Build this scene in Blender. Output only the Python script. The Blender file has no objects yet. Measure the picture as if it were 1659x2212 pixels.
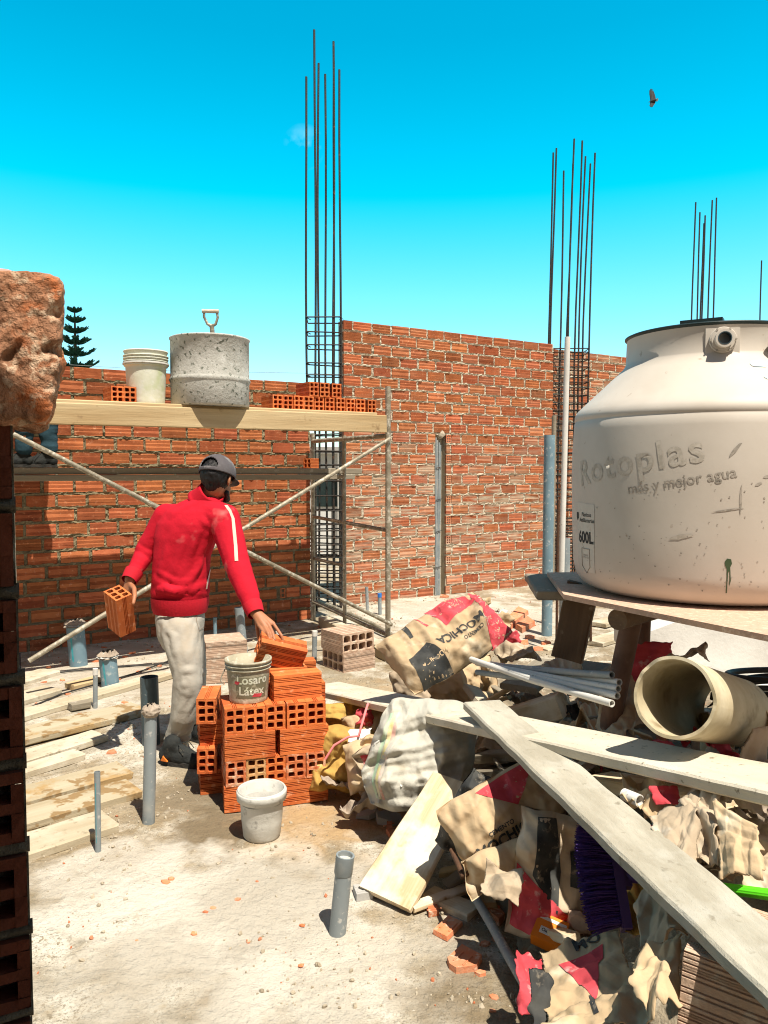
import bpy, bmesh, math, random
import numpy as np
from mathutils import Vector, Matrix, noise, Quaternion
R = math.radians
rnd = random.Random(7)
scene = bpy.context.scene
col = scene.collection
# ---------------------------------------------------------------- camera, sky, sun, exposure
CAM_H = 1.55
PITCH = R(2.97)
cam_d = bpy.data.cameras.new("camera"); cam = bpy.data.objects.new("camera", cam_d); col.objects.link(cam)
cam.location = (0, 0, CAM_H); cam.rotation_euler = (R(90) - PITCH, 0, 0)
cam_d.sensor_fit = 'HORIZONTAL'; cam_d.sensor_width = 36; cam_d.lens = 36 * 1660 / 1659
cam_d.clip_start = 0.02; cam_d.clip_end = 2000
scene.camera = cam
SUN = Vector((0.25, -0.40, 1.0)).normalized()          # direction towards the sun
world = bpy.data.worlds.new("World"); scene.world = world; world.use_nodes = True
nt = world.node_tree; nt.nodes.clear()
def wn(t, **k):
    n = nt.nodes.new(t)
    for a, b in k.items(): setattr(n, a, b)
    return n
wl = nt.links.new
sky = wn('ShaderNodeTexSky', sky_type='NISHITA', sun_disc=False)
sky.sun_elevation = math.asin(SUN.z); sky.sun_rotation = math.atan2(SUN.x, SUN.y)
sky.altitude = 100; sky.air_density = 1.0; sky.dust_density = 0.6; sky.ozone_density = 1.0
tc = wn('ShaderNodeTexCoord'); sep = wn('ShaderNodeSeparateXYZ'); wl(tc.outputs['Generated'], sep.inputs[0])
ramp = wn('ShaderNodeValToRGB')
wl(sep.outputs['Z'], ramp.inputs[0])
cr = ramp.color_ramp
cr.elements[0].position = 0.0; cr.elements[0].color = (1.2, 1.42, 1.42, 1)
cr.elements[1].position = 1.0; cr.elements[1].color = (.62, .43, .34, 1)
for p_, c_ in ((0.13, (1.05, 1.6, 1.52, 1)), (0.22, (.62, 1.78, 1.64, 1)), (0.33, (0.0, 1.88, 1.72, 1)), (.48, (0.0, 1.52, 1.50, 1)), (.56, (0.0, 1.5, 1.5, 1)), (.66, (.45, .55, .48, 1))):
    e = cr.elements.new(p_); e.color = c_
tint = wn('ShaderNodeMixRGB', blend_type='MULTIPLY'); tint.inputs[0].default_value = 1
# hazier, warmer sky on the sun's side
hz0 = wn('ShaderNodeMapRange'); hz0.inputs['From Min'].default_value = .25; hz0.inputs['From Max'].default_value = -.15; wl(sep.outputs['Y'], hz0.inputs['Value'])
hzm = wn('ShaderNodeMixRGB'); wl(hz0.outputs[0], hzm.inputs[0]); wl(ramp.outputs[0], hzm.inputs[1]); hzm.inputs[2].default_value = (.78, .60, .48, 1)
wl(sky.outputs[0], tint.inputs[1]); wl(hzm.outputs[0], tint.inputs[2])
# a faint wisp of cloud
def dot_mask(d, r0, r1):
    v = wn('ShaderNodeVectorMath', operation='DISTANCE'); v.inputs[1].default_value = Vector(d).normalized()
    nrm = wn('ShaderNodeVectorMath', operation='NORMALIZE'); wl(tc.outputs['Generated'], nrm.inputs[0]); wl(nrm.outputs[0], v.inputs[0])
    m = wn('ShaderNodeMapRange'); m.inputs['From Min'].default_value = r1; m.inputs['From Max'].default_value = r0
    wl(v.outputs['Value'], m.inputs['Value']); return m.outputs[0]
cn = wn('ShaderNodeTexNoise'); cn.inputs['Scale'].default_value = 26; cn.inputs['Detail'].default_value = 5; wl(tc.outputs['Generated'], cn.inputs['Vector'])
cm = wn('ShaderNodeMapRange'); cm.inputs['From Min'].default_value = .50; cm.inputs['From Max'].default_value = .95; wl(cn.outputs['Fac'], cm.inputs['Value'])
def ray(px, py):
    f = Vector((0, math.cos(PITCH), -math.sin(PITCH))); u = Vector((0, math.sin(PITCH), math.cos(PITCH)))
    return f + Vector((1, 0, 0)) * ((px - 829.5) / 1660) + u * ((1106 - py) / 1660)
cmul = wn('ShaderNodeMath', operation='MULTIPLY'); wl(cm.outputs[0], cmul.inputs[0]); wl(dot_mask(ray(656, 318), .0, .026), cmul.inputs[1])
cmix = wn('ShaderNodeMixRGB'); wl(cmul.outputs[0], cmix.inputs[0]); wl(tint.outputs[0], cmix.inputs[1]); cmix.inputs[2].default_value = (6, 9, 10, 1)
bg = wn('ShaderNodeBackground'); bg.inputs['Strength'].default_value = 0.10
wl(cmix.outputs[0], bg.inputs['Color'])
out = wn('ShaderNodeOutputWorld'); wl(bg.outputs[0], out.inputs['Surface'])
sun_d = bpy.data.lights.new("sun", 'SUN'); sun_d.energy = 5.0; sun_d.angle = R(0.5); sun_d.color = (1.0, 0.93, 0.80)
sun = bpy.data.objects.new("sun", sun_d); col.objects.link(sun); sun.location = (0, 0, 30)
sun.rotation_euler = SUN.to_track_quat('Z', 'Y').to_euler()
scene.view_settings.view_transform = 'Standard'; scene.view_settings.look = 'None'
scene.view_settings.exposure = 0.68; scene.view_settings.gamma = 1.0
scene.cycles.filter_width = 1.1; scene.cycles.max_bounces = 8; scene.cycles.diffuse_bounces = 4
# ---------------------------------------------------------------- helpers
CAMP = Vector((0, 0, CAM_H))
def G(px, py, z=0.0):
    r = ray(px, py); return CAMP + r * ((z - CAM_H) / r.z)
def P(px, py, Y):
    r = ray(px, py); return CAMP + r * (Y / r.y)
def sm01(x):
    x = max(0.0, min(1.0, x)); return x * x * (3 - 2 * x)
def lerp(a, b, t): return a + (b - a) * t
def interp(x, xs, ys):
    return float(np.interp(x, xs, ys))
def heap(X, Y):
    xb = interp(Y, [1.2, 1.6, 2.1, 2.6, 3.0, 3.4, 3.8, 4.3, 4.8, 5.4, 6.2], [.75, .60, .47, .30, .18, .06, -.06, -.22, -.1, .1, .5])
    bump_ = .20 * math.exp(-((X - 1.2) / .5) ** 2 - ((Y - 2.25) / .55) ** 2)
    A = interp(Y, [1.0, 1.6, 2.2, 3.0, 3.8, 4.5, 5.2, 6.0, 6.6], [.50, .50, .46, .46, .40, .28, .14, .04, 0])
    h = A * sm01((X - xb) / .75) + bump_
    return h
def HP(px, py, dz=0.0):
    r = ray(px, py); t = 0.9
    while t < 12:
        q = CAMP + r * t
        if q.z <= heap(q.x, q.y) + dz: return q
        t += 0.01
    return G(px, py)
def fbm(p, H=1.0, oct=4):
    return noise.fractal(p, H, 2.0, oct)
def frame(x, z=None):
    x = x.normalized(); z = (z or Vector((0, 0, 1)))
    y = z.cross(x)
    y = y.normalized() if y.length > 1e-4 else Vector((0, 1, 0))
    z = x.cross(y).normalized(); return x, y, z
def mtx(o, x, y, z):
    return Matrix(((x.x, y.x, z.x, o.x), (x.y, y.y, z.y, o.y), (x.z, y.z, z.z, o.z), (0, 0, 0, 1)))
def tag(o, label=None, cat=None, group=None, kind=None):
    if label: o["label"] = label
    if cat: o["category"] = cat
    if group: o["group"] = group
    if kind: o["kind"] = kind
    return o
def thing(name, loc, label, cat, group=None):
    o = bpy.data.objects.new(name, None); col.objects.link(o); o.location = loc; o.empty_display_size = .1
    return tag(o, label, cat, group)
class MB:
    def __init__(s): s.v = []; s.f = []; s.m = []; s.s = []; s.t = []
    def add(s, vs, fs, mi=0, sm=False, tint=None):
        o = len(s.v); s.v.extend(Vector(v) for v in vs)
        for f in fs:
            s.f.append([i + o for i in f]); s.m.append(mi); s.s.append(sm); s.t.append(tint)
        return s
    def box(s, c, h, ax=None, mi=0, tint=None):
        x, y, z = ax or (Vector((1, 0, 0)), Vector((0, 1, 0)), Vector((0, 0, 1))); c = Vector(c)
        vs = [c + x * (h[0] * i) + y * (h[1] * j) + z * (h[2] * k) for i in (-1, 1) for j in (-1, 1) for k in (-1, 1)]
        return s.add(vs, [(0, 1, 3, 2), (4, 6, 7, 5), (0, 4, 5, 1), (2, 3, 7, 6), (0, 2, 6, 4), (1, 5, 7, 3)], mi, False, tint)
    def tube(s, pts, r, n=10, cap=True, sm=True, mi=0, inner=None):
        pts = [Vector(p) for p in pts]; rs = r if isinstance(r, (list, tuple)) else [r] * len(pts)
        rings = []; up = None
        for i, p in enumerate(pts):
            d = (pts[min(i + 1, len(pts) - 1)] - pts[max(i - 1, 0)]).normalized()
            if up is None:
                a = Vector((0, 0, 1)) if abs(d.z) < .9 else Vector((1, 0, 0)); up = (a - d * a.dot(d)).normalized()
            up = (up - d * up.dot(d)).normalized(); b = d.cross(up)
            rings.append([p + (up * math.cos(2 * math.pi * k / n) + b * math.sin(2 * math.pi * k / n)) * rs[i] for k in range(n)])
        vs = [q for ring in rings for q in ring]; fs = []
        for i in range(len(pts) - 1):
            for k in range(n):
                k2 = (k + 1) % n; fs.append((i * n + k, i * n + k2, (i + 1) * n + k2, (i + 1) * n + k))
        s.add(vs, fs, mi, sm)
        if cap and inner is None:
            s.add(rings[0], [tuple(range(n))[::-1]], mi); s.add(rings[-1], [tuple(range(n))], mi)
        if inner:
            dep = [Vector(pts[0]), Vector(pts[-1])]
            ri = [[p + (q - p).normalized() * inner for q in ring] for p, ring in ((pts[0], rings[0]), (pts[-1], rings[-1]))]
            for ring, inn in ((rings[0], ri[0]), (rings[-1], ri[1])):
                s.add(ring + inn, [(k, (k + 1) % n, n + (k + 1) % n, n + k) for k in range(n)], mi)
            s.add(ri[0] + ri[1], [(k, (k + 1) % n, n + (k + 1) % n, n + k) for k in range(n)], mi, sm)
        return s
    def lathe(s, prof, c=(0, 0, 0), n=48, mi=0, sm=True, cap0=False, cap1=False, wob=0, seed=0):
        c = Vector(c); vs = []
        for i, (r, z) in enumerate(prof):
            for k in range(n):
                a = 2 * math.pi * k / n
                rr = r * (1 + (wob * noise.noise(Vector((math.cos(a) * 1.5, math.sin(a) * 1.5, z * 3 + seed))) if wob else 0))
                vs.append(c + Vector((rr * math.cos(a), rr * math.sin(a), z)))
        fs = [(i * n + k, i * n + (k + 1) % n, (i + 1) * n + (k + 1) % n, (i + 1) * n + k) for i in range(len(prof) - 1) for k in range(n)]
        s.add(vs, fs, mi, sm)
        if cap0: s.add(vs[:n], [tuple(range(n))[::-1]], mi)
        if cap1: s.add(vs[-n:], [tuple(range(n))], mi)
        return s
    def prism(s, poly, vec, mi=0):
        n = len(poly); vec = Vector(vec); a = [Vector(p) for p in poly]; b = [p + vec for p in a]
        s.add(a, [tuple(range(n))], mi); s.add(b, [tuple(range(n))[::-1]], mi)
        s.add(a + b, [(i, i + n, (i + 1) % n + n, (i + 1) % n) for i in range(n)], mi); return s
    def grid(s, S, nu, nv, mi=0, sm=True, flip=False):
        vs = [S(i / nu, j / nv) for j in range(nv + 1) for i in range(nu + 1)]; w = nu + 1
        fs = [(j * w + i, j * w + i + 1, (j + 1) * w + i + 1, (j + 1) * w + i) for j in range(nv) for i in range(nu)]
        if flip: fs = [f[::-1] for f in fs]
        return s.add(vs, fs, mi, sm)
    def mesh(s, name, mats, origin=None):
        me = bpy.data.meshes.new(name); o = Vector(origin) if origin is not None else Vector()
        me.from_pydata([tuple(v - o) for v in s.v], [], s.f)
        for m in mats: me.materials.append(m)
        me.polygons.foreach_set('material_index', s.m); me.polygons.foreach_set('use_smooth', s.s)
        if any(t is not None for t in s.t):
            at = me.color_attributes.new('tint', 'FLOAT_COLOR', 'CORNER')
            arr = []
            for f, t in zip(s.f, s.t): arr += list(t or (.5, 0, .5, 1)) * len(f)
            at.data.foreach_set('color', arr)
        me.update(); return me
    def obj(s, name, mats, parent=None, origin='base', weld=False):
        if not isinstance(mats, (list, tuple)): mats = [mats]
        if parent is not None: org = parent.location if parent.parent is None else Vector(parent["wo"])
        elif origin == 'base':
            xs = [v.x for v in s.v]; ys = [v.y for v in s.v]; zs = [v.z for v in s.v]
            org = Vector(((min(xs) + max(xs)) / 2, (min(ys) + max(ys)) / 2, min(zs)))
        else: org = Vector(origin)
        me = s.mesh(name, mats, org)
        bm = bmesh.new(); bm.from_mesh(me)
        if weld: bmesh.ops.remove_doubles(bm, verts=bm.verts, dist=1e-5)
        bmesh.ops.recalc_face_normals(bm, faces=bm.faces); bm.to_mesh(me); bm.free()
        o = bpy.data.objects.new(name, me); col.objects.link(o)
        if parent is not None: o.parent = parent
        else: o.location = org
        return o
def sub(o, parent_thing_loc):                     # mark a part so that sub-parts can be hung on it
    o["wo"] = tuple(parent_thing_loc); return o
def place_local(name, mb, mats, M, parent=None):      # mb in its own axes, placed by matrix
    if not isinstance(mats, (list, tuple)): mats = [mats]
    me = mb.mesh(name, mats); bm = bmesh.new(); bm.from_mesh(me); bmesh.ops.recalc_face_normals(bm, faces=bm.faces); bm.to_mesh(me); bm.free()
    o = bpy.data.objects.new(name, me); col.objects.link(o); o.matrix_world = M
    return o
# ---------------------------------------------------------------- materials
def mat(name, c1, c2=None, scale=8, detail=6, contrast=(.35, .65), c3=None, s3=40, t3=(.62, .70), c4=None, s4=4, t4=(.5, .7),
        bump=.2, bscale=60, bump2=0, b2scale=300, rough=.85, metal=0, stretch=None, rand=0, tintattr=False, spec=.3, bdist=.01, sheen=0, trans=0, creases=0):
    m = bpy.data.materials.new(name); m.use_nodes = True; t = m.node_tree; N = t.nodes; Lk = t.links.new
    b = N['Principled BSDF']; b.inputs['Roughness'].default_value = rough; b.inputs['Metallic'].default_value = metal
    b.inputs['Specular IOR Level'].default_value = spec
    if sheen: b.inputs['Sheen Weight'].default_value = sheen
    co = N.new('ShaderNodeTexCoord'); vec = co.outputs['Object']
    oi = N.new('ShaderNodeObjectInfo')
    ad = N.new('ShaderNodeVectorMath'); ad.operation = 'ADD'; sc_ = N.new('ShaderNodeMath'); sc_.operation = 'MULTIPLY'; sc_.inputs[1].default_value = 37.0
    Lk(oi.outputs['Random'], sc_.inputs[0]); Lk(vec, ad.inputs[0]); Lk(sc_.outputs[0], ad.inputs[1]); vec = ad.outputs[0]
    if stretch:
        mp = N.new('ShaderNodeMapping'); mp.inputs['Scale'].default_value = stretch; Lk(vec, mp.inputs[0]); vecs = mp.outputs[0]
    else: vecs = vec
    def nz(s, d=6, v=None, r=.6):
        n = N.new('ShaderNodeTexNoise'); n.inputs['Scale'].default_value = s; n.inputs['Detail'].default_value = d; n.inputs['Roughness'].default_value = r
        Lk(v if v is not None else vec, n.inputs['Vector']); return n.outputs['Fac']
    def rng(x, lo, hi):
        r_ = N.new('ShaderNodeMapRange'); r_.inputs['From Min'].default_value = lo; r_.inputs['From Max'].default_value = hi; Lk(x, r_.inputs['Value']); return r_.outputs[0]
    def mix(f, a, bb, bt='MIX'):
        x = N.new('ShaderNodeMixRGB'); x.blend_type = bt
        if hasattr(f, 'links'): Lk(f, x.inputs[0])
        else: x.inputs[0].default_value = f
        for i, q in ((1, a), (2, bb)):
            if hasattr(q, 'links'): Lk(q, x.inputs[i])
            else: x.inputs[i].default_value = (*q, 1)
        return x.outputs[0]
    cc = c1
    n1 = nz(scale, detail, vecs)
    if c2: cc = mix(rng(n1, *contrast), c1, c2)
    if tintattr:
        at = N.new('ShaderNodeAttribute'); at.attribute_name = 'tint'; sp = N.new('ShaderNodeSeparateColor'); Lk(at.outputs['Color'], sp.inputs[0])
        mr = N.new('ShaderNodeMapRange'); mr.inputs['To Min'].default_value = .72; mr.inputs['To Max'].default_value = 1.22; Lk(sp.outputs[0], mr.inputs['Value'])
        hs = N.new('ShaderNodeHueSaturation'); Lk(mr.outputs[0], hs.inputs['Value']); Lk(cc, hs.inputs['Color']) if hasattr(cc, 'links') else None
        hm = N.new('ShaderNodeMapRange'); hm.inputs['To Min'].default_value = .494; hm.inputs['To Max'].default_value = .508; Lk(sp.outputs[2], hm.inputs['Value']); Lk(hm.outputs[0], hs.inputs['Hue'])
        cc = hs.outputs[0]
        mk = N.new('ShaderNodeMath'); mk.operation = 'MULTIPLY'; smap = N.new('ShaderNodeMapping'); smap.inputs['Scale'].default_value = (1, 1, 9); Lk(vec, smap.inputs[0]); Lk(rng(nz(3.2, 7, smap.outputs[0]), .40, .62), mk.inputs[0]); Lk(sp.outputs[1], mk.inputs[1])
        cc = mix(mk.outputs[0], cc, (.60, .51, .38))
    if rand:
        mr = N.new('ShaderNodeMapRange'); mr.inputs['To Min'].default_value = 1 - rand; mr.inputs['To Max'].default_value = 1 + rand; Lk(oi.outputs['Random'], mr.inputs['Value'])
        hs = N.new('ShaderNodeHueSaturation'); Lk(mr.outputs[0], hs.inputs['Value'])
        if hasattr(cc, 'links'): Lk(cc, hs.inputs['Color'])
        else: hs.inputs['Color'].default_value = (*cc, 1)
        cc = hs.outputs[0]
    if c4: cc = mix(rng(nz(s4, 5), *t4), cc, c4)
    if c3: cc = mix(rng(nz(s3, 3), *t3), cc, c3)
    if hasattr(cc, 'links'): Lk(cc, b.inputs['Base Color'])
    else: b.inputs['Base Color'].default_value = (*cc, 1)
    if bump:
        vcr = None
        if creases:
            wv = N.new('ShaderNodeTexNoise'); wv.inputs['Scale'].default_value = 5; Lk(vec, wv.inputs['Vector'])
            wa = N.new('ShaderNodeVectorMath'); wa.operation = 'SCALE'; wa.inputs['Scale'].default_value = .16; Lk(wv.outputs['Color'], wa.inputs[0])
            wb = N.new('ShaderNodeVectorMath'); wb.operation = 'ADD'; Lk(vec, wb.inputs[0]); Lk(wa.outputs[0], wb.inputs[1])
            hs_ = []
            for vs_ in (6, 15):
                vo = N.new('ShaderNodeTexVoronoi'); vo.feature = 'F1'; vo.inputs['Scale'].default_value = vs_; vo.inputs['Randomness'].default_value = 1; Lk(wb.outputs[0], vo.inputs['Vector']); hs_.append(vo.outputs['Distance'])
            ha = N.new('ShaderNodeMath'); ha.operation = 'MULTIPLY_ADD'; ha.inputs[1].default_value = .45; Lk(hs_[1], ha.inputs[0]); Lk(hs_[0], ha.inputs[2])
            vcr = N.new('ShaderNodeBump'); vcr.inputs['Strength'].default_value = creases; vcr.inputs['Distance'].default_value = .05; Lk(ha.outputs[0], vcr.inputs['Height'])
        bp = N.new('ShaderNodeBump'); bp.inputs['Strength'].default_value = bump; bp.inputs['Distance'].default_value = bdist
        Lk(nz(bscale, 6, vecs), bp.inputs['Height']); last = bp
        if vcr: Lk(vcr.outputs[0], bp.inputs['Normal'])
        if bump2:
            b2 = N.new('ShaderNodeBump'); b2.inputs['Strength'].default_value = bump2; b2.inputs['Distance'].default_value = .004
            Lk(nz(b2scale, 4), b2.inputs['Height']); Lk(bp.outputs[0], b2.inputs['Normal']); last = b2
        Lk(last.outputs[0], b.inputs['Normal'])
    m.use_backface_culling = False
    return m
M = {}
M['wallbrick'] = mat('wall_brick', (.54, .170, .070), (.42, .120, .048), 7, tintattr=True, c3=(.66, .30, .16), s3=30, t3=(.60, .72), bump=.25, bscale=90, rough=.9)
M['mortar'] = mat('mortar', (.53, .47, .37), (.44, .385, .29), 14, c3=(.55, .50, .42), s3=30, bump=.9, bscale=55, bump2=.6, b2scale=220, rough=.95)
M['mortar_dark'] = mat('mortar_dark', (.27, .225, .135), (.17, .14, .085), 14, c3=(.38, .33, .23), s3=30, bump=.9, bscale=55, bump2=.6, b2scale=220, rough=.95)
M['brick'] = mat('clay_brick', (.64, .175, .042), (.52, .125, .030), 9, rand=.18, c3=(.72, .33, .17), s3=26, t3=(.60, .74), c4=(.46, .085, .018), s4=5, t4=(.52, .66), bump=.2, bscale=120, rough=.72, spec=.4)
M['brick_dusty'] = mat('dusty_brick', (.52, .36, .26), (.42, .30, .22), 8, rand=.1, c3=(.60, .50, .40), s3=22, t3=(.55, .7), bump=.4, bscale=90, rough=.95)
M['chip'] = mat('brick_chip', (.60, .17, .07), (.50, .24, .14), 12, rand=.3, c3=(.6, .42, .3), s3=40, t3=(.58, .7), bump=.4, bscale=90, rough=.95)
M['concrete_pale'] = mat('pale_concrete', (.66, .64, .60), (.56, .54, .50), 3, c3=(.66, .64, .60), s3=14, bump=.25, bscale=40, bump2=.3, rough=.9)
M['concrete'] = mat('concrete', (.40, .39, .37), (.31, .30, .28), 3, c3=(.48, .46, .43), s3=14, bump=.25, bscale=40, bump2=.3, rough=.9)
M['galv'] = mat('steel_tube', (.34, .30, .23), (.20, .17, .12), 9, c3=(.52, .48, .40), s3=26, t3=(.52, .66), bump=.3, bscale=80, rough=.6, metal=.35)
M['rebar'] = mat('rebar', (.030, .040, .042), (.055, .035, .025), 20, c3=(.12, .06, .035), s3=18, t3=(.6, .7), bump=.6, bscale=130, rough=.6, metal=.5)
M['rust'] = mat('rust_rebar', (.085, .045, .028), (.13, .065, .035), 20, bump=.5, bscale=130, rough=.8, metal=.2)
M['pvc'] = mat('pvc_pipe', (.24, .27, .28), (.19, .22, .235), 5, c3=(.42, .42, .40), s3=34, t3=(.60, .70), c4=(.34, .34, .32), s4=6, bump=.06, bscale=50, rough=.5, spec=.4)
M['pvc_dark'] = mat('pvc_dark_pipe', (.055, .085, .10), (.045, .07, .085), 5, c3=(.2, .22, .22), s3=60, t3=(.66, .72), bump=.05, bscale=50, rough=.45, spec=.4)
M['pvc_blue'] = mat('pvc_blue_pipe', (.17, .26, .31), (.13, .205, .25), 5, c3=(.38, .42, .42), s3=26, t3=(.58, .7), bump=.06, bscale=50, rough=.5, spec=.4)
M['pvc_white'] = mat('pvc_white_pipe', (.66, .64, .60), (.56, .54, .50), 5, c3=(.4, .38, .34), s3=30, t3=(.64, .72), bump=.05, bscale=50, rough=.5)
M['teal'] = mat('teal_print', (.02, .28, .34), (.1, .34, .38), 30, bump=0, rough=.6)
M['wood'] = mat('timber', (.52, .40, .23), (.38, .26, .13), 6, stretch=(.12, 1.6, 1.6), rand=.12, c3=(.26, .17, .085), s3=9, t3=(.64, .74), bump=.35, bscale=26, rough=.85)
M['wood_pale'] = mat('dusty_timber', (.46, .40, .29), (.33, .27, .18), 5, stretch=(.12, 1.6, 1.6), rand=.08, c3=(.30, .25, .17), s3=30, t3=(.58, .72), c4=(.54, .48, .38), s4=3.5, t4=(.45, .65), bump=.3, bscale=30, bump2=.25, rough=.9)
M['wood_stained'] = mat('stained_timber', (.46, .40, .29), (.35, .29, .19), 5, stretch=(.12, 1.6, 1.6), c3=(.26, .17, .08), s3=11, t3=(.54, .60), c4=(.36, .24, .11), s4=4, t4=(.52, .60), bump=.35, bscale=30, bump2=.3, rough=.9)
M['wood_new'] = mat('raw_timber', (.68, .56, .38), (.46, .32, .17), 9, stretch=(.10, 2.6, 2.6), contrast=(.40, .66), c3=(.30, .18, .08), s3=9, t3=(.66, .76), c4=(.74, .66, .52), s4=6, t4=(.44, .6), bump=.3, bscale=24, rough=.8)
M['wood_dark'] = mat('dark_timber', (.155, .10, .06), (.10, .062, .038), 6, stretch=(.15, 1.6, 1.6), c3=(.22, .16, .11), s3=20, bump=.4, bscale=40, rough=.85)
M['wood_grey'] = mat('grey_timber', (.27, .235, .18), (.20, .17, .125), 6, stretch=(.15, 1.6, 1.6), rand=.12, c3=(.36, .32, .26), s3=16, bump=.4, bscale=40, rough=.9)
M['wood_cement_grey'] = mat('grey_cement_timber', (.46, .43, .355), (.34, .31, .245), 9, stretch=(.35, 1.2, 1.2), contrast=(.4, .6), c3=(.22, .195, .145), s3=24, t3=(.63, .74), c4=(.48, .46, .40), s4=5, bump=.6, bscale=34, bump2=.5, rough=.92)
M['wood_cement'] = mat('cement_timber', (.60, .545, .44), (.50, .44, .34), 5, stretch=(.3, 1.2, 1.2), c3=(.25, .22, .16), s3=40, t3=(.62, .70), c4=(.66, .61, .52), s4=4, bump=.4, bscale=40, bump2=.4, rough=.92)
M['paper'] = mat('kraft_paper', (.50, .37, .23), (.46, .335, .20), 7, rand=.10, c3=(.60, .50, .36), s3=10, t3=(.55, .72), bump=.35, bscale=16, rough=.9, bdist=.012, creases=.22)
M['paper_grey'] = mat('dusty_paper', (.45, .36, .26), (.40, .315, .22), 7, rand=.12, c3=(.54, .48, .40), s3=10, t3=(.55, .72), bump=.35, bscale=18, rough=.92, bdist=.012, creases=.25)
M['red_print'] = mat('red_print', (.58, .075, .095), (.50, .05, .065), 9, c3=(.66, .36, .34), s3=24, t3=(.60, .74), bump=.2, bscale=40, rough=.85, creases=.5)
M['black_print'] = mat('black_print', (.030, .032, .034), (.06, .06, .055), 12, c3=(.22, .19, .15), s3=30, t3=(.60, .72), bump=.2, bscale=40, rough=.85)
M['yellow_sack'] = mat('ochre_sack', (.52, .33, .085), (.38, .23, .06), 5, c3=(.60, .46, .22), s3=12, bump=.35, bscale=30, rough=.85, creases=.35)
M['woven'] = mat('woven_sack', (.50, .48, .42), (.40, .385, .33), 5, c3=(.42, .38, .30), s3=12, t3=(.56, .7), bump=.3, bscale=40, bump2=.3, b2scale=420, rough=.8, creases=.2)
M['white_mortar'] = mat('cement_coated_plastic', (.60, .585, .54), (.45, .44, .40), 7, c3=(.32, .31, .28), s3=24, t3=(.60, .72), bump=.25, bscale=50, bump2=.35, rough=.85)
M['drum'] = mat('cement_coated_drum', (.50, .49, .45), (.38, .37, .33), 6, c3=(.14, .15, .12), s3=30, t3=(.58, .66), c4=(.58, .57, .53), s4=12, bump=.5, bscale=34, bump2=.5, b2scale=160, rough=.9)
M['bucket'] = mat('white_bucket', (.64, .64, .54), (.52, .53, .40), 5, c3=(.44, .50, .28), s3=5, t3=(.56, .74), c4=(.62, .62, .56), s4=22, bump=.2, bscale=40, rough=.75)
M['dirty_bucket'] = mat('grimy_bucket', (.42, .38, .28), (.27, .245, .17), 8, c3=(.58, .54, .44), s3=22, t3=(.55, .68), bump=.3, bscale=50, rough=.7)
M['mix_wet'] = mat('wet_mortar', (.38, .37, .34), (.28, .27, .25), 14, bump=.9, bscale=34, bump2=.5, rough=.85)
M['tank'] = mat('tank_plastic', (.57, .515, .45), (.50, .445, .38), 2.2, c3=(.36, .29, .22), s3=26, t3=(.69, .76), c4=(.60, .55, .49), s4=1.2, bump=.06, bscale=12, rough=.55, spec=.35)
M['tank_grime'] = mat('tank_print', (.24, .215, .18), (.38, .335, .285), 70, contrast=(.4, .6), bump=0, rough=.8)
M['tank_print2'] = mat('tank_faded_print', (.40, .355, .295), (.50, .45, .385), 60, contrast=(.42, .58), bump=0, rough=.8)
M['lid'] = mat('tank_lid', (.012, .022, .022), (.02, .035, .035), 8, bump=.1, rough=.45)
M['sticker'] = mat('tank_sticker', (.60, .565, .50), (.52, .48, .42), 9, c3=(.48, .42, .34), s3=20, bump=.05, rough=.6)
M['green_paint'] = mat('green_paint', (.045, .075, .035), (.06, .09, .045), 20, bump=0, rough=.5)
M['lightblue'] = mat('pale_blue_film', (.55, .68, .74), (.50, .64, .72), 6, bump=.1, rough=.5)
M['ply'] = mat('chipboard', (.56, .37, .275), (.48, .31, .22), 30, c3=(.64, .46, .34), s3=50, t3=(.55, .65), bump=.3, bscale=80, rough=.9)
M['rustpipe'] = mat('rusty_pipe', (.12, .065, .045), (.17, .10, .07), 9, c3=(.26, .18, .13), s3=14, t3=(.6, .72), bump=.3, bscale=50, rough=.8, metal=.2)
M['bigpipe'] = mat('cream_pipe', (.52, .45, .31), (.38, .31, .19), 6, c3=(.24, .18, .10), s3=10, t3=(.55, .72), c4=(.58, .52, .38), s4=5, bump=.15, bscale=20, rough=.7)
M['black_hose'] = mat('black_hose', (.02, .02, .02), (.035, .033, .03), 12, bump=.2, rough=.6)
M['hose_grey'] = mat('grey_hose', (.09, .095, .095), (.15, .15, .14), 12, bump=.2, rough=.7)
M['orange_box'] = mat('orange_card', (.85, .24, .012), (.78, .20, .01), 8, bump=.05, rough=.5)
M['white_card'] = mat('white_card', (.78, .76, .72), bump=0, rough=.6)
M['broom'] = mat('purple_bristle', (.045, .022, .16), (.075, .03, .19), 20, rand=0, bump=.2, bscale=90, rough=.6)
M['broom_head'] = mat('purple_plastic', (.055, .03, .12), (.07, .035, .15), 12, bump=.05, rough=.45)
M['green_handle'] = mat('lime_handle', (.12, .72, .02), (.10, .62, .02), 8, bump=.05, rough=.4)
M['pink_string'] = mat('pink_twine', (.75, .22, .22), bump=.1, rough=.8)
M['rag'] = mat('dirty_rag', (.40, .33, .26), (.28, .22, .17), 10, bump=.6, bscale=40, rough=.95)
M['red_cloth'] = mat('red_jacket', (.52, .010, .026), (.44, .008, .021), 4, c3=(.60, .20, .18), s3=6, t3=(.60, .84), bump=.3, bscale=11, bump2=.1, b2scale=500, rough=.85, bdist=.025, spec=.15)
M['red_rib'] = mat('red_rib_knit', (.50, .008, .022), (.45, .007, .02), 8, bump=.2, bscale=90, rough=.85)
M['white_cloth'] = mat('white_tape', (.70, .50, .43), (.66, .40, .34), 8, bump=.1, rough=.85)
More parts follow.
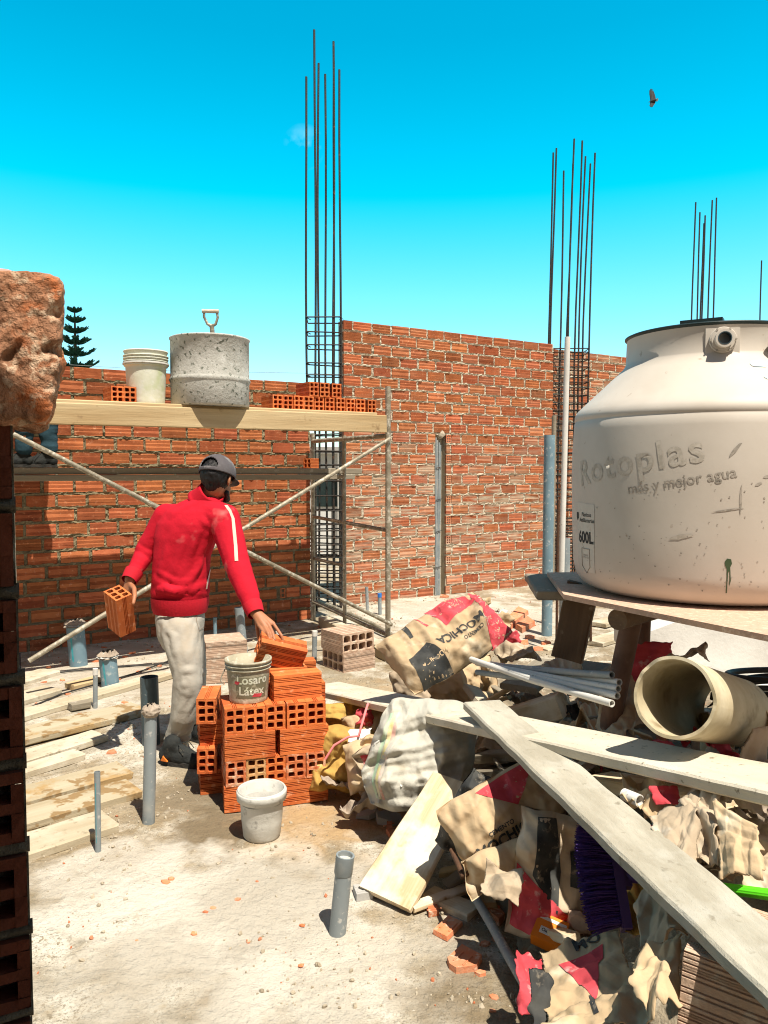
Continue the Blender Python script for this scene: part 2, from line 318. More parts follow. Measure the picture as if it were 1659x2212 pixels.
M['pants'] = mat('grey_trousers', (.41, .38, .325), (.375, .345, .295), 5, c3=(.40, .33, .24), s3=5, t3=(.60, .80), bump=.3, bscale=13, bdist=.02, bump2=.15, b2scale=450, rough=.9)
M['jeans'] = mat('blue_jeans', (.014, .042, .062), (.024, .062, .085), 9, bump=.3, bscale=50, rough=.9)
M['skin'] = mat('skin', (.40, .17, .085), (.34, .135, .065), 14, bump=.12, bscale=120, rough=.55, spec=.35)
M['hair'] = mat('black_hair', (.008, .007, .008), (.014, .012, .012), 30, stretch=(1, 1, .2), bump=.7, bscale=90, rough=.5)
M['cap'] = mat('grey_cap', (.075, .066, .072), (.11, .10, .105), 8, c3=(.30, .28, .27), s3=11, t3=(.56, .74), bump=.2, bscale=60, bump2=.2, b2scale=500, rough=.9)
M['shoe'] = mat('dark_shoe', (.012, .014, .015), (.025, .027, .025), 20, c3=(.12, .10, .07), s3=18, t3=(.64, .78), bump=.4, bscale=80, rough=.85)
M['sole'] = mat('black_sole', (.015, .015, .014), (.05, .045, .04), 20, bump=.4, bscale=90, rough=.9)
M['orange'] = mat('orange_logo', (.75, .20, .03), bump=0, rough=.6)
M['hat'] = mat('salmon_hat', (.72, .25, .20), (.66, .22, .17), 8, bump=.1, rough=.8)
M['greyshirt'] = mat('grey_shirt', (.20, .20, .21), bump=.2, bscale=30, rough=.9)
M['bark'] = mat('bark', (.09, .07, .05), (.06, .045, .035), 12, bump=.5, rough=.9)
M['needle'] = mat('needles', (.016, .075, .055), (.03, .11, .075), 3, bump=0, rough=.7)
M['feather'] = mat('black_feathers', (.008, .010, .014), (.02, .022, .022), 12, bump=.2, rough=.7)
M['feather_tip'] = mat('grey_feathers', (.06, .08, .08), bump=.1, rough=.7)
M['pale_wall'] = mat('pale_render', (.62, .62, .60), (.54, .54, .53), 2, bump=.2, rough=.9)
M['plastic_film'] = mat('film', (.34, .42, .45), (.5, .56, .57), 8, bump=.3, bscale=20, rough=.35)
M['rough_block'] = mat('rough_masonry', (.50, .245, .14), (.26, .135, .08), 18, contrast=(.38, .62), c3=(.60, .42, .29), s3=50, t3=(.54, .66), c4=(.54, .17, .065), s4=16, t4=(.54, .68), bump=1.0, bscale=60, bump2=.8, b2scale=170, rough=1.0, bdist=.014, spec=.05)
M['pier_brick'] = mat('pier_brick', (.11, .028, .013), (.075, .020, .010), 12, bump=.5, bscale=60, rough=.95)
# ---------------------------------------------------------------- ground
def ground_mat():
    m = mat('ground', (.355, .29, .20), (.235, .18, .11), 1.3, detail=9, contrast=(.38, .64), c3=(.20, .165, .11), s3=55, t3=(.58, .70), c4=(.56, .52, .44), s4=3.6, t4=(.46, .62),
            bump=1.0, bscale=26, bump2=1.0, b2scale=130, rough=.95, bdist=.02)
    t = m.node_tree; N = t.nodes; Lk = t.links.new; b = N['Principled BSDF']
    src = b.inputs['Base Color'].links[0].from_socket
    geo = N.new('ShaderNodeNewGeometry')
    nn = N.new('ShaderNodeTexNoise'); nn.inputs['Scale'].default_value = 6; nn.inputs['Detail'].default_value = 6; Lk(geo.outputs['Position'], nn.inputs['Vector'])
    def blot(c, r, colr, amt, src):
        v = N.new('ShaderNodeVectorMath'); v.operation = 'DISTANCE'; v.inputs[1].default_value = c; Lk(geo.outputs['Position'], v.inputs[0])
        ma = N.new('ShaderNodeMath'); ma.operation = 'MULTIPLY_ADD'; ma.inputs[1].default_value = r * 2.2; Lk(nn.outputs['Fac'], ma.inputs[0]); Lk(v.outputs['Value'], ma.inputs[2])
        mr = N.new('ShaderNodeMapRange'); mr.inputs['From Min'].default_value = r * 2.25; mr.inputs['From Max'].default_value = r * 1.75; mr.inputs['To Max'].default_value = amt; Lk(ma.outputs[0], mr.inputs['Value'])
        x = N.new('ShaderNodeMixRGB'); Lk(mr.outputs[0], x.inputs[0]); Lk(src, x.inputs[1]); x.inputs[2].default_value = (*colr, 1); return x.outputs[0]
    for sc__, lo, hi, c__ in ((130, .55, .64, (.15, .12, .08)), (40, .57, .66, (.21, .17, .115)), (3.2, .52, .66, (.27, .235, .175)), (75, .64, .70, (.66, .62, .55)), (9, .58, .68, (.36, .29, .19))):
        n_ = N.new('ShaderNodeTexNoise'); n_.inputs['Scale'].default_value = sc__; n_.inputs['Detail'].default_value = 5; n_.inputs['Roughness'].default_value = .65; Lk(geo.outputs['Position'], n_.inputs['Vector'])
        m_ = N.new('ShaderNodeMapRange'); m_.inputs['From Min'].default_value = lo; m_.inputs['From Max'].default_value = hi; m_.inputs['To Max'].default_value = .8; Lk(n_.outputs['Fac'], m_.inputs['Value'])
        x = N.new('ShaderNodeMixRGB'); Lk(m_.outputs[0], x.inputs[0]); Lk(src, x.inputs[1]); x.inputs[2].default_value = (*c__, 1); src = x.outputs[0]
    wet = (.17, .13, .08); sand = (.40, .27, .14); pale = (.56, .52, .45)
    for px, py, r, c, a in ((500, 1790, .28, wet, .95), (560, 1870, .32, wet, .55), (640, 1800, .28, sand, .75), (800, 1725, .42, sand, .8), (740, 1690, .3, sand, .6),
                            (420, 1715, .24, wet, .7), (500, 1960, .5, pale, .7), (250, 1900, .35, pale, .6), (700, 2080, .4, pale, .6), (380, 2060, .45, pale, .4), (1010, 2150, .22, wet, .55), (300, 2130, .3, wet, .25),
                            (600, 1950, .3, (.33, .29, .23), .5), (980, 1500, .6, sand, .5), (1000, 1330, 1.4, pale, .55), (300, 1440, 1.2, pale, .45)):
        src = blot(G(px, py), r, c, a, src)
    Lk(src, b.inputs['Base Color']); return m
M['ground'] = ground_mat()
def gz(X, Y):
    return .012 * noise.noise(Vector((X * 1.3, Y * 1.3, 0))) + .006 * noise.noise(Vector((X * 6, Y * 6, 2))) + .004 * noise.noise(Vector((X * 17, Y * 17, 5)))
g = MB(); nx, ny = 300, 330
x0, x1, y0, y1 = -5.2, 5.6, .9, 13.4
g.grid(lambda u, v: Vector((x0 + u * (x1 - x0), y0 + v ** 1.25 * (y1 - y0), gz(x0 + u * (x1 - x0), y0 + v ** 1.25 * (y1 - y0)))), nx, ny)
tag(g.obj('ground', M['ground'], origin=(0, 0, 0)), kind='structure')
g = MB(); g.grid(lambda u, v: Vector((-400 + 800 * u, -100 + 900 * v, -.06)), 4, 4)
tag(g.obj('terrain', M['ground'], origin=(0, 0, 0)), kind='structure')
def rock(mb, c, r, seed, mi=0, flat=.7, n=6):
    q = Quaternion((rnd.random() - .5, rnd.random() - .5, rnd.random() - .5, rnd.random() - .5)).normalized() if r > 0 else Quaternion()
    vs = []; fs = []
    rows = 4 if n <= 6 else 6
    vs.append(Vector((0, 0, 1)))
    for i in range(1, rows):
        a = math.pi * i / rows
        for k in range(n): b = 2 * math.pi * (k + .5 * (i % 2)) / n; vs.append(Vector((math.sin(a) * math.cos(b), math.sin(a) * math.sin(b), math.cos(a))))
    vs.append(Vector((0, 0, -1)))
    pts = []
    for v in vs:
        k = 1 + .45 * noise.noise(v * 1.4 + Vector((seed * 3.1, seed, 0)))
        w = q @ Vector((v.x * k * 1.25, v.y * k, v.z * k * flat)); pts.append(Vector(c) + w * r)
    for k in range(n): fs.append((0, 1 + k, 1 + (k + 1) % n))
    for i in range(rows - 2):
        for k in range(n):
            a = 1 + i * n + k; b = 1 + i * n + (k + 1) % n; fs.append((a, a + n, b + n, b))
    L_ = len(vs) - 1; o = 1 + (rows - 2) * n
    for k in range(n): fs.append((L_, o + (k + 1) % n, o + k))
    mb.add(pts, fs, mi)
gv = MB()
for i in range(11000):
    if i < 8000:
        py = 1280 + 900 * rnd.random() ** 1.3; px = rnd.uniform(60, 1250); q = G(px, py)
    else:
        q = Vector((rnd.uniform(-3, 4.5), rnd.uniform(5.5, 12), 0))
    if noise.noise(Vector((q.x * 2.1, q.y * 2.1, 9))) < rnd.uniform(-.25, .5): continue
    r = rnd.choice((.002, .003, .003, .004, .005, .008)) * (1 if q.y < 4 else 1.7)
    h = heap(q.x, q.y)
    if h > .03 or (q.y < 3.2 and i % 2): continue
    rock(gv, (q.x, q.y, gz(q.x, q.y) + r * .3), r, i, mi=0 if rnd.random() > .10 else 1, n=5)
tag(gv.obj('gravel', [mat('gravel', (.46, .40, .31), (.30, .25, .18), 3, bump=.3, bscale=120, rough=.95), M['chip']], origin=(0, 0, 0)), 'loose gravel, grit and crumbs of brick over the ground', 'gravel', kind='stuff')
# heap of rubble under the junk
hp = MB()
def heap_s(u, v):
    Y = 1.0 + v * 5.6; X = -.5 + u * 4.2
    h = heap(X, Y)
    n = fbm(Vector((X * 5, Y * 5, 3))) * .05 + abs(noise.noise(Vector((X * 14, Y * 14, 1)))) * .03
    return Vector((X, Y, h - .035 + (n if h > .02 else -.04)))
hp.grid(heap_s, 150, 190)
tag(hp.obj('rubble', mat('rubble', (.30, .245, .175), (.17, .135, .09), 6, c3=(.42, .36, .27), s3=26, t3=(.55, .68), c4=(.36, .16, .08), s4=9, t4=(.6, .7), bump=1, bscale=30, bump2=.6, b2scale=150, rough=.95), origin=(0, 0, 0)),
    'heap of dusty rubble under the discarded sacks and planks', 'rubble', kind='stuff')
# unseen slab added behind and above the camera to shade the pier
sl = MB(); sl.box((-1.3, -1.72, 2.72), (2.0, 2.34, .10))
tag(sl.obj('shade_slab', M['concrete']), kind='structure')
for nm_, c_, h_ in (('shade_back_wall', (-.6, -2.6, 1.3), (2.8, .1, 1.3)), ('shade_side_wall', (-2.6, -1.0, 1.3), (.1, 1.5, 1.3))):  # unseen walls, added to keep sky and bounce light off the pier
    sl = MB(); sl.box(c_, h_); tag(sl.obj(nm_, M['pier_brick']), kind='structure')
# ---------------------------------------------------------------- brick walls
def groove_profile(hb, groups=(.17, .5, .83), per=3, pitch=.0075, w=.0044, d=.0065):
    pts = [(0, 0)]
    for gc in groups:
        for k in range(per):
            c = gc * hb + (k - (per - 1) / 2) * pitch
            pts += [(c - w / 2, 0), (c - w / 4, d), (c + w / 4, d), (c + w / 2, 0)]
    pts.append((hb, 0)); return pts
def add_brick_face(mb, s0, s1, z0, hb, y, tint, groups, per):
    pr = groove_profile(hb, groups, per); n = len(pr)
    vs = [Vector((s, y + dd, z0 + zz)) for zz, dd in pr for s in (s0, s1)]
    mb.add(vs, [(2 * i, 2 * i + 1, 2 * i + 3, 2 * i + 2) for i in range(n - 1)], 0, False, tint)
    yb = y + .035
    a = [Vector((s0, y, z0)), Vector((s1, y, z0)), Vector((s1, y, z0 + hb)), Vector((s0, y, z0 + hb))]; b = [Vector((q.x, yb, q.z)) for q in a]
    mb.add(a + b, [(0, 1, 5, 4), (1, 2, 6, 5), (2, 3, 7, 6), (3, 0, 4, 7)], 0, False, tint)
def add_header(mb, s0, w, z0, hb, y, tint, nh=(2, 3)):
    # the open end of a hollow brick: a frame with recessed holes
    t = .010; cx = (w - t * (nh[0] + 1)) / nh[0]; cz = (hb - t * (nh[1] + 1)) / nh[1]
    xs = [0]; [xs.extend((xs[-1] + t, xs[-1] + t + cx)) for _ in range(nh[0])]; xs.append(w)
    zs = [0]; [zs.extend((zs[-1] + t, zs[-1] + t + cz)) for _ in range(nh[1])]; zs.append(hb)
    for i in range(len(xs) - 1):
        for k in range(len(zs) - 1):
            q = [Vector((s0 + xs[a], y, z0 + zs[b])) for a, b in ((i, k), (i + 1, k), (i + 1, k + 1), (i, k + 1))]
            if i % 2 and k % 2:
                b = [v + Vector((0, .07, 0)) for v in q]
                mb.add(q + b, [(0, 1, 5, 4), (1, 2, 6, 5), (2, 3, 7, 6), (3, 0, 4, 7), (4, 5, 6, 7)], 0, False, (.35, 0, .4, 1))
            else: mb.add(q, [(0, 1, 2, 3)], 0, False, tint)
    a = [Vector((s0, y, z0)), Vector((s0 + w, y, z0)), Vector((s0 + w, y, z0 + hb)), Vector((s0, y, z0 + hb))]; b = [v + Vector((0, .035, 0)) for v in a]
    mb.add(a + b, [(0, 1, 5, 4), (1, 2, 6, 5), (2, 3, 7, 6), (3, 0, 4, 7)], 0, False, tint)
def brick_wall(name, A, B, nc, ch, label, seed, mort, bl=.235, chase=None, headers=(), smear=None, smooth_below=0, thick=.12):
    rr = random.Random(seed); A = Vector(A); B = Vector(B); d = B - A; Lw = d.length
    ang = math.atan2(d.y, d.x); Mx = Matrix.Translation(A) @ Matrix.Rotation(ang, 4, 'Z')
    th = tag(bpy.data.objects.new(name, None), label, 'wall'); col.objects.link(th); th.matrix_world = Mx
    bk = MB(); mo = MB(); hb0 = ch - .027
    hd = {(c, round(s, 2)): 1 for c, s in headers}
    def bed(j, s0, s1):
        n = max(2, int((s1 - s0) / .013)); z = j * ch - .0135
        offs = (-.018, -.013, -.005, .005, .013, .018); rows = []
        for k, o in enumerate(offs):
            row = []
            for i in range(n + 1):
                s = s0 + (s1 - s0) * i / n
                nn = noise.noise(Vector((s * 11, z * 9 + seed, o * 50))) + .8 * noise.noise(Vector((s * 34, z * 20, o * 90 + seed)))
                y = .003 - nn * .020 if 0 < k < 5 else .012
                row.append(Vector((s, min(y, .013), z + o + (.010 * nn if 0 < k < 5 else 0))))
            rows.append(row)
        w = n + 1
        mo.add([q for r_ in rows for q in r_], [(a * w + i, a * w + i + 1, (a + 1) * w + i + 1, (a + 1) * w + i) for a in range(5) for i in range(n)], 0, False)
    def perp(s, z0, hb, wdt):
        vs = []; 
        for k in range(7):
            for i in range(5):
                o = (i / 4 - .5) * (wdt + .012)
                nn = noise.noise(Vector((s * 9 + o * 60, (z0 + k * hb / 6) * 30, seed))) + .6 * noise.noise(Vector((s * 30 + o * 90, (z0 + k * hb / 6) * 60, seed + 4)))
                y = .004 - nn * .018 if 0 < i < 4 else .013
                vs.append(Vector((s + o, min(y, .013), z0 + k * hb / 6)))
        mo.add(vs, [(k * 5 + i, k * 5 + i + 1, k * 5 + i + 6, k * 5 + i + 5) for k in range(6) for i in range(4)], 0, False)
    spans = [(0, Lw)] if not chase else [(0, chase[0]), (chase[1], Lw)]
    for j in range(nc):
        z0 = j * ch
        zt = z0 + hb0
        ctop = chase and zt > chase[2]
        s = -(j % 2) * bl * .5 - rr.random() * .02 - (.25 if j % 2 == 0 else 0) * 0
        if j % 2 == 0: s = -.02 * rr.random()
        while s < Lw:
            jw = .020 + rr.random() * .014
            L_ = bl + rr.uniform(-.006, .006)
            a, b = max(s, 0), min(s + L_, Lw)
            tnt = (max(0, min(1, rr.gauss(.5, .2))), 0, rr.random(), 1)
            if smear: tnt = (tnt[0], min(1, smear((a + b) / 2, z0) * rr.choice((.15, .5, .8, 1.1))), tnt[2], 1)
            hb = hb0 + rr.uniform(-.003, .003); y = rr.uniform(-.004, .003)
            grp = rr.choice(((.17, .5, .83), (.14, .42, .84), (.2, .72), (.16, .5, .80)))
            per = rr.choice((3, 3, 4, 5))
            if j < smooth_below: grp = rr.choice(((.5,), (.15, .85), (.2, .5)))
            pieces = [(a, b)]
            if chase and not ctop and z0 < chase[2]:
                pieces = []
                if a < chase[0]: pieces.append((a, min(b, chase[0])))
                if b > chase[1]: pieces.append((max(a, chase[1]), b))
            for (pa, pb) in pieces:
                if pb - pa < .03: continue
                hkey = [h for h in headers if h[0] == j and pa <= h[1] < pb]
                endh = chase and not ctop and ((abs(pb - chase[0]) < .004 and j % 2 == 0) or (abs(pa - chase[1]) < .004 and j % 2 == 1)) and pb - pa > .10
                if hkey:
                    hs = hkey[0][1]; w_ = .055
                    if hs - .02 - pa > .03: add_brick_face(bk, pa, hs - .014, z0, hb, y, tnt, grp, per)
                    add_header(bk, hs, w_, z0, hb, y, tnt, (1, 2))
                    if pb - (hs + w_ + .014) > .03: add_brick_face(bk, hs + w_ + .014, pb, z0, hb, y, tnt, grp, per)
                    perp(hs - .007, z0, hb, .014); perp(hs + w_ + .007, z0, hb, .014)
                elif endh:
                    if abs(pb - chase[0]) < .004: add_header(bk, pb - .075, .075, z0, hb, y, tnt, (2, 3)); add_brick_face(bk, pa, pb - .085, z0, hb, y, tnt, grp, per)
                    else: add_header(bk, pa, .075, z0, hb, y, tnt, (2, 3)); add_brick_face(bk, pa + .085, pb, z0, hb, y, tnt, grp, per)
                else: add_brick_face(bk, pa, pb, z0, hb, y, tnt, grp, per)
            if s + L_ < Lw and not (chase and not ctop and chase[0] - .03 < s + L_ < chase[1]): perp(s + L_ + jw / 2, z0, hb, jw)
            s += L_ + jw
        for (a, b) in ([(0, Lw)] if (not chase or ctop) else spans): bed(j, a, b)
    H = nc * ch - .027
    for (a, b) in spans: mo.box(((a + b) / 2, .012 + thick / 2, H / 2), ((b - a) / 2, thick / 2, H / 2))
    if chase:
        mo.box(((chase[0] + chase[1]) / 2, .012 + thick - .015, chase[2] / 2), ((chase[1] - chase[0]) / 2 + .004, .012, chase[2] / 2))
        mo.box(((chase[0] + chase[1]) / 2, .012 + thick / 2, (chase[2] + H) / 2 + .008), ((chase[1] - chase[0]) / 2 + .003, thick / 2, (H - chase[2]) / 2))
    for nm, mb, m_ in (('brickwork', bk, M['wallbrick']), ('mortar', mo, mort)):
        me = mb.mesh(nm, [m_]); bm = bmesh.new(); bm.from_mesh(me); bmesh.ops.recalc_face_normals(bm, faces=bm.faces) if nm == 'x' else None; bm.free()
        o = bpy.data.objects.new(nm, me); col.objects.link(o); o.parent = th
    th["len"] = Lw
    return th, Mx
LB = G(671, 1336); LA0 = G(60, 1408)
tl = (LB - LA0).normalized(); LA = LB - tl * 4.3
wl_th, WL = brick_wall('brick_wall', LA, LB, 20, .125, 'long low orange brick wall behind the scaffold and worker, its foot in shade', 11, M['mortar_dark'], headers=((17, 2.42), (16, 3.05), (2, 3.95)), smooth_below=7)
RA = G(744, 1306); RB = G(1178, 1262); trw = (RB - RA).normalized(); RB = RA + trw * ((RB - RA).length + .10)
LwR = (RB - RA).length
def ratio_s(px):                      # distance along the right wall under a picture column
    r = ray(px, 1300); k = r.x / r.y
    return (k * RA.y - RA.x) / (trw.x - k * trw.y)
cs0, cs1 = ratio_s(939), ratio_s(963)
def smear_r(s, z):
    return max(0, min(1, 1.25 - abs(z - .85) / 1.05)) * (1.0 if s < 1.6 else .9) + .12
wr_th, WR = brick_wall('brick_wall', RA, RB, 26, .1278, 'tall orange brick wall with white stains and a slot of grey conduits', 23, M['mortar'], chase=(cs0, cs1, 2.03), smear=smear_r)
R3A = RB + trw * .26 + Vector((-trw.y, trw.x, 0)) * .30; R3B = R3A + trw * 4.2
w3_th, W3 = brick_wall('brick_wall', R3A, R3B, 26, .1278, 'pale dusty brick wall beyond the second rebar column, mostly hidden by the tank', 31, M['mortar'], smear=lambda s, z: .75)
# conduits in the slot
cth = thing('conduit_bundle', WR @ Vector(((cs0 + cs1) / 2, .05, 0)), 'bundle of grey plastic conduits set upright in the slot of the tall wall', 'conduits')
for k in range(4):
    mb = MB(); s = cs0 + .014 + k * .0225
    mb.tube([WR @ Vector((s + .004 * math.sin(z * 3 + k), .004 + .006 * (k % 2), z)) for z in np.linspace(0.0, 1.98 - .03 * k, 12)], .0118, 10)
    mb.obj('conduit', M['pvc'], cth)
for z in (.35, .8, 1.2, 1.6):
    mb = MB(); mb.tube([WR @ Vector((s, -.014 + .004 * (i % 2), z + .004 * i)) for i, s in enumerate(np.linspace(cs0 + .003, cs0 + .10, 5))], .004, 6); mb.obj('tie', M['rebar'], cth)
mb = MB(); rock(mb, WR @ Vector(((cs0 + cs1) / 2, .02, 2.03)), .055, 5, n=8, flat=.4)
tag(mb.obj('mortar_lump', M['mortar']), 'lump of pale mortar capping the conduit slot in the tall wall', 'mortar')
# pale house far behind, seen through the gap in the walls
hs = thing('house', (-.6, 14.5, 0), 'pale rendered house glimpsed through the gap between the two brick walls', 'house')
mb = MB(); mb.box((-.6, 15.0, .95), (2.2, .5, .95)); mb.obj('wall', M['pale_wall'], hs)
mb = MB(); mb.box((-.6, 14.95, 1.96), (2.3, .6, .06)); mb.obj('roof', M['concrete'], hs)
mb = MB(); mb.box((-1.05, 14.49, 1.2), (.22, .012, .3)); mb.obj('window', M['lid'], hs)
mb = MB(); mb.tube([(-.82, 14.3, 0), (-.82, 14.3, 1.9)], .05, 10); mb.obj('downpipe', M['pvc_white'], hs)
# ---------------------------------------------------------------- rebar columns
def rebar_column(center, w, d, zc, bars, label, rad=.0125, nst=16, ax=None, stir=True, lean=0, stk=1.0):
    c = Vector(center); ax = ax or (trw, Vector((-trw.y, trw.x, 0))); th = thing('rebar_column', c, label, 'rebar column', 'rebar columns rising out of the brick walls')
    for (a, b, top, lx, ly) in bars:
        mb = MB(); p = c + ax[0] * (a * w / 2) + ax[1] * (b * d / 2); pts = []
        for i in range(9):
            t = i / 8; z = t * top; k = max(0, z - zc) ; pts.append(p + Vector((lx * k, ly * k, z)) + Vector((.008 * math.sin(z * 1.3 + a * 5 + b), 0, 0)))
        mb.tube(pts, rad, 7); mb.obj('bar', M['rebar'], th)
    if stir:
        zs = []; z = .06
        while z < zc: zs.append(z); z += (.085 if z < .9 else .165) * rnd.uniform(.8, 1.15) * stk
        zs.append(zc)
        for z in zs:
            mb = MB(); hw, hd = w / 2 + .012, d / 2 + .012; tl_ = [rnd.uniform(-.012, .012) for _ in range(4)]
            co = [c + ax[0] * (hw * i) + ax[1] * (hd * j) + Vector((0, 0, z + tl_[k])) for k, (i, j) in enumerate(((-1, -1), (1, -1), (1, 1), (-1, 1)))]
            mb.tube(co + [co[0] + ax[0] * .01], .0075, 6); mb.tube([co[0], co[0] + (ax[0] + ax[1]) * .05 + Vector((0, 0, -.02))], .0055, 6); mb.obj('stirrup', M['rebar'], th)
    mb = MB()
    for k in range(10):
        z = rnd.uniform(.3, zc + .05); p = c + ax[0] * (w / 2 * rnd.choice((-1, 1))) - ax[1] * (d / 2) + Vector((0, 0, z)); pts = [p]
        for i in range(6): pts.append(pts[-1] + Vector((rnd.uniform(-.05, .05), rnd.uniform(-.03, .01), rnd.uniform(-.02, .05))))
        mb.tube(pts, .0016, 4)
    mb.obj('tie_wire', M['rebar'], th)
    return th
def zat(px_y, Y): return P(0, px_y, Y).z
c1 = (LB + RA) / 2 + Vector((.0, .12, 0))
Yc = c1.y
c1 = P(703, 1300, Yc); c1.z = 0
topz = lambda py: zat(py, Yc)
XY = (Vector((1, 0, 0)), Vector((0, 1, 0)))
rebar_column(c1, .365, .24, topz(692), [(-1, -1, topz(178), .0, 0), (-.50, -1, topz(78), .004, 0), (-.42, 1, topz(124), .004, 0), (.04, 1, topz(148), .0, 0), (.50, 1, topz(120), .008, 0), (.58, -1, topz(103), .006, 0), (1, -1, topz(163), .002, 0), (.95, .9, topz(700), 0, 0)],
             'tall rebar column between the low wall and the tall wall, its bars highest of all', ax=XY)
c2 = RB + trw * .30 + Vector((-trw.y, trw.x, 0)) * .05; Yc2 = c2.y; t2 = lambda py: zat(py, Yc2)
rebar_column(c2, .52, .30, t2(758), [(-1, -1, t2(330), .016, 0), (-.9, 1, t2(320), .02, 0), (-.5, -1, t2(378), .012, 0), (-.1, -1, t2(310), .02, 0), (.1, 1, t2(344), .024, 0), (.3, -1, t2(314), .02, 0), (.75, 1, t2(328), .026, 0), (1, -1, t2(340), .024, 0), (1, 1, t2(344), .026, 0)],
             'rebar column at the right end of the tall wall, behind the thin white pipe', ax=XY, stk=.62)
Y3 = 14.2; c3 = P(1508, 900, Y3); c3.z = 0; t3 = lambda py: zat(py, Y3)
rebar_column(c3, .34, .3, 2.2, [(-1, -1, t3(474), .006, 0), (-.4, 1, t3(433), .01, 0), (-.1, -1, t3(438), .012, 0), (.4, 1, t3(452), .012, 0), (.7, -1, t3(430), .012, 0), (1, 1, t3(474), .012, 0)],
             'distant rebar column whose bars rise right above the tank lid', rad=.014)
Y4 = 15.5; c4 = P(1657, 900, Y4); c4.z = 0
rebar_column(c4, .30, .3, 2.2, [(-1, -1, zat(540, Y4), 0.0, 0), (-.5, 1, zat(560, Y4), .0, 0), (.6, -1, zat(520, Y4), .02, 0), (1, 1, zat(530, Y4), .02, 0)],
             'distant rebar column cut by the right edge of the photo', rad=.014)
# ---------------------------------------------------------------- scaffold
PF = G(838, 1396); PB = G(677, 1340); PM = PB.lerp(PF, .46)
nw = Vector((tl.y, -tl.x, 0))          # out of the low wall, towards the camera
SL = 3.02                              # bay length
sc_loc = PF.lerp(PB, .5) - tl * SL / 2; sc_loc.z = 0
scf = thing('scaffold', sc_loc, 'weathered steel tube scaffold frame with crossed braces in front of the low wall', 'scaffold')
zf = lambda py: zat(py, PF.y)
def part_tube(name, pts, r, m='galv', n=12, th=scf):
    mb = MB(); mb.tube(pts, r, n); return mb.obj(name, M[m], th)
up = Vector((0, 0, 1))
zt = zf(934) - .0
for base, top, k in ((PF, zf(835), 0), (PB, zat(936, PB.y), 0), (PM, zat(936, PM.y) - .02, 0)):
    part_tube('post', [base, base + up * top], .0235 if base is not PM else .018)
PFl, PBl = PF - tl * SL, PB - tl * SL
for base, top in ((PFl, 2.1), (PBl, 2.0)): part_tube('post', [base, base + up * top], .0235)
zr = zt - .03
for a, b in ((PF, PB), (PFl, PBl)): part_tube('top_rail', [a + up * zr, b + up * (zr - .0)], .022)
part_tube('rung', [PB + up * (zat(1022, PB.y)), PM + up * zat(1030, PM.y)], .017)
part_tube('rung', [PB + up * zat(1116, PB.y), PF + up * zat(1146, PF.y)], .018)
part_tube('rung', [PB + up * zat(1206, PB.y), PM + up * zat(1222, PM.y)], .017)
part_tube('bottom_rail', [PB + up * zat(1300, PB.y), PF + up * zat(1372, PF.y)], .019)
part_tube('rung', [PBl + up * 1.50, PFl + up * 1.50], .018)
nf = nw * .03
part_tube('brace', [PF + up * zf(948) + nf, P(62, 1428, (PFl + nf).y)], .0175)
part_tube('brace', [PF + up * zf(1347) + nf * 2, P(28, 938, (PFl + nf).y)], .0175)
# second end-frame tube lying at the foot of the gap
mb = MB(); mb.tube([G(690, 1298, .14), G(800, 1345, .08), G(884, 1392, .03)], .019, 10)
tag(mb.obj('steel_tube', M['galv']), 'loose steel tube sloping down to the ground beside the front scaffold post', 'tube')
def plank_obj(name, p0, p1, wdt, thk, m, label, cat='plank', group=None, roll=0, zup=None, seed=0, rag=.004, bow=0, nseg=26, taper=0):
    p0 = Vector(p0); p1 = Vector(p1); x, y, z = frame(p1 - p0, zup)
    q = Quaternion(x, roll); y = q @ y; z = q @ z; L_ = (p1 - p0).length
    mb = MB(); rings = []
    nw_ = 5
    for i in range(nseg + 1):
        t = i / nseg; s = t * L_
        jl = (rag * 2.2 if i in (0, nseg) else 0)
        w0 = -wdt / 2 + rag * noise.noise(Vector((s * 6, seed, 0))); w1 = wdt / 2 * (1 - taper * t) + rag * noise.noise(Vector((s * 6, seed + 9, 0)))
        zt_ = bow * math.sin(math.pi * t); c = min(.006, thk * .2)
        sec = [(w0 + c, -thk), (w0, -thk + c), (w0, -c), (w0 + c, 0), ((w0 + w1) / 2, .0015 * noise.noise(Vector((s * 4, seed, 5)))), (w1 - c, 0), (w1, -c), (w1, -thk + c), (w1 - c, -thk)]
        rings.append([Vector((s + jl * noise.noise(Vector((a * 40, b * 40, seed + i))), a, b + zt_ + .001 * noise.noise(Vector((s * 9, a * 20, seed))))) for a, b in sec])
    n = len(rings[0]); vs = [q for r_ in rings for q in r_]
    fs = [(i * n + k, i * n + (k + 1) % n, (i + 1) * n + (k + 1) % n, (i + 1) * n + k) for i in range(nseg) for k in range(n)]
    mb.add(vs, fs); mb.add(rings[0], [tuple(range(n))]); mb.add(rings[-1], [tuple(range(n))[::-1]])
    o = place_local(name, mb, M[m] if isinstance(m, str) else m, mtx(p0, x, y, z)); return tag(o, label, cat, group)
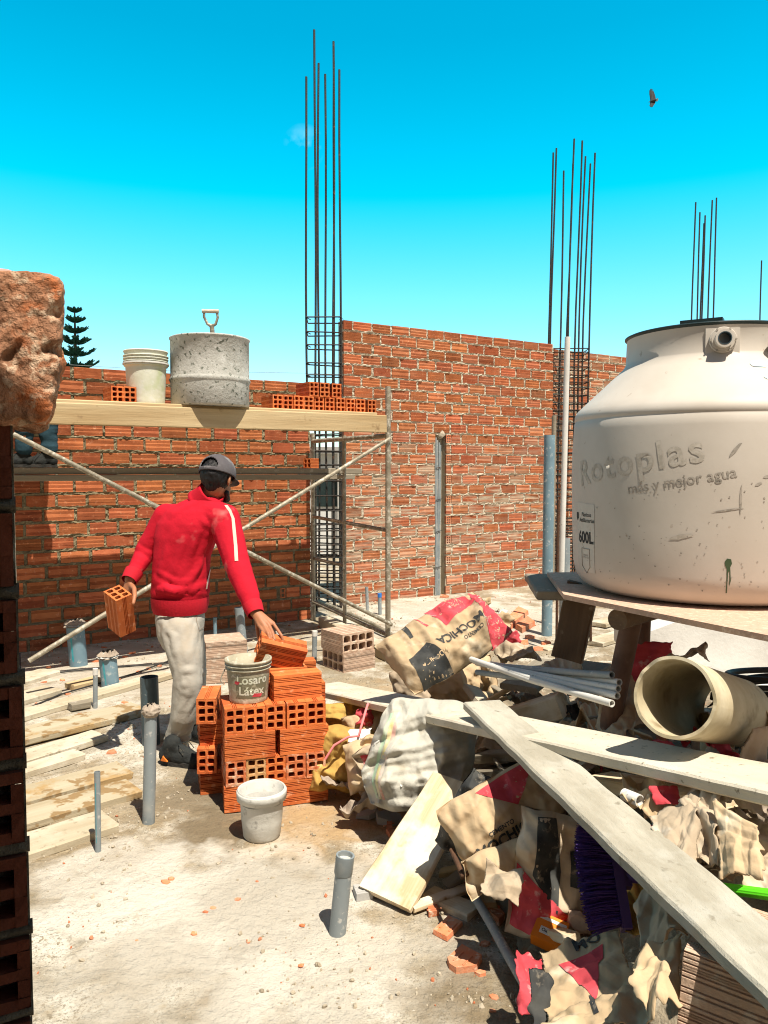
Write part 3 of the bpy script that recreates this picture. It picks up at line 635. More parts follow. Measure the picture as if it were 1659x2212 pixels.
# deck boards
zd = zt + .045
dk0 = PF + nw * .02; gp = 'boards of the upper scaffold deck'
b0 = dk0 - tl * .10; b1 = dk0 - tl * (SL + .5)
plank_obj('deck_board', b1 + up * (zd + .075), b0 + up * (zd + .10) + tl * .06, .045, .15, 'wood', 'thick timber edge board along the front of the upper scaffold deck', 'plank', gp, zup=up, seed=1)
for k in range(3):
    off = .165 + k * .255
    plank_obj('deck_board', b1 - nw * off + up * (zd + .105), b0 - nw * off + up * (zd + .125), .245, .045, 'wood', ('front walking board of the upper scaffold deck, carrying the drum', 'middle walking board of the upper scaffold deck', 'rear walking board of the upper scaffold deck nearest the wall')[k], 'plank', gp, seed=3 + k)
DECK = lambda px, back: None
def deck_pt(px, back, dz=.122):           # a point on the deck under picture column px, so far behind its front edge
    base = dk0 - nw * back; r = ray(px, 900); k = r.x / r.y
    t = (k * base.y - base.x) / (-tl.x + k * tl.y)
    q = base - tl * t; f = max(0, min(1, t / SL)); q.z = zd + dz - .018 * f; return q
# lower platform board under the second man
mp0 = P(36, 1012, 5.62); mp1 = P(748, 1012, 8.0)
mo_ = nw * .52
mA = LB + nw * .50 + tl * .25; mB_ = LB + nw * .50 - tl * 3.9
ZM = zat(1012, mA.y)
plank_obj('platform_board', mB_ + up * (ZM), mA + up * (ZM), .26, .055, 'wood_grey', 'grey plank of the lower scaffold platform, the man in jeans stands on it', 'plank', seed=15)
plank_obj('platform_board', mB_ + up * (ZM - .058) + nw * .03, mA + up * (ZM - .058) + nw * .03 - tl * .1, .26, .05, 'wood_grey', 'grey plank lying under the lower scaffold platform plank', 'plank', seed=16)
# timber form beam at the foot of the gap
plank_obj('timber_beam', G(700, 1332, .10), G(905, 1430, .10), .12, .10, 'wood_pale', 'square timber beam on the ground running past the front scaffold post', 'beam', seed=18)
# ---------------------------------------------------------------- hollow bricks
def hollow_brick_mesh(name, L_, W, H, nh, t, m, seed=0, side_groups=(.2, .5, .8), top_groups=(.5,), per=3, pitch=.0078, jit=.0012, dep=.0055):
    r_ = random.Random(seed); mb = MB()
    # outline with grooves, extruded along x
    def prof(n_, gr): return groove_profile(n_, gr, per, pitch, .0046, dep)
    out = []
    for zz, dd in prof(H, side_groups): out.append((-W / 2 + dd, zz))
    for yy, dd in prof(W, top_groups)[1:]: out.append((-W / 2 + yy, H - dd))
    for zz, dd in prof(H, side_groups)[1:]: out.append((W / 2 - dd, H - zz))
    for yy, dd in prof(W, top_groups)[1:-1]: out.append((W / 2 - yy, dd))
    n = len(out); xs = (-L_ / 2, -L_ / 6, L_ / 6, L_ / 2)
    wob = [[(r_.uniform(-jit, jit), r_.uniform(-jit, jit)) for _ in range(4)] for _ in xs]
    vs = []
    for i, x in enumerate(xs):
        for (y, z) in out: vs.append(Vector((x, y, z)))
    mb.add(vs, [(i * n + k, i * n + (k + 1) % n, (i + 1) * n + (k + 1) % n, (i + 1) * n + k) for i in range(3) for k in range(n)])
    cy = (W - t * (nh[0] + 1)) / nh[0]; cz = (H - t * (nh[1] + 1)) / nh[1]
    ys = [-W / 2]; 
    for _ in range(nh[0]): ys += [ys[-1] + t, ys[-1] + t + cy]
    ys.append(W / 2)
    zs = [0]
    for _ in range(nh[1]): zs += [zs[-1] + t, zs[-1] + t + cz]
    zs.append(H)
    for sx in (-1, 1):
        grid = [[Vector((sx * (L_ / 2 + (0 if 0 < i < len(ys) - 1 and 0 < k < len(zs) - 1 else -.0008)) + r_.uniform(-jit, jit), ys[i] + (r_.uniform(-jit, jit) * 1.6 if 0 < i < len(ys) - 1 else 0), zs[k] + (r_.uniform(-jit, jit) * 1.6 if 0 < k < len(zs) - 1 else 0))) for k in range(len(zs))] for i in range(len(ys))]
        for i in range(len(ys) - 1):
            for k in range(len(zs) - 1):
                q = [grid[i][k], grid[i + 1][k], grid[i + 1][k + 1], grid[i][k + 1]]
                if i % 2 and k % 2:
                    c = min(cy, cz) * .16; o8 = []
                    for a in range(4):
                        p, pn, pp = q[a], q[(a + 1) % 4], q[(a - 1) % 4]
                        o8 += [p + (pp - p).normalized() * c, p + (pn - p).normalized() * c]
                    for a in range(4): mb.add([q[a], o8[2 * a + 1], o8[2 * a]], [(0, 1, 2)])
                    inn = [v - Vector((sx * L_ / 2, 0, 0)) for v in o8]
                    lip = [v - Vector((sx * .004, 0, 0)) for v in o8]
                    mb.add(o8 + inn, [(a, (a + 1) % 8, 8 + (a + 1) % 8, 8 + a) for a in range(8)])
                else: mb.add(q, [(0, 1, 2, 3)])
    me = mb.mesh(name, [m]); bm = bmesh.new(); bm.from_mesh(me); bmesh.ops.remove_doubles(bm, verts=bm.verts, dist=1e-6); bmesh.ops.recalc_face_normals(bm, faces=bm.faces); bm.to_mesh(me); bm.free()
    return me
M['brick_pale'] = mat('pale_brick', (.60, .36, .16), (.50, .24, .09), 12, c3=(.66, .50, .32), s3=26, t3=(.55, .7), bump=.3, bscale=90, rough=.9)
M['brick_chalky'] = mat('chalky_brick', (.58, .18, .07), (.48, .12, .04), 10, c3=(.66, .42, .28), s3=22, t3=(.50, .66), bump=.3, bscale=90, rough=.9)
BL, BW, BH = .230, .0915, .120
brick_me = [hollow_brick_mesh('hollow_brick', BL, BW, BH, (2, 3), .0105, M['brick'], s) for s in range(3)]
def brick(M4, label, group, me=None):
    o = bpy.data.objects.new('hollow_brick', me or rnd.choice(brick_me)); col.objects.link(o); o.matrix_world = M4
    return tag(o, label, 'brick', group)
def bm4(c, xdir, tilt=None, z=None):
    x, y, z_ = frame(Vector(xdir), z); return mtx(Vector(c), x, y, z_)
# the stack beside the worker
SO = G(487, 1757); SU = (G(705, 1729) - SO).normalized(); SV = Vector((-SU.y, SU.x, 0))
SG = 'wet orange hollow bricks stacked beside the worker'
def sp(a, b, c): return SO + SU * a + SV * b + Vector((0, 0, c * BH))
jz = lambda k=.004: rnd.uniform(-k, k)
crs = ['bottom course', 'second course up', 'third course up', 'fourth course up', 'top']
order = ['leftmost', 'second from left', 'middle', 'second from right', 'rightmost']
for c in range(4):
    if c % 2 == 0:
        for i in range(2):
            sh = .02 if (i == 1) else -.0
            for row in range(5 if c == 0 else 5):
                if row in (1, 2) and True: pass
                lab = ('front ' if row == 0 else 'hidden inner ') + ('left' if i == 0 else 'right') + ' long brick in the ' + crs[c] + ' of the wet stack' if row < 2 else None
                if row in (1, 2, 3): continue
                brick(bm4(sp(.115 + .252 * i + jz(), BW / 2 + row * .0935 + jz(), c), SU + SV * jz(.03)), ('front ' if row == 0 else 'rear ') + ('left' if i == 0 else 'right') + ' orange brick laid lengthwise, ' + crs[c] + ' of the wet stack', SG)
    else:
        for i in range(5):
            ob_ = brick(bm4(sp(BW / 2 + i * .0945 + jz(.003), .115 + jz(.006), c), SV + SU * jz(.02)), order[i] + ' of five open ended bricks, ' + crs[c] + ' of the wet stack', SG)
            if c == 1 and i in (0, 1, 3, 4): ob_.material_slots[0].link = 'OBJECT'; ob_.material_slots[0].material = M['brick_pale'] if i == 1 else M['brick_chalky']
# second row behind, left side
for c in range(4):
    if c % 2 == 1:
        brick(bm4(sp(-.045, .30, c), SU * .2 + SV), 'orange brick at the back left of the wet stack, ' + crs[c], SG)
        brick(bm4(sp(.20, .35, c), SU), 'orange brick behind the front row of the wet stack, ' + crs[c], SG)
        brick(bm4(sp(.42, .35, c), SU), 'orange brick at the back right of the wet stack, ' + crs[c], SG)
    else:
        for q in range(2): brick(bm4(sp(.02, .28 + q * .094, c), SU), ('nearer ' if q == 0 else 'farther ') + 'brick at the back left of the wet stack, ' + crs[c], SG)
        brick(bm4(sp(.36, .30, c), SU), 'orange brick filling the middle of the wet stack, ' + crs[c], SG)
brick(bm4(sp(.345, .10, 4), SU + SV * .06), 'orange brick lying lengthwise on top at the front right of the wet stack', SG)
brick(bm4(sp(.30, .215, 4), SU + SV * .02), 'orange brick on top of the wet stack behind the front right one', SG)
brick(bm4(sp(.37, .33, 4), SU - SV * .05), 'orange brick on top of the wet stack at the very back', SG)
# brick being lifted off the stack by the worker's right hand
HB0 = P(560, 1412, 3.74); HB1 = P(650, 1412, 3.78)
xb_ = (P(652, 1405, 3.78) - P(562, 1385, 3.72)).normalized()
HBc = P(598, 1428, 3.73)
LIFT = bm4(HBc, xb_, z=Vector((.05, -.38, .9)))
brick(LIFT, 'tilted orange brick under the right hand of the worker', SG)
# brick held in the left hand, open end up
upv = (P(262, 1288, 3.9) - P(258, 1352, 4.0)).normalized()
upv = Vector((.06, -.42, .9)).normalized()
HLc = P(259, 1320, 3.98); yv = Vector((.75, -.62, -.25)); xx = upv; zz = (yv - xx * yv.dot(xx)).normalized()
HELD = mtx(HLc - zz * BH / 2, xx, zz.cross(xx), zz)
brick(HELD, 'orange brick hanging upright from the left hand of the worker', SG)
# scaffold deck bricks
DG = 'orange bricks set out on the upper scaffold deck'
dn = nw; dt = tl
ex = -nw                                     # bricks lie across the deck, ends to the camera
for i in range(10):
    q = deck_pt(582 + i * 22.2 + 6, .215 + rnd.uniform(-.012, .012)); lab = ['first', 'second', 'third', 'fourth', 'fifth', 'sixth', 'seventh', 'eighth', 'ninth', 'last'][i]
    brick(bm4(q, ex + dt * jz(.05)), lab + ' from the left of ten bricks rowed on the upper scaffold deck', DG)
for i in range(3):
    q = deck_pt(664 + i * 25, .215); q.z += BH + .001
    brick(bm4(q, ex + dt * jz(.05)), ['left', 'middle', 'right'][i] + ' of three bricks on top of the row on the upper scaffold deck', DG)
for i in range(2):
    q = deck_pt(246 + i * 28, .215)
    brick(bm4(q, ex + dt * jz(.04)), ['left', 'right'][i] + ' of two bricks beside the white bucket on the upper scaffold deck', DG)
qb = mA - tl * .02 - tl * .34 + up * ZM
qb = P(672, 1006, (mA - tl * .4).y); qb.z = ZM + .002
half_me = hollow_brick_mesh('hollow_brick', .13, BW, BH * .8, (2, 2), .0105, M['brick'], 9)
brick(bm4(qb, Vector((.5, .85, 0))), 'single broken brick on the right end of the lower scaffold platform', None, half_me)
# dusty ceiling blocks on the ground
CG = 'big dusty hollow blocks standing on the ground'
block_me = [hollow_brick_mesh('hollow_block', .30, .30, .15, (4, 2), .012, M['brick_dusty'], 20 + s, side_groups=(.12, .3, .5, .7, .88), top_groups=(.1, .3, .5, .7, .9), per=4, pitch=.010, jit=.002, dep=.004) for s in range(2)]
def block(M4, label, s=0):
    o = bpy.data.objects.new('hollow_block', block_me[s]); col.objects.link(o); o.matrix_world = M4; return tag(o, label, 'block', CG)
cb = G(742, 1456)
ub = Vector((.80, .60, 0)).normalized(); vb = Vector((-.60, .80, 0))
block(bm4(cb + ub * .15 + vb * .15, ub), 'lower of two dusty hollow blocks stacked behind the plank, holes to the left', 0)
block(bm4(cb + ub * .15 + vb * .15 + Vector((-.01, 0, .152)), vb - ub * .02), 'upper of two dusty hollow blocks stacked behind the plank, holes to the right', 1)
cb = G(440, 1478); ub = Vector((.95, .3, 0)).normalized(); vb = Vector((-.3, .95, 0))
block(bm4(cb + ub * .10 + vb * .15, ub), 'dusty hollow block on the ground behind the legs of the worker, holes to the left', 0)
block(bm4(cb + ub * .16 + vb * .16 + Vector((0, 0, .151)), ub + vb * .06), 'dusty hollow block lying on another behind the worker and the grimy bucket', 1)
# ---------------------------------------------------------------- buckets, drum, shovel
def tapered(r0, r1, h, wall=.004, ribs=(), lip=.006, n=56):
    prof = [(0.001, 0), (r0, 0), (r0 + .002, .004)]
    for k in range(1, 12):
        t = k / 12; prof.append((lerp(r0, r1, t), h * t))
    for (z, dr, hh) in ribs:
        rr = lerp(r0, r1, z / h); prof += [(rr, z), (rr + dr, z + .001), (rr + dr, z + hh), (rr, z + hh + .001)]
    prof = sorted(prof[3:], key=lambda q: q[1]); prof = [(0.001, 0), (r0, 0), (r0 + .002, .004)] + prof
    prof += [(r1, h - .012), (r1 + lip, h - .011), (r1 + lip, h), (r1 - wall, h)]
    prof += [(lerp(r1, r0, .5) - wall, h * .5), (r0 - wall, .006), (.001, .006)]
    return prof
def text_geo(s, size, bold=0.0, maxlen=.02, space=1.0):
    cu = bpy.data.curves.new('txt', 'FONT'); cu.body = s; cu.size = size; cu.space_character = space; cu.offset = bold; cu.align_x = 'CENTER'; cu.align_y = 'CENTER'; cu.resolution_u = 3
    ob = bpy.data.objects.new('txt', cu); col.objects.link(ob); dg = bpy.context.evaluated_depsgraph_get(); dg.update()
    me = bpy.data.meshes.new_from_object(ob.evaluated_get(dg)); bm = bmesh.new(); bm.from_mesh(me)
    bmesh.ops.triangulate(bm, faces=bm.faces)
    for _ in range(4):
        es = [e for e in bm.edges if e.calc_length() > maxlen]
        if not es: break
        bmesh.ops.subdivide_edges(bm, edges=es, cuts=1); bmesh.ops.triangulate(bm, faces=[f for f in bm.faces if len(f.verts) > 3])
    vs = [(v.co.x, v.co.y) for v in bm.verts]; bm.verts.index_update(); fs = [tuple(v.index for v in f.verts) for f in bm.faces]
    bm.free(); bpy.data.objects.remove(ob); bpy.data.curves.remove(cu); bpy.data.meshes.remove(me)
    return vs, fs
def poly_geo(poly, maxlen=.02):
    bm = bmesh.new(); bm.faces.new([bm.verts.new((x, y, 0)) for x, y in poly]); bmesh.ops.triangulate(bm, faces=bm.faces)
    for _ in range(7):
        es = [e for e in bm.edges if e.calc_length() > maxlen]
        if not es: break
        bmesh.ops.subdivide_edges(bm, edges=es, cuts=1); bmesh.ops.triangulate(bm, faces=[f for f in bm.faces if len(f.verts) > 3])
    bm.verts.index_update(); vs = [(v.co.x, v.co.y) for v in bm.verts]; fs = [tuple(v.index for v in f.verts) for f in bm.faces]; bm.free(); return vs, fs
# drum
dq = deck_pt(455, .165)
dr = thing('drum', dq, 'cut down steel drum caked in grey cement on the upper scaffold deck', 'drum')
mb = MB(); RD = .300; hd_ = .525
mb.lathe([(.001, .0), (RD - .01, 0), (RD, .012), (RD, .17), (RD + .004, .185), (RD + .012, .20), (RD + .004, .215), (RD, .23), (RD, hd_ - .02), (RD + .006, hd_ - .014), (RD + .008, hd_ - .004), (RD, hd_), (RD - .008, hd_), (RD - .01, .3), (RD - .01, .02)], dq, 72, wob=.006, seed=3)
mb.obj('shell', M['drum'], dr)
mb = MB(); mb.lathe([(RD - .011, .33), (.15, .36), (.001, .37)], dq, 48, wob=.02); mb.obj('mortar_fill', M['mix_wet'], dr)
# spade in the drum
sb = dq + Vector((-.02, -.05, .36)); st = deck_pt(457, .335); st.z = zat(668, st.y)
st = P(454, 668, dq.y - .02); sm_ = P(459, 720, dq.y); ax_ = (st - sm_).normalized()
sv = thing('spade', sb, 'spade with a worn wooden shaft and D handle standing in the cement drum', 'spade')
sidev = Vector((1, .12, 0)).normalized()
mb = MB(); mb.tube([sm_ - ax_ * .68, sm_ + ax_ * .05], .018, 12); mb.obj('shaft', M['wood_grey'], sv)
mb = MB(); hw = .052; gtop = st - ax_ * .015
mb.tube([sm_ + ax_ * .02, sm_ + ax_ * .055, sm_ + ax_ * .07 + sidev * hw * .6, gtop - ax_ * .045 + sidev * hw, gtop + sidev * hw * .93], [.019, .017, .011, .010, .010], 10)
mb.tube([sm_ + ax_ * .055, sm_ + ax_ * .07 - sidev * hw * .6, gtop - ax_ * .045 - sidev * hw, gtop - sidev * hw * .93], [.017, .011, .010, .010], 10)
mb.obj('yoke', M['galv'], sv)
mb = MB(); mb.tube([gtop - sidev * (hw + .012), gtop, gtop + sidev * (hw + .012)], .0155, 12); mb.obj('grip', mat('worn_grip', (.62, .56, .46), (.45, .38, .28), 20, bump=.2, rough=.7), sv)
# white bucket stack on the deck
bq = deck_pt(317, .23)
bk_ = thing('bucket', bq, 'tall white plastic bucket with ringed rim beside the cement drum', 'bucket')
h_ = .40; r0, r1 = .133, .155
mb = MB(); mb.lathe(tapered(r0, r1, h_, ribs=((.285, .012, .012), (.315, .013, .008), (.335, .013, .008), (.355, .013, .008))), bq, 64); mb.obj('shell', M['bucket'], bk_)
mb = MB(); mb.lathe([(r0 + .016, .297), (r0 + .036, .298), (r0 + .036, .302), (r0 + .034, .312)], bq, 64); mb.obj('rim_band', M['white_mortar'], bk_)
# white bucket on the ground
gq = G(559, 1826) + Vector((0, .085, 0)); gq.z = 0
gb = thing('bucket', gq, 'small white cement caked bucket on the ground in front of the wet stack', 'bucket')
kb = .82; mb = MB()
kk = lambda L_: [(x * kb, z * kb) for x, z in L_]
mb.lathe(kk([(.001, 0), (.088, 0), (.096, .012), (.105, .10), (.112, .20), (.1135, .203), (.128, .203), (.130, .242), (.127, .2465), (.120, .247), (.113, .242), (.106, .10), (.098, .05)]), gq, 64, wob=.012, seed=1)
mb.obj('shell', M['white_mortar'], gb)
mb = MB(); mb.lathe(kk([(.112, .19), (.07, .178), (.001, .170)]), gq, 40, wob=.05, seed=8); mb.obj('mortar_fill', M['mix_wet'], gb)
mb = MB(); mb.lathe(kk([(.1235, .243), (.1235, .2545), (.1165, .2545), (.1165, .238)]), gq, 64, wob=.012, seed=5); mb.obj('rim', M['white_mortar'], gb)
# grimy paint bucket on the stack
pq = sp(.125, .13, 4) + Vector((0, 0, .001))
pb = thing('bucket', pq, 'grimy paint bucket with faded lettering standing on the wet stack', 'bucket')
hp_ = .195; r0, r1 = .088, .104
mb = MB(); mb.lathe(tapered(r0, r1, hp_, ribs=((.150, .006, .006), (.168, .007, .006))), pq, 56, wob=.01, seed=2); mb.obj('shell', M['dirty_bucket'], pb)
mb = MB(); mb.tube([pq + Vector((-.103, -.03, .15)), pq + Vector((-.116, -.05, .12)), pq + Vector((-.118, -.06, .10)), pq + Vector((-.105, -.055, .085))], .003, 6); mb.obj('handle', M['galv'], pb)
def on_cone(c, r0, r1, h, a0, z0, off=.0012, skew=0):
    def S(x, y):
        z = z0 + y; rr = lerp(r0, r1, z / h) + off; a = a0 + x / rr
        return c + Vector((rr * math.sin(a), -rr * math.cos(a), z + x * skew))
    return S
def print_on(S, geo, name, m, parent):
    vs, fs = geo; mb = MB(); mb.add([S(x, y) for x, y in vs], fs, 0, True); return mb.obj(name, m, parent)
Sb = on_cone(pq, r0, r1, hp_, .30, .095)
print_on(on_cone(pq, r0, r1, hp_, .25, .08, .0008), poly_geo([(-.07, -.055), (.085, -.055), (.09, .045), (-.065, .045)]), 'printed_label', mat('grimy_label', (.12, .115, .075), (.20, .18, .11), 10, c3=(.34, .31, .22), s3=30, t3=(.56, .68), bump=.1), pb)
print_on(on_cone(pq, r0, r1, hp_, .38, .112), text_geo('Losaro', .056, .0012, .01), 'lettering', M['bucket'], pb)
print_on(on_cone(pq, r0, r1, hp_, .34, .060), text_geo('L\u00e1tex', .056, .0012, .01), 'lettering', M['bucket'], pb)
print_on(on_cone(pq, r0, r1, hp_, -.38, .10, .0016), poly_geo([(-.014, -.004), (.0, -.009), (.012, -.003), (.014, .005), (.0, .008), (-.012, .006)]), 'red_mark', M['red_print'], pb)
print_on(on_cone(pq, r0, r1, hp_, .62, .040, .0018), poly_geo([(-.025, -.006), (.02, -.010), (.028, .004), (-.015, .010)]), 'red_mark', M['red_print'], pb)
# ---------------------------------------------------------------- plastic pipes standing in the floor
def standing_pipe(px0, py0, px1, py1, wpx, m, label, hollow=True, z0=0, cap=None, collar=False, group='plastic pipe stubs standing in the floor'):
    b = G(px0, py0, z0); Y = b.y; r = wpx / 1660 * Y / 2; b = b + Vector((0, r * .8, 0)); t = P(px1, py1, Y + r * .8)
    th = thing('pipe_stub', b, label, 'pipe', group); b2 = b - Vector((0, 0, .05))
    mb = MB()
    if hollow: mb.tube([b2, t], r, 24, inner=r * .86)
    else: mb.tube([b2, t], r, 24)
    mb.obj('tube', M[m], th)
    ax = (t - b).normalized()
    if collar:
        mb = MB(); mb.tube([t - ax * .065, t - ax * .060, t + ax * .002], [r * 1.0, r * 1.09, r * 1.10], 24, inner=r * .9); mb.obj('socket', M[m], th)
        mb = MB(); mb.tube([t - ax * .02, t - ax * .014], r * .88, 20); mb.obj('filling', M['white_mortar'], th)
    if cap == 'rim':
        for q_ in range(3):
            mb = MB()
            def S(u, v, q_=q_):
                a = u * 2 * math.pi; k = noise.noise(Vector((math.cos(a) * 2.2, math.sin(a) * 2.2, px0 + q_ * 5))); k2 = noise.noise(Vector((math.cos(a) * 5, math.sin(a) * 5, v * 3 + q_)))
                rr = r * (1.22 - .5 * v + .22 * k * (1 - v) + .06 * k2); return t + Vector((rr * math.cos(a), rr * math.sin(a), -r * .25 + r * (.10 + .18 * q_) + r * .42 * v * (1 + k) + r * .14 * k2))
            mb.grid(S, 60, 8); mb.obj('paper_fringe', M['rag'] if q_ != 1 else M['white_mortar'], th)
    if cap == 'paper':
        mb = MB()
        def S(u, v):
            a = u * 2 * math.pi; k = .75 + .5 * noise.noise(Vector((math.cos(a) * 1.6, math.sin(a) * 1.6, v * 3 + px0)))
            rr = r * (1.12 + .5 * math.sin(v * math.pi) * k) if v < .72 else r * (1.3 - (v - .72) * 3.4 * k)
            k3 = noise.noise(Vector((math.cos(a) * 4, math.sin(a) * 4, v * 5))); rr += r * .22 * k3; return t + Vector((rr * math.cos(a), rr * math.sin(a), -r * .9 + v * r * 1.9 * (.75 + .4 * k) + r * .2 * k3))
        mb.grid(S, 64, 20); mb.obj('paper_plug', M['rag'] if wpx > 30 else M['rag'], th)
    if cap == 'white':
        mb = MB(); mb.tube([t - ax * .03, t + ax * .012], r * 1.12, 16); mb.obj('cap', M['pvc_white'], th)
    if cap == 'blue':
        mb = MB(); mb.tube([t - ax * .03, t + ax * .012], r * 1.12, 16); mb.obj('cap', mat('blue_cap', (.03, .16, .5), bump=0, rough=.5), th)
    if m in ('pvc_blue', 'pvc') and 12 < wpx < 42 and cap != 'blue' and not collar and px0 < 300 or px0 == 463:
        mb = MB(); vs = []; L_ = (t - b).length
        def Sx(u, v): 
            a = -1.9 + .22 * u; zz = b + ax * (L_ * (.12 + .75 * v)); return zz + Vector((math.cos(a) * r * 1.012, math.sin(a) * r * 1.012, 0))
        mb.grid(Sx, 2, 6); mb.obj('printed_line', M['teal'], th)
    return th
standing_pipe(317, 1782, 326, 1535, 27, 'pvc', 'tall grey pipe left of the worker with a wad of paper round its mouth', cap='paper')
standing_pipe(210, 1842, 210, 1667, 13, 'pvc', 'thin grey pipe with teal print nearest the left planks, closest thin one')
standing_pipe(322, 1612, 322, 1462, 39, 'pvc_dark', 'wide dark open pipe behind the tall paper plugged pipe')
standing_pipe(235, 1487, 232, 1418, 38, 'pvc_blue', 'short wide blue grey pipe with cement and paper over its mouth', cap='rim')
standing_pipe(165, 1440, 162, 1350, 38, 'pvc_blue', 'wide blue grey pipe near the foot of the low wall topped by a dark rag', cap='rim')
standing_pipe(204, 1530, 206, 1448, 10, 'pvc', 'thin grey pipe with a white tip beside the short wide pipe', cap='white')
standing_pipe(527, 1428, 516, 1312, 20, 'pvc', 'leaning grey pipe behind the reaching arm of the worker')
standing_pipe(465, 1402, 464, 1334, 8, 'pvc_blue', 'thin pipe with a teal line behind the back of the worker')
standing_pipe(678, 1432, 680, 1366, 11, 'pvc', 'thin grey pipe with a pale cap left of the stacked dusty blocks', cap='white')
standing_pipe(725, 2022, 746, 1848, 38, 'pvc', 'grey pipe with a socket in the foreground beside the raw timber board', collar=True)
standing_pipe(821, 1328, 820, 1284, 8, 'pvc', 'thin pipe with a blue cap behind the front scaffold post', cap='blue')
standing_pipe(794, 1320, 792, 1268, 7, 'pvc', 'thin pipe at the foot of the tall wall near the scaffold, without a cap')
standing_pipe(601, 1386, 600, 1366, 8, 'pvc', 'tiny pipe stub behind the right hand of the worker', cap='white')
def tall_pipe(px0, py0, px1, py1, wpx, m, label, Y):
    a = P(px0, py0, Y); b = P(px1, py1, Y); r = wpx / 1660 * Y / 2
    mb = MB(); mb.tube([a, b], r, 24, inner=r * .85); return tag(mb.obj('upright_pipe', M[m]), label, 'pipe', 'tall pipes beside the tank')
Yp = G(1181, 1372).y
tall_pipe(1181, 1374, 1187, 940, 23, 'pvc_blue', 'thick blue grey pipe standing tall left of the tank', Yp)
tall_pipe(1192, 1300, 1197, 898, 10, 'wood_grey', 'thin grey post right behind the thick blue grey pipe', Yp + .5)
tall_pipe(1213, 1240, 1226, 728, 12, 'pvc_white', 'long thin white pipe standing left of the tank', Yp - .7)
tall_pipe(1219, 1395, 1220, 1162, 23, 'pvc', 'short grey sleeve pipe at the foot of the thin white pipe', Yp - .55)
# upright rebars at the stand
def rod(p, label, r=.008, m='rust'):
    mb = MB(); mb.tube(p, r, 8); return tag(mb.obj('steel_rod', M[m]), label, 'steel rod', 'rebar rods')
rod([P(1202, 1440, 4.4), P(1205, 1160, 4.4), P(1207, 1080, 4.4)], 'rusty rebar rod left of the plank prop under the tank', .0085)
rod([P(1276, 1385, 4.4), P(1275, 1240, 4.4)], 'rusty rebar rod between the plank prop and the pipe leg under the tank', .0085)
# ---------------------------------------------------------------- water tank and its stand
TC = Vector((1.225, 2.92, 0)); TZ = 1.105
tk = thing('water_tank', TC + Vector((0, 0, TZ)), 'large beige plastic water tank with faded lettering on a raised board', 'water tank')
c_ = TC + Vector((0, 0, TZ)); RT = .498
prof = [(.001, .0), (.36, .0), (.42, .006), (.455, .024), (.478, .055), (.488, .10), (.494, .25), (RT, .42), (RT - .001, .52), (.492, .60), (.490, .632), (.4885, .634), (.4885, .640), (.490, .642), (.488, .660), (.478, .678), (.455, .700), (.40, .752), (.33, .818), (.310, .838), (.303, .850), (.300, .856), (.297, .950), (.30, .954)]
mb = MB(); mb.lathe(prof, c_, 128); body = mb.obj('body', M['tank'], tk)
mb = MB(); mb.lathe([(.296, .944), (.302, .949), (.305, .951), (.305, .955), (.298, .958), (.20, .961), (.12, .962), (.001, .962)], c_, 96); mb.obj('lid', M['lid'], tk)
for a, w_ in ((-2.1, .07), (-.55, .05), (1.9, .07)):
    mb = MB(); q = c_ + Vector((.20 * math.cos(a), .20 * math.sin(a), .968)); mb.box(q, (w_, .025, .014), frame(Vector((-math.sin(a), math.cos(a), 0)))); mb.obj('lid_grip', M['lid'], tk)
# inlet fitting on the neck
def fitting(px, py, r, nm, L_=.05):
    rr = ray(px, py); dx = rr.x / rr.y
    # intersect with neck cylinder
    a = Vector((rr.x, rr.y)); o = Vector((-TC.x, -TC.y)); A_ = a.dot(a); B_ = 2 * a.dot(o); C_ = o.dot(o) - .30 ** 2; t = (-B_ - math.sqrt(max(0, B_ * B_ - 4 * A_ * C_))) / (2 * A_)
    p = CAMP + rr * t; n_ = (Vector((p.x, p.y, 0)) - Vector((TC.x, TC.y, 0))).normalized()
    mb = MB(); mb.tube([p - n_ * .03, p + n_ * .012, p + n_ * .0125], [r * 1.45, r * 1.45, r * 1.4], 28); mb.tube([p + n_ * .012, p + n_ * .018], r * 1.25, 28)
    for k in range(6):
        a_ = k * math.pi / 3; s_ = n_.cross(up); q = p + n_ * .015 + (s_ * math.cos(a_) + up * math.sin(a_)) * r * 1.33; mb.tube([q, q + n_ * .005], .0035, 8, mi=1)
    mb.obj('flange', [M['tank'], M['tank_grime']], tk)
    mb = MB(); mb.tube([p + n_ * .012, p + n_ * L_], r * .98, 28, inner=r * .74); mb.obj('inlet', M['tank'], tk)
    mb = MB(); mb.tube([p + n_ * .016, p + n_ * (L_ + .001)], r * .72, 24, inner=r * .64); mb.obj('inlet_liner', M['pvc_dark'], tk)
    mb = MB(); s_ = n_.cross(up); mb.box(p - n_ * .012 - up * .002, (r * 1.8, .012, .044), (s_, n_, up)); mb.obj('boss', M['tank'], tk)
fitting(1561, 735, .030, 'inlet')
def fit_side(px, py):
    p = P(px, py, 2.62); n_ = Vector((.55, -.83, 0)).normalized(); mb = MB(); mb.tube([p, p + n_ * .10], .026, 24, inner=.018); mb.obj('outlet', M['tank'], tk)
fit_side(1668, 745)
def tank_xy(px, py, R_=.497):
    rr = ray(px, py); a = Vector((rr.x, rr.y)); o = Vector((-TC.x, -TC.y)); A_ = a.dot(a); B_ = 2 * a.dot(o); C_ = o.dot(o) - R_ ** 2
    D_ = B_ * B_ - 4 * A_ * C_
    t = (-B_ - math.sqrt(max(0, D_))) / (2 * A_); p = CAMP + rr * t; return math.atan2(p.x - TC.x, -(p.y - TC.y)), p.z
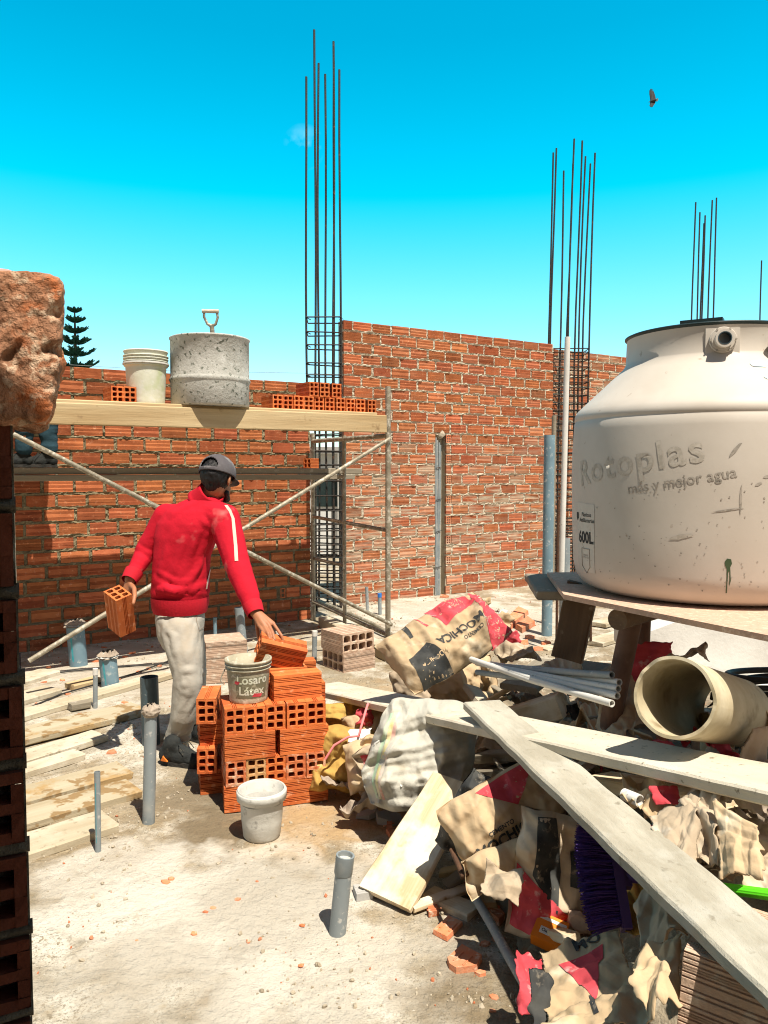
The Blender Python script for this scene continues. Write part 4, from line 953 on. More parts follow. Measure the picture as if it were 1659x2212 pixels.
def tank_S(a0, z0, rot=0, off=.0006):
    def S(x, y):
        xx = x * math.cos(rot) - y * math.sin(rot); yy = x * math.sin(rot) + y * math.cos(rot)
        z = z0 + yy; rr = float(np.interp(z - TZ, [.0, .055, .10, .25, .42, .52, .60, .66], [.36, .479, .4885, .4945, .4985, .4975, .4925, .4885])) + off
        a = a0 + xx / RT; return Vector((TC.x + rr * math.sin(a), TC.y - rr * math.cos(a), z))
    return S
a_, z_ = tank_xy(1352, 1000); print_on(tank_S(a_, z_, .17), text_geo('Rotoplas', .132, .0022, .02, 1.12), 'faded_lettering', M['tank_print2'], tk)
a_, z_ = tank_xy(1465, 1040); print_on(tank_S(a_, z_, .17), text_geo('m\u00e1s y mejor agua', .050, .0004, .012), 'faded_lettering', M['tank_grime'], tk)
a_, z_ = tank_xy(1262, 1162)
stk = print_on(tank_S(a_, z_, 0), poly_geo([(-.075, -.13), (.062, -.125), (.068, .125), (-.07, .13)]), 'sticker', M['sticker'], tk)
print_on(tank_S(a_, z_, 0, .0012), text_geo('600L', .058, .0022, .01), 'sticker_lettering', M['black_print'], tk)
print_on(tank_S(a_ + .02, z_ + .075, 0, .0012), text_geo('Pl\u00e1sticos\nAntiBacterias', .021, .0003, .01), 'sticker_lettering', M['black_print'], tk)
print_on(tank_S(a_ - .135, z_ + .078, 0, .0012), poly_geo([(-.011, .014), (.011, .014), (.012, -.006), (0, -.018), (-.012, -.006)]), 'sticker_shield', M['black_print'], tk)
sh = [(-.030, .035), (.032, .035), (.032, -.03), (.0, -.055), (-.030, -.03)]
mb_ = tank_S(a_ - .0, z_ - .075, 0, .0014)
pth = []
for i in range(5):
    a, b = sh[i], sh[(i + 1) % 5]
    for k in range(6): pth.append(mb_(lerp(a[0], b[0], k / 6), lerp(a[1], b[1], k / 6)))
mb = MB(); mb.tube(pth + [pth[0]], .0013, 5); mb.obj('sticker_shield', M['tank_grime'], tk)
print_on(tank_S(a_, z_ - .068, 0, .0012), text_geo('GARANTIA\nDE POR VIDA', .0085, 0, .01), 'sticker_lettering', M['tank_grime'], tk)
# green paint run and scuffs
a_, z_ = tank_xy(1574, 1222)
print_on(tank_S(a_, z_), poly_geo([(-.011, .012), (-.004, .022), (.008, .02), (.011, .006), (.006, -.006), (.009, -.05), (.005, -.07), (.004, -.02), (.000, -.02), (-.001, -.10), (-.005, -.14), (-.004, -.06), (-.004, -.012), (-.010, 0)]), 'paint_run', M['green_paint'], tk)
for px, py, rot, l, w_, m_ in ((1588, 972, .9, .03, .006, 'tank_grime'), (1600, 1080, 1.55, .05, .004, 'tank_grime'), (1572, 1102, .15, .05, .003, 'tank_grime'), (1470, 1160, .2, .04, .008, 'tank_print2'), (1656, 1030, .1, .012, .005, 'tank_grime'), (1638, 1046, .4, .012, .005, 'tank_grime'), (1430, 1300, .6, .03, .02, 'tank_print2')):
    a_, z_ = tank_xy(px, py); print_on(tank_S(a_, z_, rot), poly_geo([(-l, -w_ * .3), (-l * .2, -w_), (l, -w_ * .4), (l * .8, w_ * .6), (0, w_), (-l * .7, w_ * .5)]), 'scuff', M[m_], tk)
mb = MB()
for i in range(130):
    px = 1255 + 400 * rnd.random(); py = 1040 + 270 * rnd.random() ** .6; a_, z_ = tank_xy(px, py); S = tank_S(a_, z_, rnd.uniform(0, 3)); q = rnd.uniform(.0012, .0035)
    mb.add([S(-q, -q * .5), S(q * .6, -q * .7), S(q * 1.2, q * .3), S(-q * .2, q)], [(0, 1, 2, 3)], 0)
tag(mb.obj('splatter', M['tank_grime'], tk), kind='stuff')
# remains of a blue sticker on the shoulder
def cone_S(a0, r0, off=.002):
    def S(x, y):
        rr = r0 - y * .74; z = TZ + float(np.interp(rr, [.303, .33, .40, .455, .478, .488], [.850, .818, .752, .700, .678, .660])) + off
        a = a0 + x / rr; return Vector((TC.x + (rr + off * .5) * math.sin(a), TC.y - (rr + off * .5) * math.cos(a), z))
    return S
for a0, r0_, sc__ in ((.06, .345, 1), (.17, .40, 1.3), (.32, .395, .8), (.24, .355, .7), (.08, .40, .6)):
    pl = []
    for k in range(11): a = 2 * math.pi * k / 11; q = .022 * sc__ * (1 + .5 * noise.noise(Vector((math.cos(a) * 2, math.sin(a) * 2, a0 * 50)))); pl.append((q * 1.5 * math.cos(a), q * math.sin(a) * .8))
    print_on(cone_S(a0, r0_), poly_geo(pl), 'sticker_scrap', M['lightblue'], tk)
# board under the tank, and the props
bp = [Vector((.66, 2.80, 0)), Vector((1.12, 1.98, 0)), Vector((1.9, 2.25, 0)), Vector((1.95, 3.5, 0)), Vector((.73, 3.42, 0))]
mb = MB(); mb.prism([q + Vector((0, 0, TZ - .003)) for q in bp], (0, 0, -.018)); tag(mb.obj('base_board', M['ply']), 'pinkish chipboard sheet under the water tank', 'board')
plank_obj('base_plank', Vector((.66, 3.0, TZ - .024)), Vector((.715, 3.55, TZ - .026)), .12, .035, 'wood_grey', 'grey plank end sticking out left under the tank board', 'plank', seed=41)
def leg(p0, p1, r, m, label, cat):
    mb = MB(); mb.tube([p0, p1], r, 20); return tag(mb.obj('prop', M[m]), label, cat, 'props under the tank board')
leg(P(1312, 1590, 2.75), P(1368, 1322, 2.75), .037, 'rustpipe', 'rusty steel pipe prop under the tank board', 'prop')
leg(P(1385, 1500, 3.15), P(1393, 1320, 3.15), .026, 'rustpipe', 'second thinner dark pipe prop behind the rusty one', 'prop')
lg = MB(); lq = P(1334, 1316, 2.62); lq.z = TZ - .062; lg.tube([lq, lq + Vector((.5, .5, .0))], .036, 20); tag(lg.obj('log', M['wood_dark']), 'round dark log end lying under the edge of the tank board', 'log')
plank_obj('prop_plank', P(1222, 1425, 3.05), P(1258, 1262, 3.05), .125, .045, 'wood_dark', 'broad dark plank prop leaning under the left edge of the tank board', 'prop', zup=Vector((-.5, -1, .1)), seed=44)
plank_obj('prop_plank', Vector((1.75, 2.5, TZ - .022)), Vector((1.75, 2.5, .3)), .1, .1, 'wood_dark', 'far right timber prop under the tank, outside the photo', 'prop', zup=Vector((0, -1, 0)), seed=45) if False else None
# concrete ramp under the tank, behind
cr_ = [P(1384, 1372, 4.8), P(1480, 1336, 4.8), P(1760, 1250, 4.8), P(1760, 1560, 4.8), P(1384, 1450, 4.8)]
mb = MB(); mb.prism(cr_, (.10, .9, 0)); tag(mb.obj('concrete_ramp', M['concrete_pale']), 'smooth grey concrete ramp behind the tank stand', 'ramp')
mb = MB(); mb.prism([P(1455, 1430, 4.78), P(1720, 1490, 4.78), P(1720, 1540, 4.78), P(1455, 1470, 4.78)], (0, -.30, -.0)); tag(mb.obj('concrete_kerb', M['concrete_pale']), 'low pale concrete kerb at the foot of the grey ramp', 'kerb')
for k, (a, b, lb) in enumerate((((1290, 1345), (1420, 1312), 'pale plank on the far ground seen between the props, upper'), ((1280, 1385), (1420, 1345), 'pale plank on the far ground seen between the props, lower'))):
    plank_obj('timber_plank', G(*a, .05), G(*b, .05), .2, .04, 'wood_pale', lb, 'plank', seed=50 + k)
# ---------------------------------------------------------------- brick pier at the left edge of the photo
pr = thing('brick_pier', (-.75, 1.15, 0), 'dark shaded brick pier at the left edge of the photo with open brick ends', 'pier')
vd = Vector((-.48, 1.0, 0)).normalized(); fd = Vector((vd.y, -vd.x, 0))      # fd: to the right along the face
edge = Vector((-.530, 1.10, 0)); zj = 0; j = 0
bk = MB(); mo = MB(); yax = vd
def lb(s, d, z): return edge + fd * s + vd * d + Vector((0, 0, z))
while zj < 1.56:
    ov = rnd.uniform(-.005, .006) + (.010 * (1.5 - zj))
    for q in range(3):
        s1 = ov - q * .135; w_ = .12; h_ = .105; t = .017; hole = (w_ - 3 * t) / 2; hz = (h_ - 3 * t) / 2
        xs = [s1 - w_, s1 - w_ + t, s1 - w_ + t + hole, s1 - w_ + 2 * t + hole, s1 - t, s1]; zs = [0, t, t + hz, 2 * t + hz, h_ - t, h_]
        for i in range(5):
            for k in range(5):
                c4 = [lb(xs[a], rnd.uniform(-.002, .002), zj + zs[b]) for a, b in ((i, k), (i + 1, k), (i + 1, k + 1), (i, k + 1))]
                if i % 2 and k % 2:
                    b4 = [v + vd * .10 for v in c4]; bk.add(c4 + b4, [(0, 1, 5, 4), (1, 2, 6, 5), (2, 3, 7, 6), (3, 0, 4, 7), (4, 5, 6, 7)])
                else: bk.add(c4, [(0, 1, 2, 3)])
        a4 = [lb(s1 - w_, 0, zj), lb(s1, 0, zj), lb(s1, 0, zj + h_), lb(s1 - w_, 0, zj + h_)]; b4 = [v + vd * .23 for v in a4]
        bk.add(a4 + b4, [(0, 1, 5, 4), (1, 2, 6, 5), (2, 3, 7, 6), (3, 0, 4, 7)])
        def Sv(u, v, s1=s1, zj=zj): n_ = noise.noise(Vector((u * 2, v * 6, zj * 9 + q))); return lb(s1 + .001 + .006 * u - .004, .012 + .008 * n_, zj + h_ * v)
        mo.grid(Sv, 2, 8)
    def Sj(u, v, zj=zj, ov=ov):
        a = v * math.pi; n_ = noise.noise(Vector((u * 9, v * 2, zj * 7)))
        return lb(-.40 + u * (.405 + ov), .012 - .016 * math.sin(a) * (.6 + n_), zj + .105 + .024 * v)
    mo.grid(Sj, 40, 5)
    def Se(u, v, zj=zj, ov=ov):
        n_ = noise.noise(Vector((u * 9, v * 2, zj * 7))); return lb(ov - .012 + .008 * math.sin(v * math.pi) * (1 + n_), .01 + .22 * u, zj + .102 + .030 * v)
    mo.grid(Se, 12, 5)
    zj += .126
mo.box(lb(-.2, .14, .79), (.19, .10, .79), (fd, vd, up))
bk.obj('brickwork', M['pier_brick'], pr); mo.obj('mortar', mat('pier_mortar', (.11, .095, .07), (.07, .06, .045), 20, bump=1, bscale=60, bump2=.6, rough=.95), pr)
# rough block on the pier
bl = MB(); N_ = 44
BX, BZ = .205, .205
cblk = edge + fd * (-.036) + vd * .04; cblk.z = 1.618
hz0 = 1.618
def face_pt(a, b, c):           # superquadric-like box, a,b,c in -1..1
    return Vector((a, b, c))
def blk(p):
    e = 14.0
    l = (abs(p.x) ** e + abs(p.y) ** e + abs(p.z) ** e) ** (1 / e); q = p / l
    w = cblk + fd * (q.x * .100) + vd * (q.y * .07) + Vector((0, 0, .105 + q.z * .104))
    pit = max(0, noise.noise(w * 38 + Vector((3, 1, 7))) - .12); n_ = fbm(w * 13) * .007 + abs(noise.noise(w * 26)) * .006 - pit * .020 + noise.noise(w * 120) * .0025 + noise.noise(w * 7) * .006
    d = (fd * p.x + vd * p.y + up * p.z).normalized()
    sh_ = -.010 * sm01((-q.z - .2) / .8) * (q.x)
    return w + d * n_ + fd * (sh_ + .006 * q.z)
for ax in range(3):
    for sg in (-1, 1):
        def Sx(u, v, ax=ax, sg=sg):
            a, b = u * 2 - 1, v * 2 - 1; p = [0, 0, 0]; p[ax] = sg; p[(ax + 1) % 3] = a; p[(ax + 2) % 3] = b; return blk(Vector(p))
        bl.grid(Sx, N_ + 26, N_ + 26)
tag(bl.obj('masonry_block', M['rough_block'], weld=True), 'rough broken block of masonry on top of the dark pier', 'block')
# ---------------------------------------------------------------- bird
bc = P(1411, 211, 42); bs = 42 / 1660 / 1.8517 * (120 / 1659)      # metres per pixel of the close view
bd = thing('vulture', bc, 'black vulture gliding high in the blue sky at the right', 'bird')
rgt = Vector((1, 0, 0)); upc = Vector((0, .25, 1)).normalized()
def bpnt(x, y, d=0): return bc + rgt * ((x - 770) * bs) + upc * ((950 - y) * bs) + Vector((0, d, 0))
wing = [(615, 480), (655, 500), (665, 395), (690, 400), (690, 500), (700, 500), (725, 390), (748, 395), (730, 510), (745, 515), (785, 410), (800, 425), (765, 530), (780, 530), (815, 470), (825, 490), (800, 540), (835, 545), (880, 690), (920, 850), (925, 960), (905, 1050), (900, 1160), (860, 1290), (780, 1400), (715, 1500), (690, 1480), (660, 1530), (650, 1480), (620, 1525), (615, 1470), (580, 1490), (590, 1440), (550, 1430), (600, 1290), (630, 1120), (640, 980), (630, 850), (612, 690)]
mb = MB(); mb.prism([bpnt(x, y, .06 * math.sin((y - 400) / 1100 * math.pi)) for x, y in wing], (0, .05, 0)); mb.obj('wings', M['feather'], bd)
mb = MB(); mb.tube([bpnt(505, 1240), bpnt(560, 1205), bpnt(620, 1180), bpnt(760, 1120), bpnt(880, 1090), bpnt(930, 1075)], [.008, .022, .035, .085, .06, .03], 12); mb.obj('body', M['feather'], bd)
mb = MB(); mb.prism([bpnt(905, 1030), bpnt(1020, 965), bpnt(1045, 1060), bpnt(990, 1165), bpnt(905, 1160)], (0, .04, 0)); mb.obj('tail', M['feather_tip'], bd)
# ---------------------------------------------------------------- araucaria beyond the wall
Yt = 26.0; tb = P(168, 1000, Yt); tb.z = 0; tt = P(161, 662, Yt)
tr = thing('araucaria_tree', tb, 'dark star shaped araucaria rising beyond the low wall beside the rough block', 'tree')
mb = MB(); mb.tube([tb, lerp(tb, tt, .5), tt], [.16, .10, .02], 10); mb.obj('trunk', M['bark'], tr)
cw = MB(); rt = random.Random(5)
def leafq(p, d, l, w):
    s = d.cross(Vector((rt.uniform(-1, 1), rt.uniform(-1, 1), rt.uniform(-1, 1)))).normalized(); t_ = d.cross(s).normalized()
    for a in (s, t_):
        cw.add([p - a * w, p + a * w, p + d * l + a * w * .5, p + d * l - a * w * .5], [(0, 1, 2, 3)])
Ht = tt.z; z = Ht - .18; lvl = 0
while z > Ht * .45:
    dep = Ht - z; ln = min(1.5, .10 + dep * .27); nb = 8
    for k in range(nb):
        a = 2 * math.pi * (k + .5 * (lvl % 2)) / nb + rt.uniform(-.2, .2); d0 = Vector((math.cos(a), math.sin(a), .18 - .10 * dep / 6))
        p0 = lerp(tt, tb, dep / Ht); pts = []; L_ = ln * rt.uniform(.8, 1.1)
        for i in range(7): t = i / 6; pts.append(p0 + d0 * (L_ * t) + Vector((0, 0, -.10 * L_ * math.sin(t * math.pi) + .16 * L_ * t * t)))
        cw.tube(pts, [.022, .02, .018, .015, .012, .01, .006], 5)
        for i in range(2, 7):
            for q in range(15):
                f = rt.random(); p = pts[i - 1].lerp(pts[i], f); sd = Vector((-d0.y, d0.x, 0)).normalized() * rt.choice((-1, 1))
                dd = (d0 * .7 + sd * rt.uniform(.3, 1.0) + Vector((0, 0, rt.uniform(.2, .9)))).normalized()
                leafq(p, dd, .20 * (.6 + .4 * ln) * rt.uniform(.7, 1.2), .028)
    z -= .33 + .02 * lvl; lvl += 1
cw.obj('crown', M['needle'], tr)
wq = MB(); wq.tube([P(150, 788, 25), P(370, 801, 25), P(660, 806, 25), P(800, 812, 25)], .007, 4); tag(wq.obj('overhead_wire', M['pvc']), 'thin overhead wire crossing behind the low wall', 'wire')
# ---------------------------------------------------------------- people
def capsule(mb, p0, p1, r0, r1, n=14):
    p0 = Vector(p0); p1 = Vector(p1); d = (p1 - p0); L_ = d.length; d = d.normalized() if L_ > 1e-6 else Vector((0, 0, 1))
    pts = []; rs = []
    for k in range(1, 6): a = math.pi / 2 * (1 - k / 5); pts.append(p0 - d * r0 * math.sin(a)); rs.append(max(.0008, r0 * math.cos(a)))
    pts[0] = p0 - d * r0 * .985 if False else pts[0]
    for k in range(0, 5): a = math.pi / 2 * (k / 5); pts.append(p1 + d * r1 * math.sin(a)); rs.append(max(.0008, r1 * math.cos(a)))
    mb.tube(pts, rs, n)
def chain(mb, pts, rs, n=14):
    for i in range(len(pts) - 1): capsule(mb, pts[i], pts[i + 1], rs[i], rs[i + 1], n)
def ellip(mb, c, ax, r, n=22):
    c = Vector(c); x, y, z = ax; vs = []; rows = 12
    for i in range(rows + 1):
        a = math.pi * i / rows
        for k in range(n):
            b = 2 * math.pi * k / n; sa = max(math.sin(a), .002)
            vs.append(c + x * (r[0] * sa * math.cos(b)) + y * (r[1] * sa * math.sin(b)) + z * (r[2] * math.cos(a)))
    mb.add(vs, [(i * n + k, i * n + (k + 1) % n, (i + 1) * n + (k + 1) % n, (i + 1) * n + k) for i in range(rows) for k in range(n)])
    mb.add(vs[:n], [tuple(range(n))]); mb.add(vs[-n:], [tuple(range(n))[::-1]])
def loft(mb, rings, n=28, e=2.3):
    vs = []
    for (c, ax, ay) in rings:
        for k in range(n):
            a = 2 * math.pi * k / n; ca, sa = math.cos(a), math.sin(a)
            vs.append(Vector(c) + ax * (abs(ca) ** (2 / e) * math.copysign(1, ca)) + ay * (abs(sa) ** (2 / e) * math.copysign(1, sa)))
    m_ = len(rings); mb.add(vs, [(i * n + k, i * n + (k + 1) % n, (i + 1) * n + (k + 1) % n, (i + 1) * n + k) for i in range(m_ - 1) for k in range(n)])
    mb.add(vs[:n], [tuple(range(n))]); mb.add(vs[-n:], [tuple(range(n))[::-1]])
def flesh(name, mb, m, parent, voxel=.008, smooth=6, disp=None, keep=None, folds=(), fk=.62):
    """one continuous skin grown over the shapes in mb"""
    loc = parent.location
    me = mb.mesh(name, [m], loc); bm = bmesh.new(); bm.from_mesh(me); bmesh.ops.recalc_face_normals(bm, faces=bm.faces); bm.to_mesh(me); bm.free()
    tmp = bpy.data.objects.new('tmp', me); col.objects.link(tmp)
    md = tmp.modifiers.new('r', 'REMESH'); md.mode = 'VOXEL'; md.voxel_size = voxel; md.use_smooth_shade = True
    ms = tmp.modifiers.new('s', 'SMOOTH'); ms.factor = .5; ms.iterations = smooth
    dg = bpy.context.evaluated_depsgraph_get(); dg.update()
    m2 = bpy.data.meshes.new_from_object(tmp.evaluated_get(dg)); bpy.data.objects.remove(tmp); bpy.data.meshes.remove(me)
    m2.name = name
    if not m2.materials: m2.materials.append(m)
    if disp or keep or folds:
        bm = bmesh.new(); bm.from_mesh(m2); bm.normal_update()
        if folds:
            bv = BVHTree.FromBMesh(bm); segs = []
            for path, w_, a_ in folds:
                pp = []
                for px, py in path:
                    h = bv.ray_cast(CAMP - loc, ray(px, py).normalized())
                    if h[0] is not None: pp.append(h[0])
                for i in range(len(pp) - 1): segs.append((pp[i], pp[i + 1], w_ * 1.35, a_ * fk, i / (len(pp) - 1), (i + 1) / (len(pp) - 1)))
            nv_ = []
            for v in bm.verts:
                best = {}
                for p0, p1, w_, a_, e0, e1 in segs:
                    d = p1 - p0; t = max(0, min(1, (v.co - p0).dot(d) / max(d.length_squared, 1e-9))); r_ = (v.co - p0 - d * t).length / w_
                    if r_ < 3.2:
                        tt_ = e0 + (e1 - e0) * t; f = (math.exp(-r_ * r_ * 1.2) - .40 * math.exp(-((r_ - 1.6) / .6) ** 2)) * (math.sin(math.pi * min(1, max(0, .08 + .84 * tt_))) ** .8) * (.75 + .5 * noise.noise(v.co * 14)); key = (w_, a_, id(segs)) if False else (round(a_, 5), round(w_, 5))
                        best.setdefault(key, []).append(f * a_)
                s_ = sum(max(q, key=abs) for q in best.values()); nv_.append((v, v.normal * s_))
            for v, d in nv_: v.co += d
            bm.normal_update()
        if disp:
            mv = [(v, v.normal * disp(v.co + loc, v.normal)) for v in bm.verts]
            for v, d in mv: v.co += d
        if keep: bmesh.ops.delete(bm, geom=[v for v in bm.verts if not keep(v.co + loc)], context='VERTS')
        bm.to_mesh(m2); bm.free()
    m2.polygons.foreach_set('use_smooth', [True] * len(m2.polygons))
    o = bpy.data.objects.new(name, m2); col.objects.link(o); o.parent = parent
    return o
def ridge(p, s, seed): return 1 - 2 * abs(noise.noise(Vector(p) * s + Vector((seed, seed * 2.3, 0))))
def hand_fingers(mb, fingers, r=.0085):
    for pts in fingers: chain(mb, pts, [r * 1.08, r * 1.02, r * .92, r * .78][:len(pts)], 10)
from mathutils.bvhtree import BVHTree
# ---- worker
WL_ = thing('person', G(400, 1640), 'worker in red jacket, grey trousers and cap, bending to pick bricks from the stack', 'person')
lat = Vector((.95, -.26, 0)).normalized(); dep = Vector((.26, .95, 0)).normalized()
pxm = lambda px, Y: px / 1660 * Y
J = dict(hipN=P(384, 1352, 4.14), kneeN=P(405, 1470, 4.02), ankN=P(383, 1612, 4.10), hipF=P(398, 1350, 4.20), kneeF=P(416, 1472, 4.30), ankF=P(412, 1582, 4.46),
         shL=P(360, 1116, 4.24), elL=P(316, 1192, 4.24), wrL=P(281, 1250, 4.10), shR=P(484, 1122, 4.12), elR=P(515, 1228, 3.97), wrR=P(551, 1322, 3.80),
         neck=P(452, 1072, 4.20), head=P(470, 1034, 4.18))
fw = Vector((.30, .90, -.30)).normalized(); hx = fw.cross(up).normalized(); hz_ = hx.cross(fw).normalized()      # head frame: forward, right, up
hc = J['head']
def hpt(r_, f_, u_): return hc + hx * r_ + fw * f_ + hz_ * u_
body = MB()
loft(body, [(P(390, 1340, 4.16), lat * .095, dep * .075), (P(391, 1290, 4.17), lat * .100, dep * .075), (P(395, 1200, 4.18), lat * .125, dep * .10), (P(410, 1150, 4.19), lat * .15, dep * .10), (P(424, 1112, 4.20), lat * .16, dep * .085), (P(440, 1088, 4.2), lat * .09, dep * .065)])
chain(body, [P(440, 1090, 4.2), J['neck'], hpt(0, -.01, -.05)], [.062, .056, .054])
for s in 'LR': chain(body, [J['sh' + s], J['el' + s], J['wr' + s]], [.055, .042, .029])
for s in 'NF': chain(body, [J['hip' + s], J['knee' + s], J['ank' + s]], [.070, .054, .040])
ellip(body, hpt(0, -.012, .018), (hx, fw, hz_), (.074, .094, .098))
ellip(body, hpt(0, .045, -.045), (hx, fw, hz_), (.056, .056, .062))
chain(body, [hpt(0, .085, -.012), hpt(0, .105, -.034)], [.010, .014]); ellip(body, hpt(0, .086, -.068), (hx, fw, hz_), (.022, .012, .010))
for s in (-1, 1):
    ellip(body, hpt(s * .077, -.008, -.012), (hx, (fw - hx * s * .5).normalized(), hz_), (.010, .020, .031)); ellip(body, hpt(s * .032, .078, .004), (hx, fw, hz_), (.016, .010, .010))
# right hand over the lifted brick
wr = J['wrR']; kn = [P(561, 1352, 3.745), P(571, 1352, 3.735), P(581, 1350, 3.74), P(590, 1347, 3.755)]
pc = P(566, 1340, 3.775)
for k in kn: chain(body, [wr, wr.lerp(k, .55), k], [.025, .017, .0115])
ft = [[kn[0], P(570, 1366, 3.705), P(574, 1378, 3.69), P(576, 1386, 3.69)], [kn[1], P(579, 1368, 3.69), P(583, 1383, 3.675), P(585, 1394, 3.68)], [kn[2], P(589, 1367, 3.70), P(593, 1381, 3.68), P(594, 1392, 3.685)], [kn[3], P(600, 1361, 3.73), P(608, 1373, 3.705), P(612, 1385, 3.70)]]
hand_fingers(body, ft, .0088)
chain(body, [wr.lerp(kn[0], .45), P(556, 1356, 3.80), P(559, 1376, 3.81), P(564, 1392, 3.80)], [.014, .0115, .0105, .009])
# left hand holding the upright brick from behind, thumb on its right edge
wl = J['wrL']; lk = [P(270, 1272, 4.09), P(275, 1276, 4.085), P(280, 1279, 4.08), P(285, 1281, 4.07)]
for k in lk: chain(body, [wl, wl.lerp(k, .5), k], [.024, .017, .0115])
hand_fingers(body, [[lk[0], P(258, 1288, 4.09), P(250, 1306, 4.08), P(246, 1320, 4.07)], [lk[1], P(262, 1296, 4.09), P(253, 1316, 4.08), P(248, 1332, 4.07)], [lk[2], P(268, 1302, 4.085), P(260, 1324, 4.075), P(254, 1340, 4.065)], [lk[3], P(276, 1302, 4.07), P(268, 1322, 4.07), P(262, 1336, 4.06)]], .009)
chain(body, [wl.lerp(lk[3], .5) + Vector((.012, -.02, 0)), P(290, 1272, 4.01), P(291, 1288, 3.955), P(288, 1303, 3.93)], [.016, .0125, .0115, .0095])
flesh('body', body, M['skin'], WL_, .0042, 3)
# jacket
jk = MB(); rings = []
for py, cx, hw_, dd in ((1306, 389, 52, .112), (1296, 389, 57, .124), (1278, 390, 61, .136), (1250, 391, 60, .134), (1200, 394, 61, .132), (1160, 402, 67, .134), (1130, 413, 74, .130), (1105, 424, 66, .112), (1088, 434, 48, .088), (1074, 446, 30, .070)):
    rings.append((P(cx, py, 4.18), lat * pxm(hw_, 4.18), dep * dd))
loft(jk, rings, 36)
chain(jk, [P(384, 1124, 4.22), J['shL'], J['elL'], J['wrL'] + (J['elL'] - J['wrL']).normalized() * .05], [.092, .072, .058, .040])
chain(jk, [P(450, 1114, 4.16), J['shR'], J['elR'], J['wrR'] + (J['elR'] - J['wrR']).normalized() * .06], [.098, .082, .066, .045])
# shoulder blades and the slump over the waist
ellip(jk, P(380, 1272, 4.12), (lat, dep, up), (.105, .10, .045))
def jdisp(p, n):
    d = 0
    for s in 'LR':
        k = math.exp(-((p - J['el' + s]).length / .10) ** 2) + .8 * math.exp(-((p - J['sh' + s]).length / .11) ** 2) + .6 * math.exp(-((p - J['wr' + s]).length / .09) ** 2)
        ax_ = (J['el' + s] - J['sh' + s]).normalized(); q = p + ax_ * (p.dot(ax_) * 1.6)
        d += k * .005 * ridge(q, 6, 3)
    kz = math.exp(-((p.z - P(390, 1268, 4.18).z) / .07) ** 2)
    d += kz * .004 * ridge(Vector((p.x * .6, p.y * .6, p.z * 1.8)), 8, 7)
    diag = Vector((p.x * 1.6 + p.z * 1.0, p.y, p.z * .55 - p.x * .4))
    d += .003 * ridge(diag, 4, 1) + .004 * noise.noise(p * 7)
    return d
jo = flesh('jacket', jk, M['red_cloth'], WL_, .0075, 5, jdisp, fk=.95, folds=(
    ([(416, 1086), (372, 1114)], .013, .007), ([(437, 1122), (450, 1138)], .012, .0091), ([(374, 1148), (343, 1252)], .016, .008), ([(426, 1151), (411, 1205)], .014, .0075), ([(452, 1153), (428, 1226), (395, 1270)], .015, .0115), ([(398, 1165), (372, 1245)], .014, .0072), ([(440, 1205), (412, 1262)], .013, .0085),
    ([(335, 1253), (369, 1274), (416, 1272), (444, 1262)], .016, .013), ([(345, 1238), (380, 1258), (420, 1256)], .013, .0081), ([(340, 1272), (380, 1284), (436, 1280)], .010, .0071),
    ([(457, 1143), (489, 1112)], .012, .0101), ([(463, 1179), (488, 1150)], .012, .0102), ([(470, 1205), (500, 1190)], .011, .0083), ([(519, 1237), (492, 1257)], .011, .0103), ([(530, 1262), (503, 1284)], .011, .0094), ([(538, 1284), (515, 1302)], .010, .0084), ([(508, 1215), (482, 1232)], .011, .0086),
    ([(296, 1169), (338, 1153)], .012, .0106), ([(299, 1182), (324, 1197)], .011, .0097), ([(292, 1200), (316, 1214)], .011, .0087), ([(310, 1145), (340, 1135)], .012, .0088), ([(283, 1222), (303, 1232)], .010, .0076)))
def band(name, c0, c1, r0, r1, m, n=40, ax=None, ay=None, wv=.003):
    mb = MB()
    def S(u, v):
        a = u * 2 * math.pi; q = lerp(Vector(c0), Vector(c1), v); k = 1 + .03 * math.sin(v * math.pi)
        return q + ax * (lerp(r0[0], r1[0], v) * k * math.cos(a)) + ay * (lerp(r0[1], r1[1], v) * k * math.sin(a)) + (ax * math.cos(a) + ay * math.sin(a)) * (wv * math.sin(a * 46) * .25)
    mb.grid(S, 138, 6); 
    return mb.obj(name, M[m], WL_)
band('waistband', P(389, 1288, 4.18), P(389, 1322, 4.18), (pxm(62, 4.18), .150), (pxm(57.5, 4.18), .134), 'red_rib', ax=lat, ay=dep)
for s in 'LR':
    d_ = (J['wr' + s] - J['el' + s]).normalized(); a_ = d_.cross(Vector((0, 1, 0))).normalized(); b_ = d_.cross(a_).normalized(); q = J['wr' + s]
    band('cuff', q - d_ * .050, q + d_ * .014, (.050, .050), (.041, .041), 'red_rib', ax=a_, ay=b_, wv=.002)
# stand-up collar
mb = MB(); nk = J['neck']; cdir = (hpt(0, -.02, -.06) - P(440, 1092, 4.2)).normalized(); ca = (lat - cdir * lat.dot(cdir)).normalized(); cb_ = cdir.cross(ca)
def Sc(u, v):
    a = u * 2 * math.pi; q = P(444, 1086, 4.19) + cdir * (v * .085); r_ = lerp(.105, .072, v ** .6)
    return q + ca * (r_ * 1.0 * math.cos(a)) + cb_ * (r_ * .95 * math.sin(a)) + up * (.006 * math.sin(a * 2 + 1)) * v
mb.grid(Sc, 48, 8); co_ = mb.obj('collar', M['red_cloth'], WL_); so = co_.modifiers.new('t', 'SOLIDIFY'); so.thickness = .006
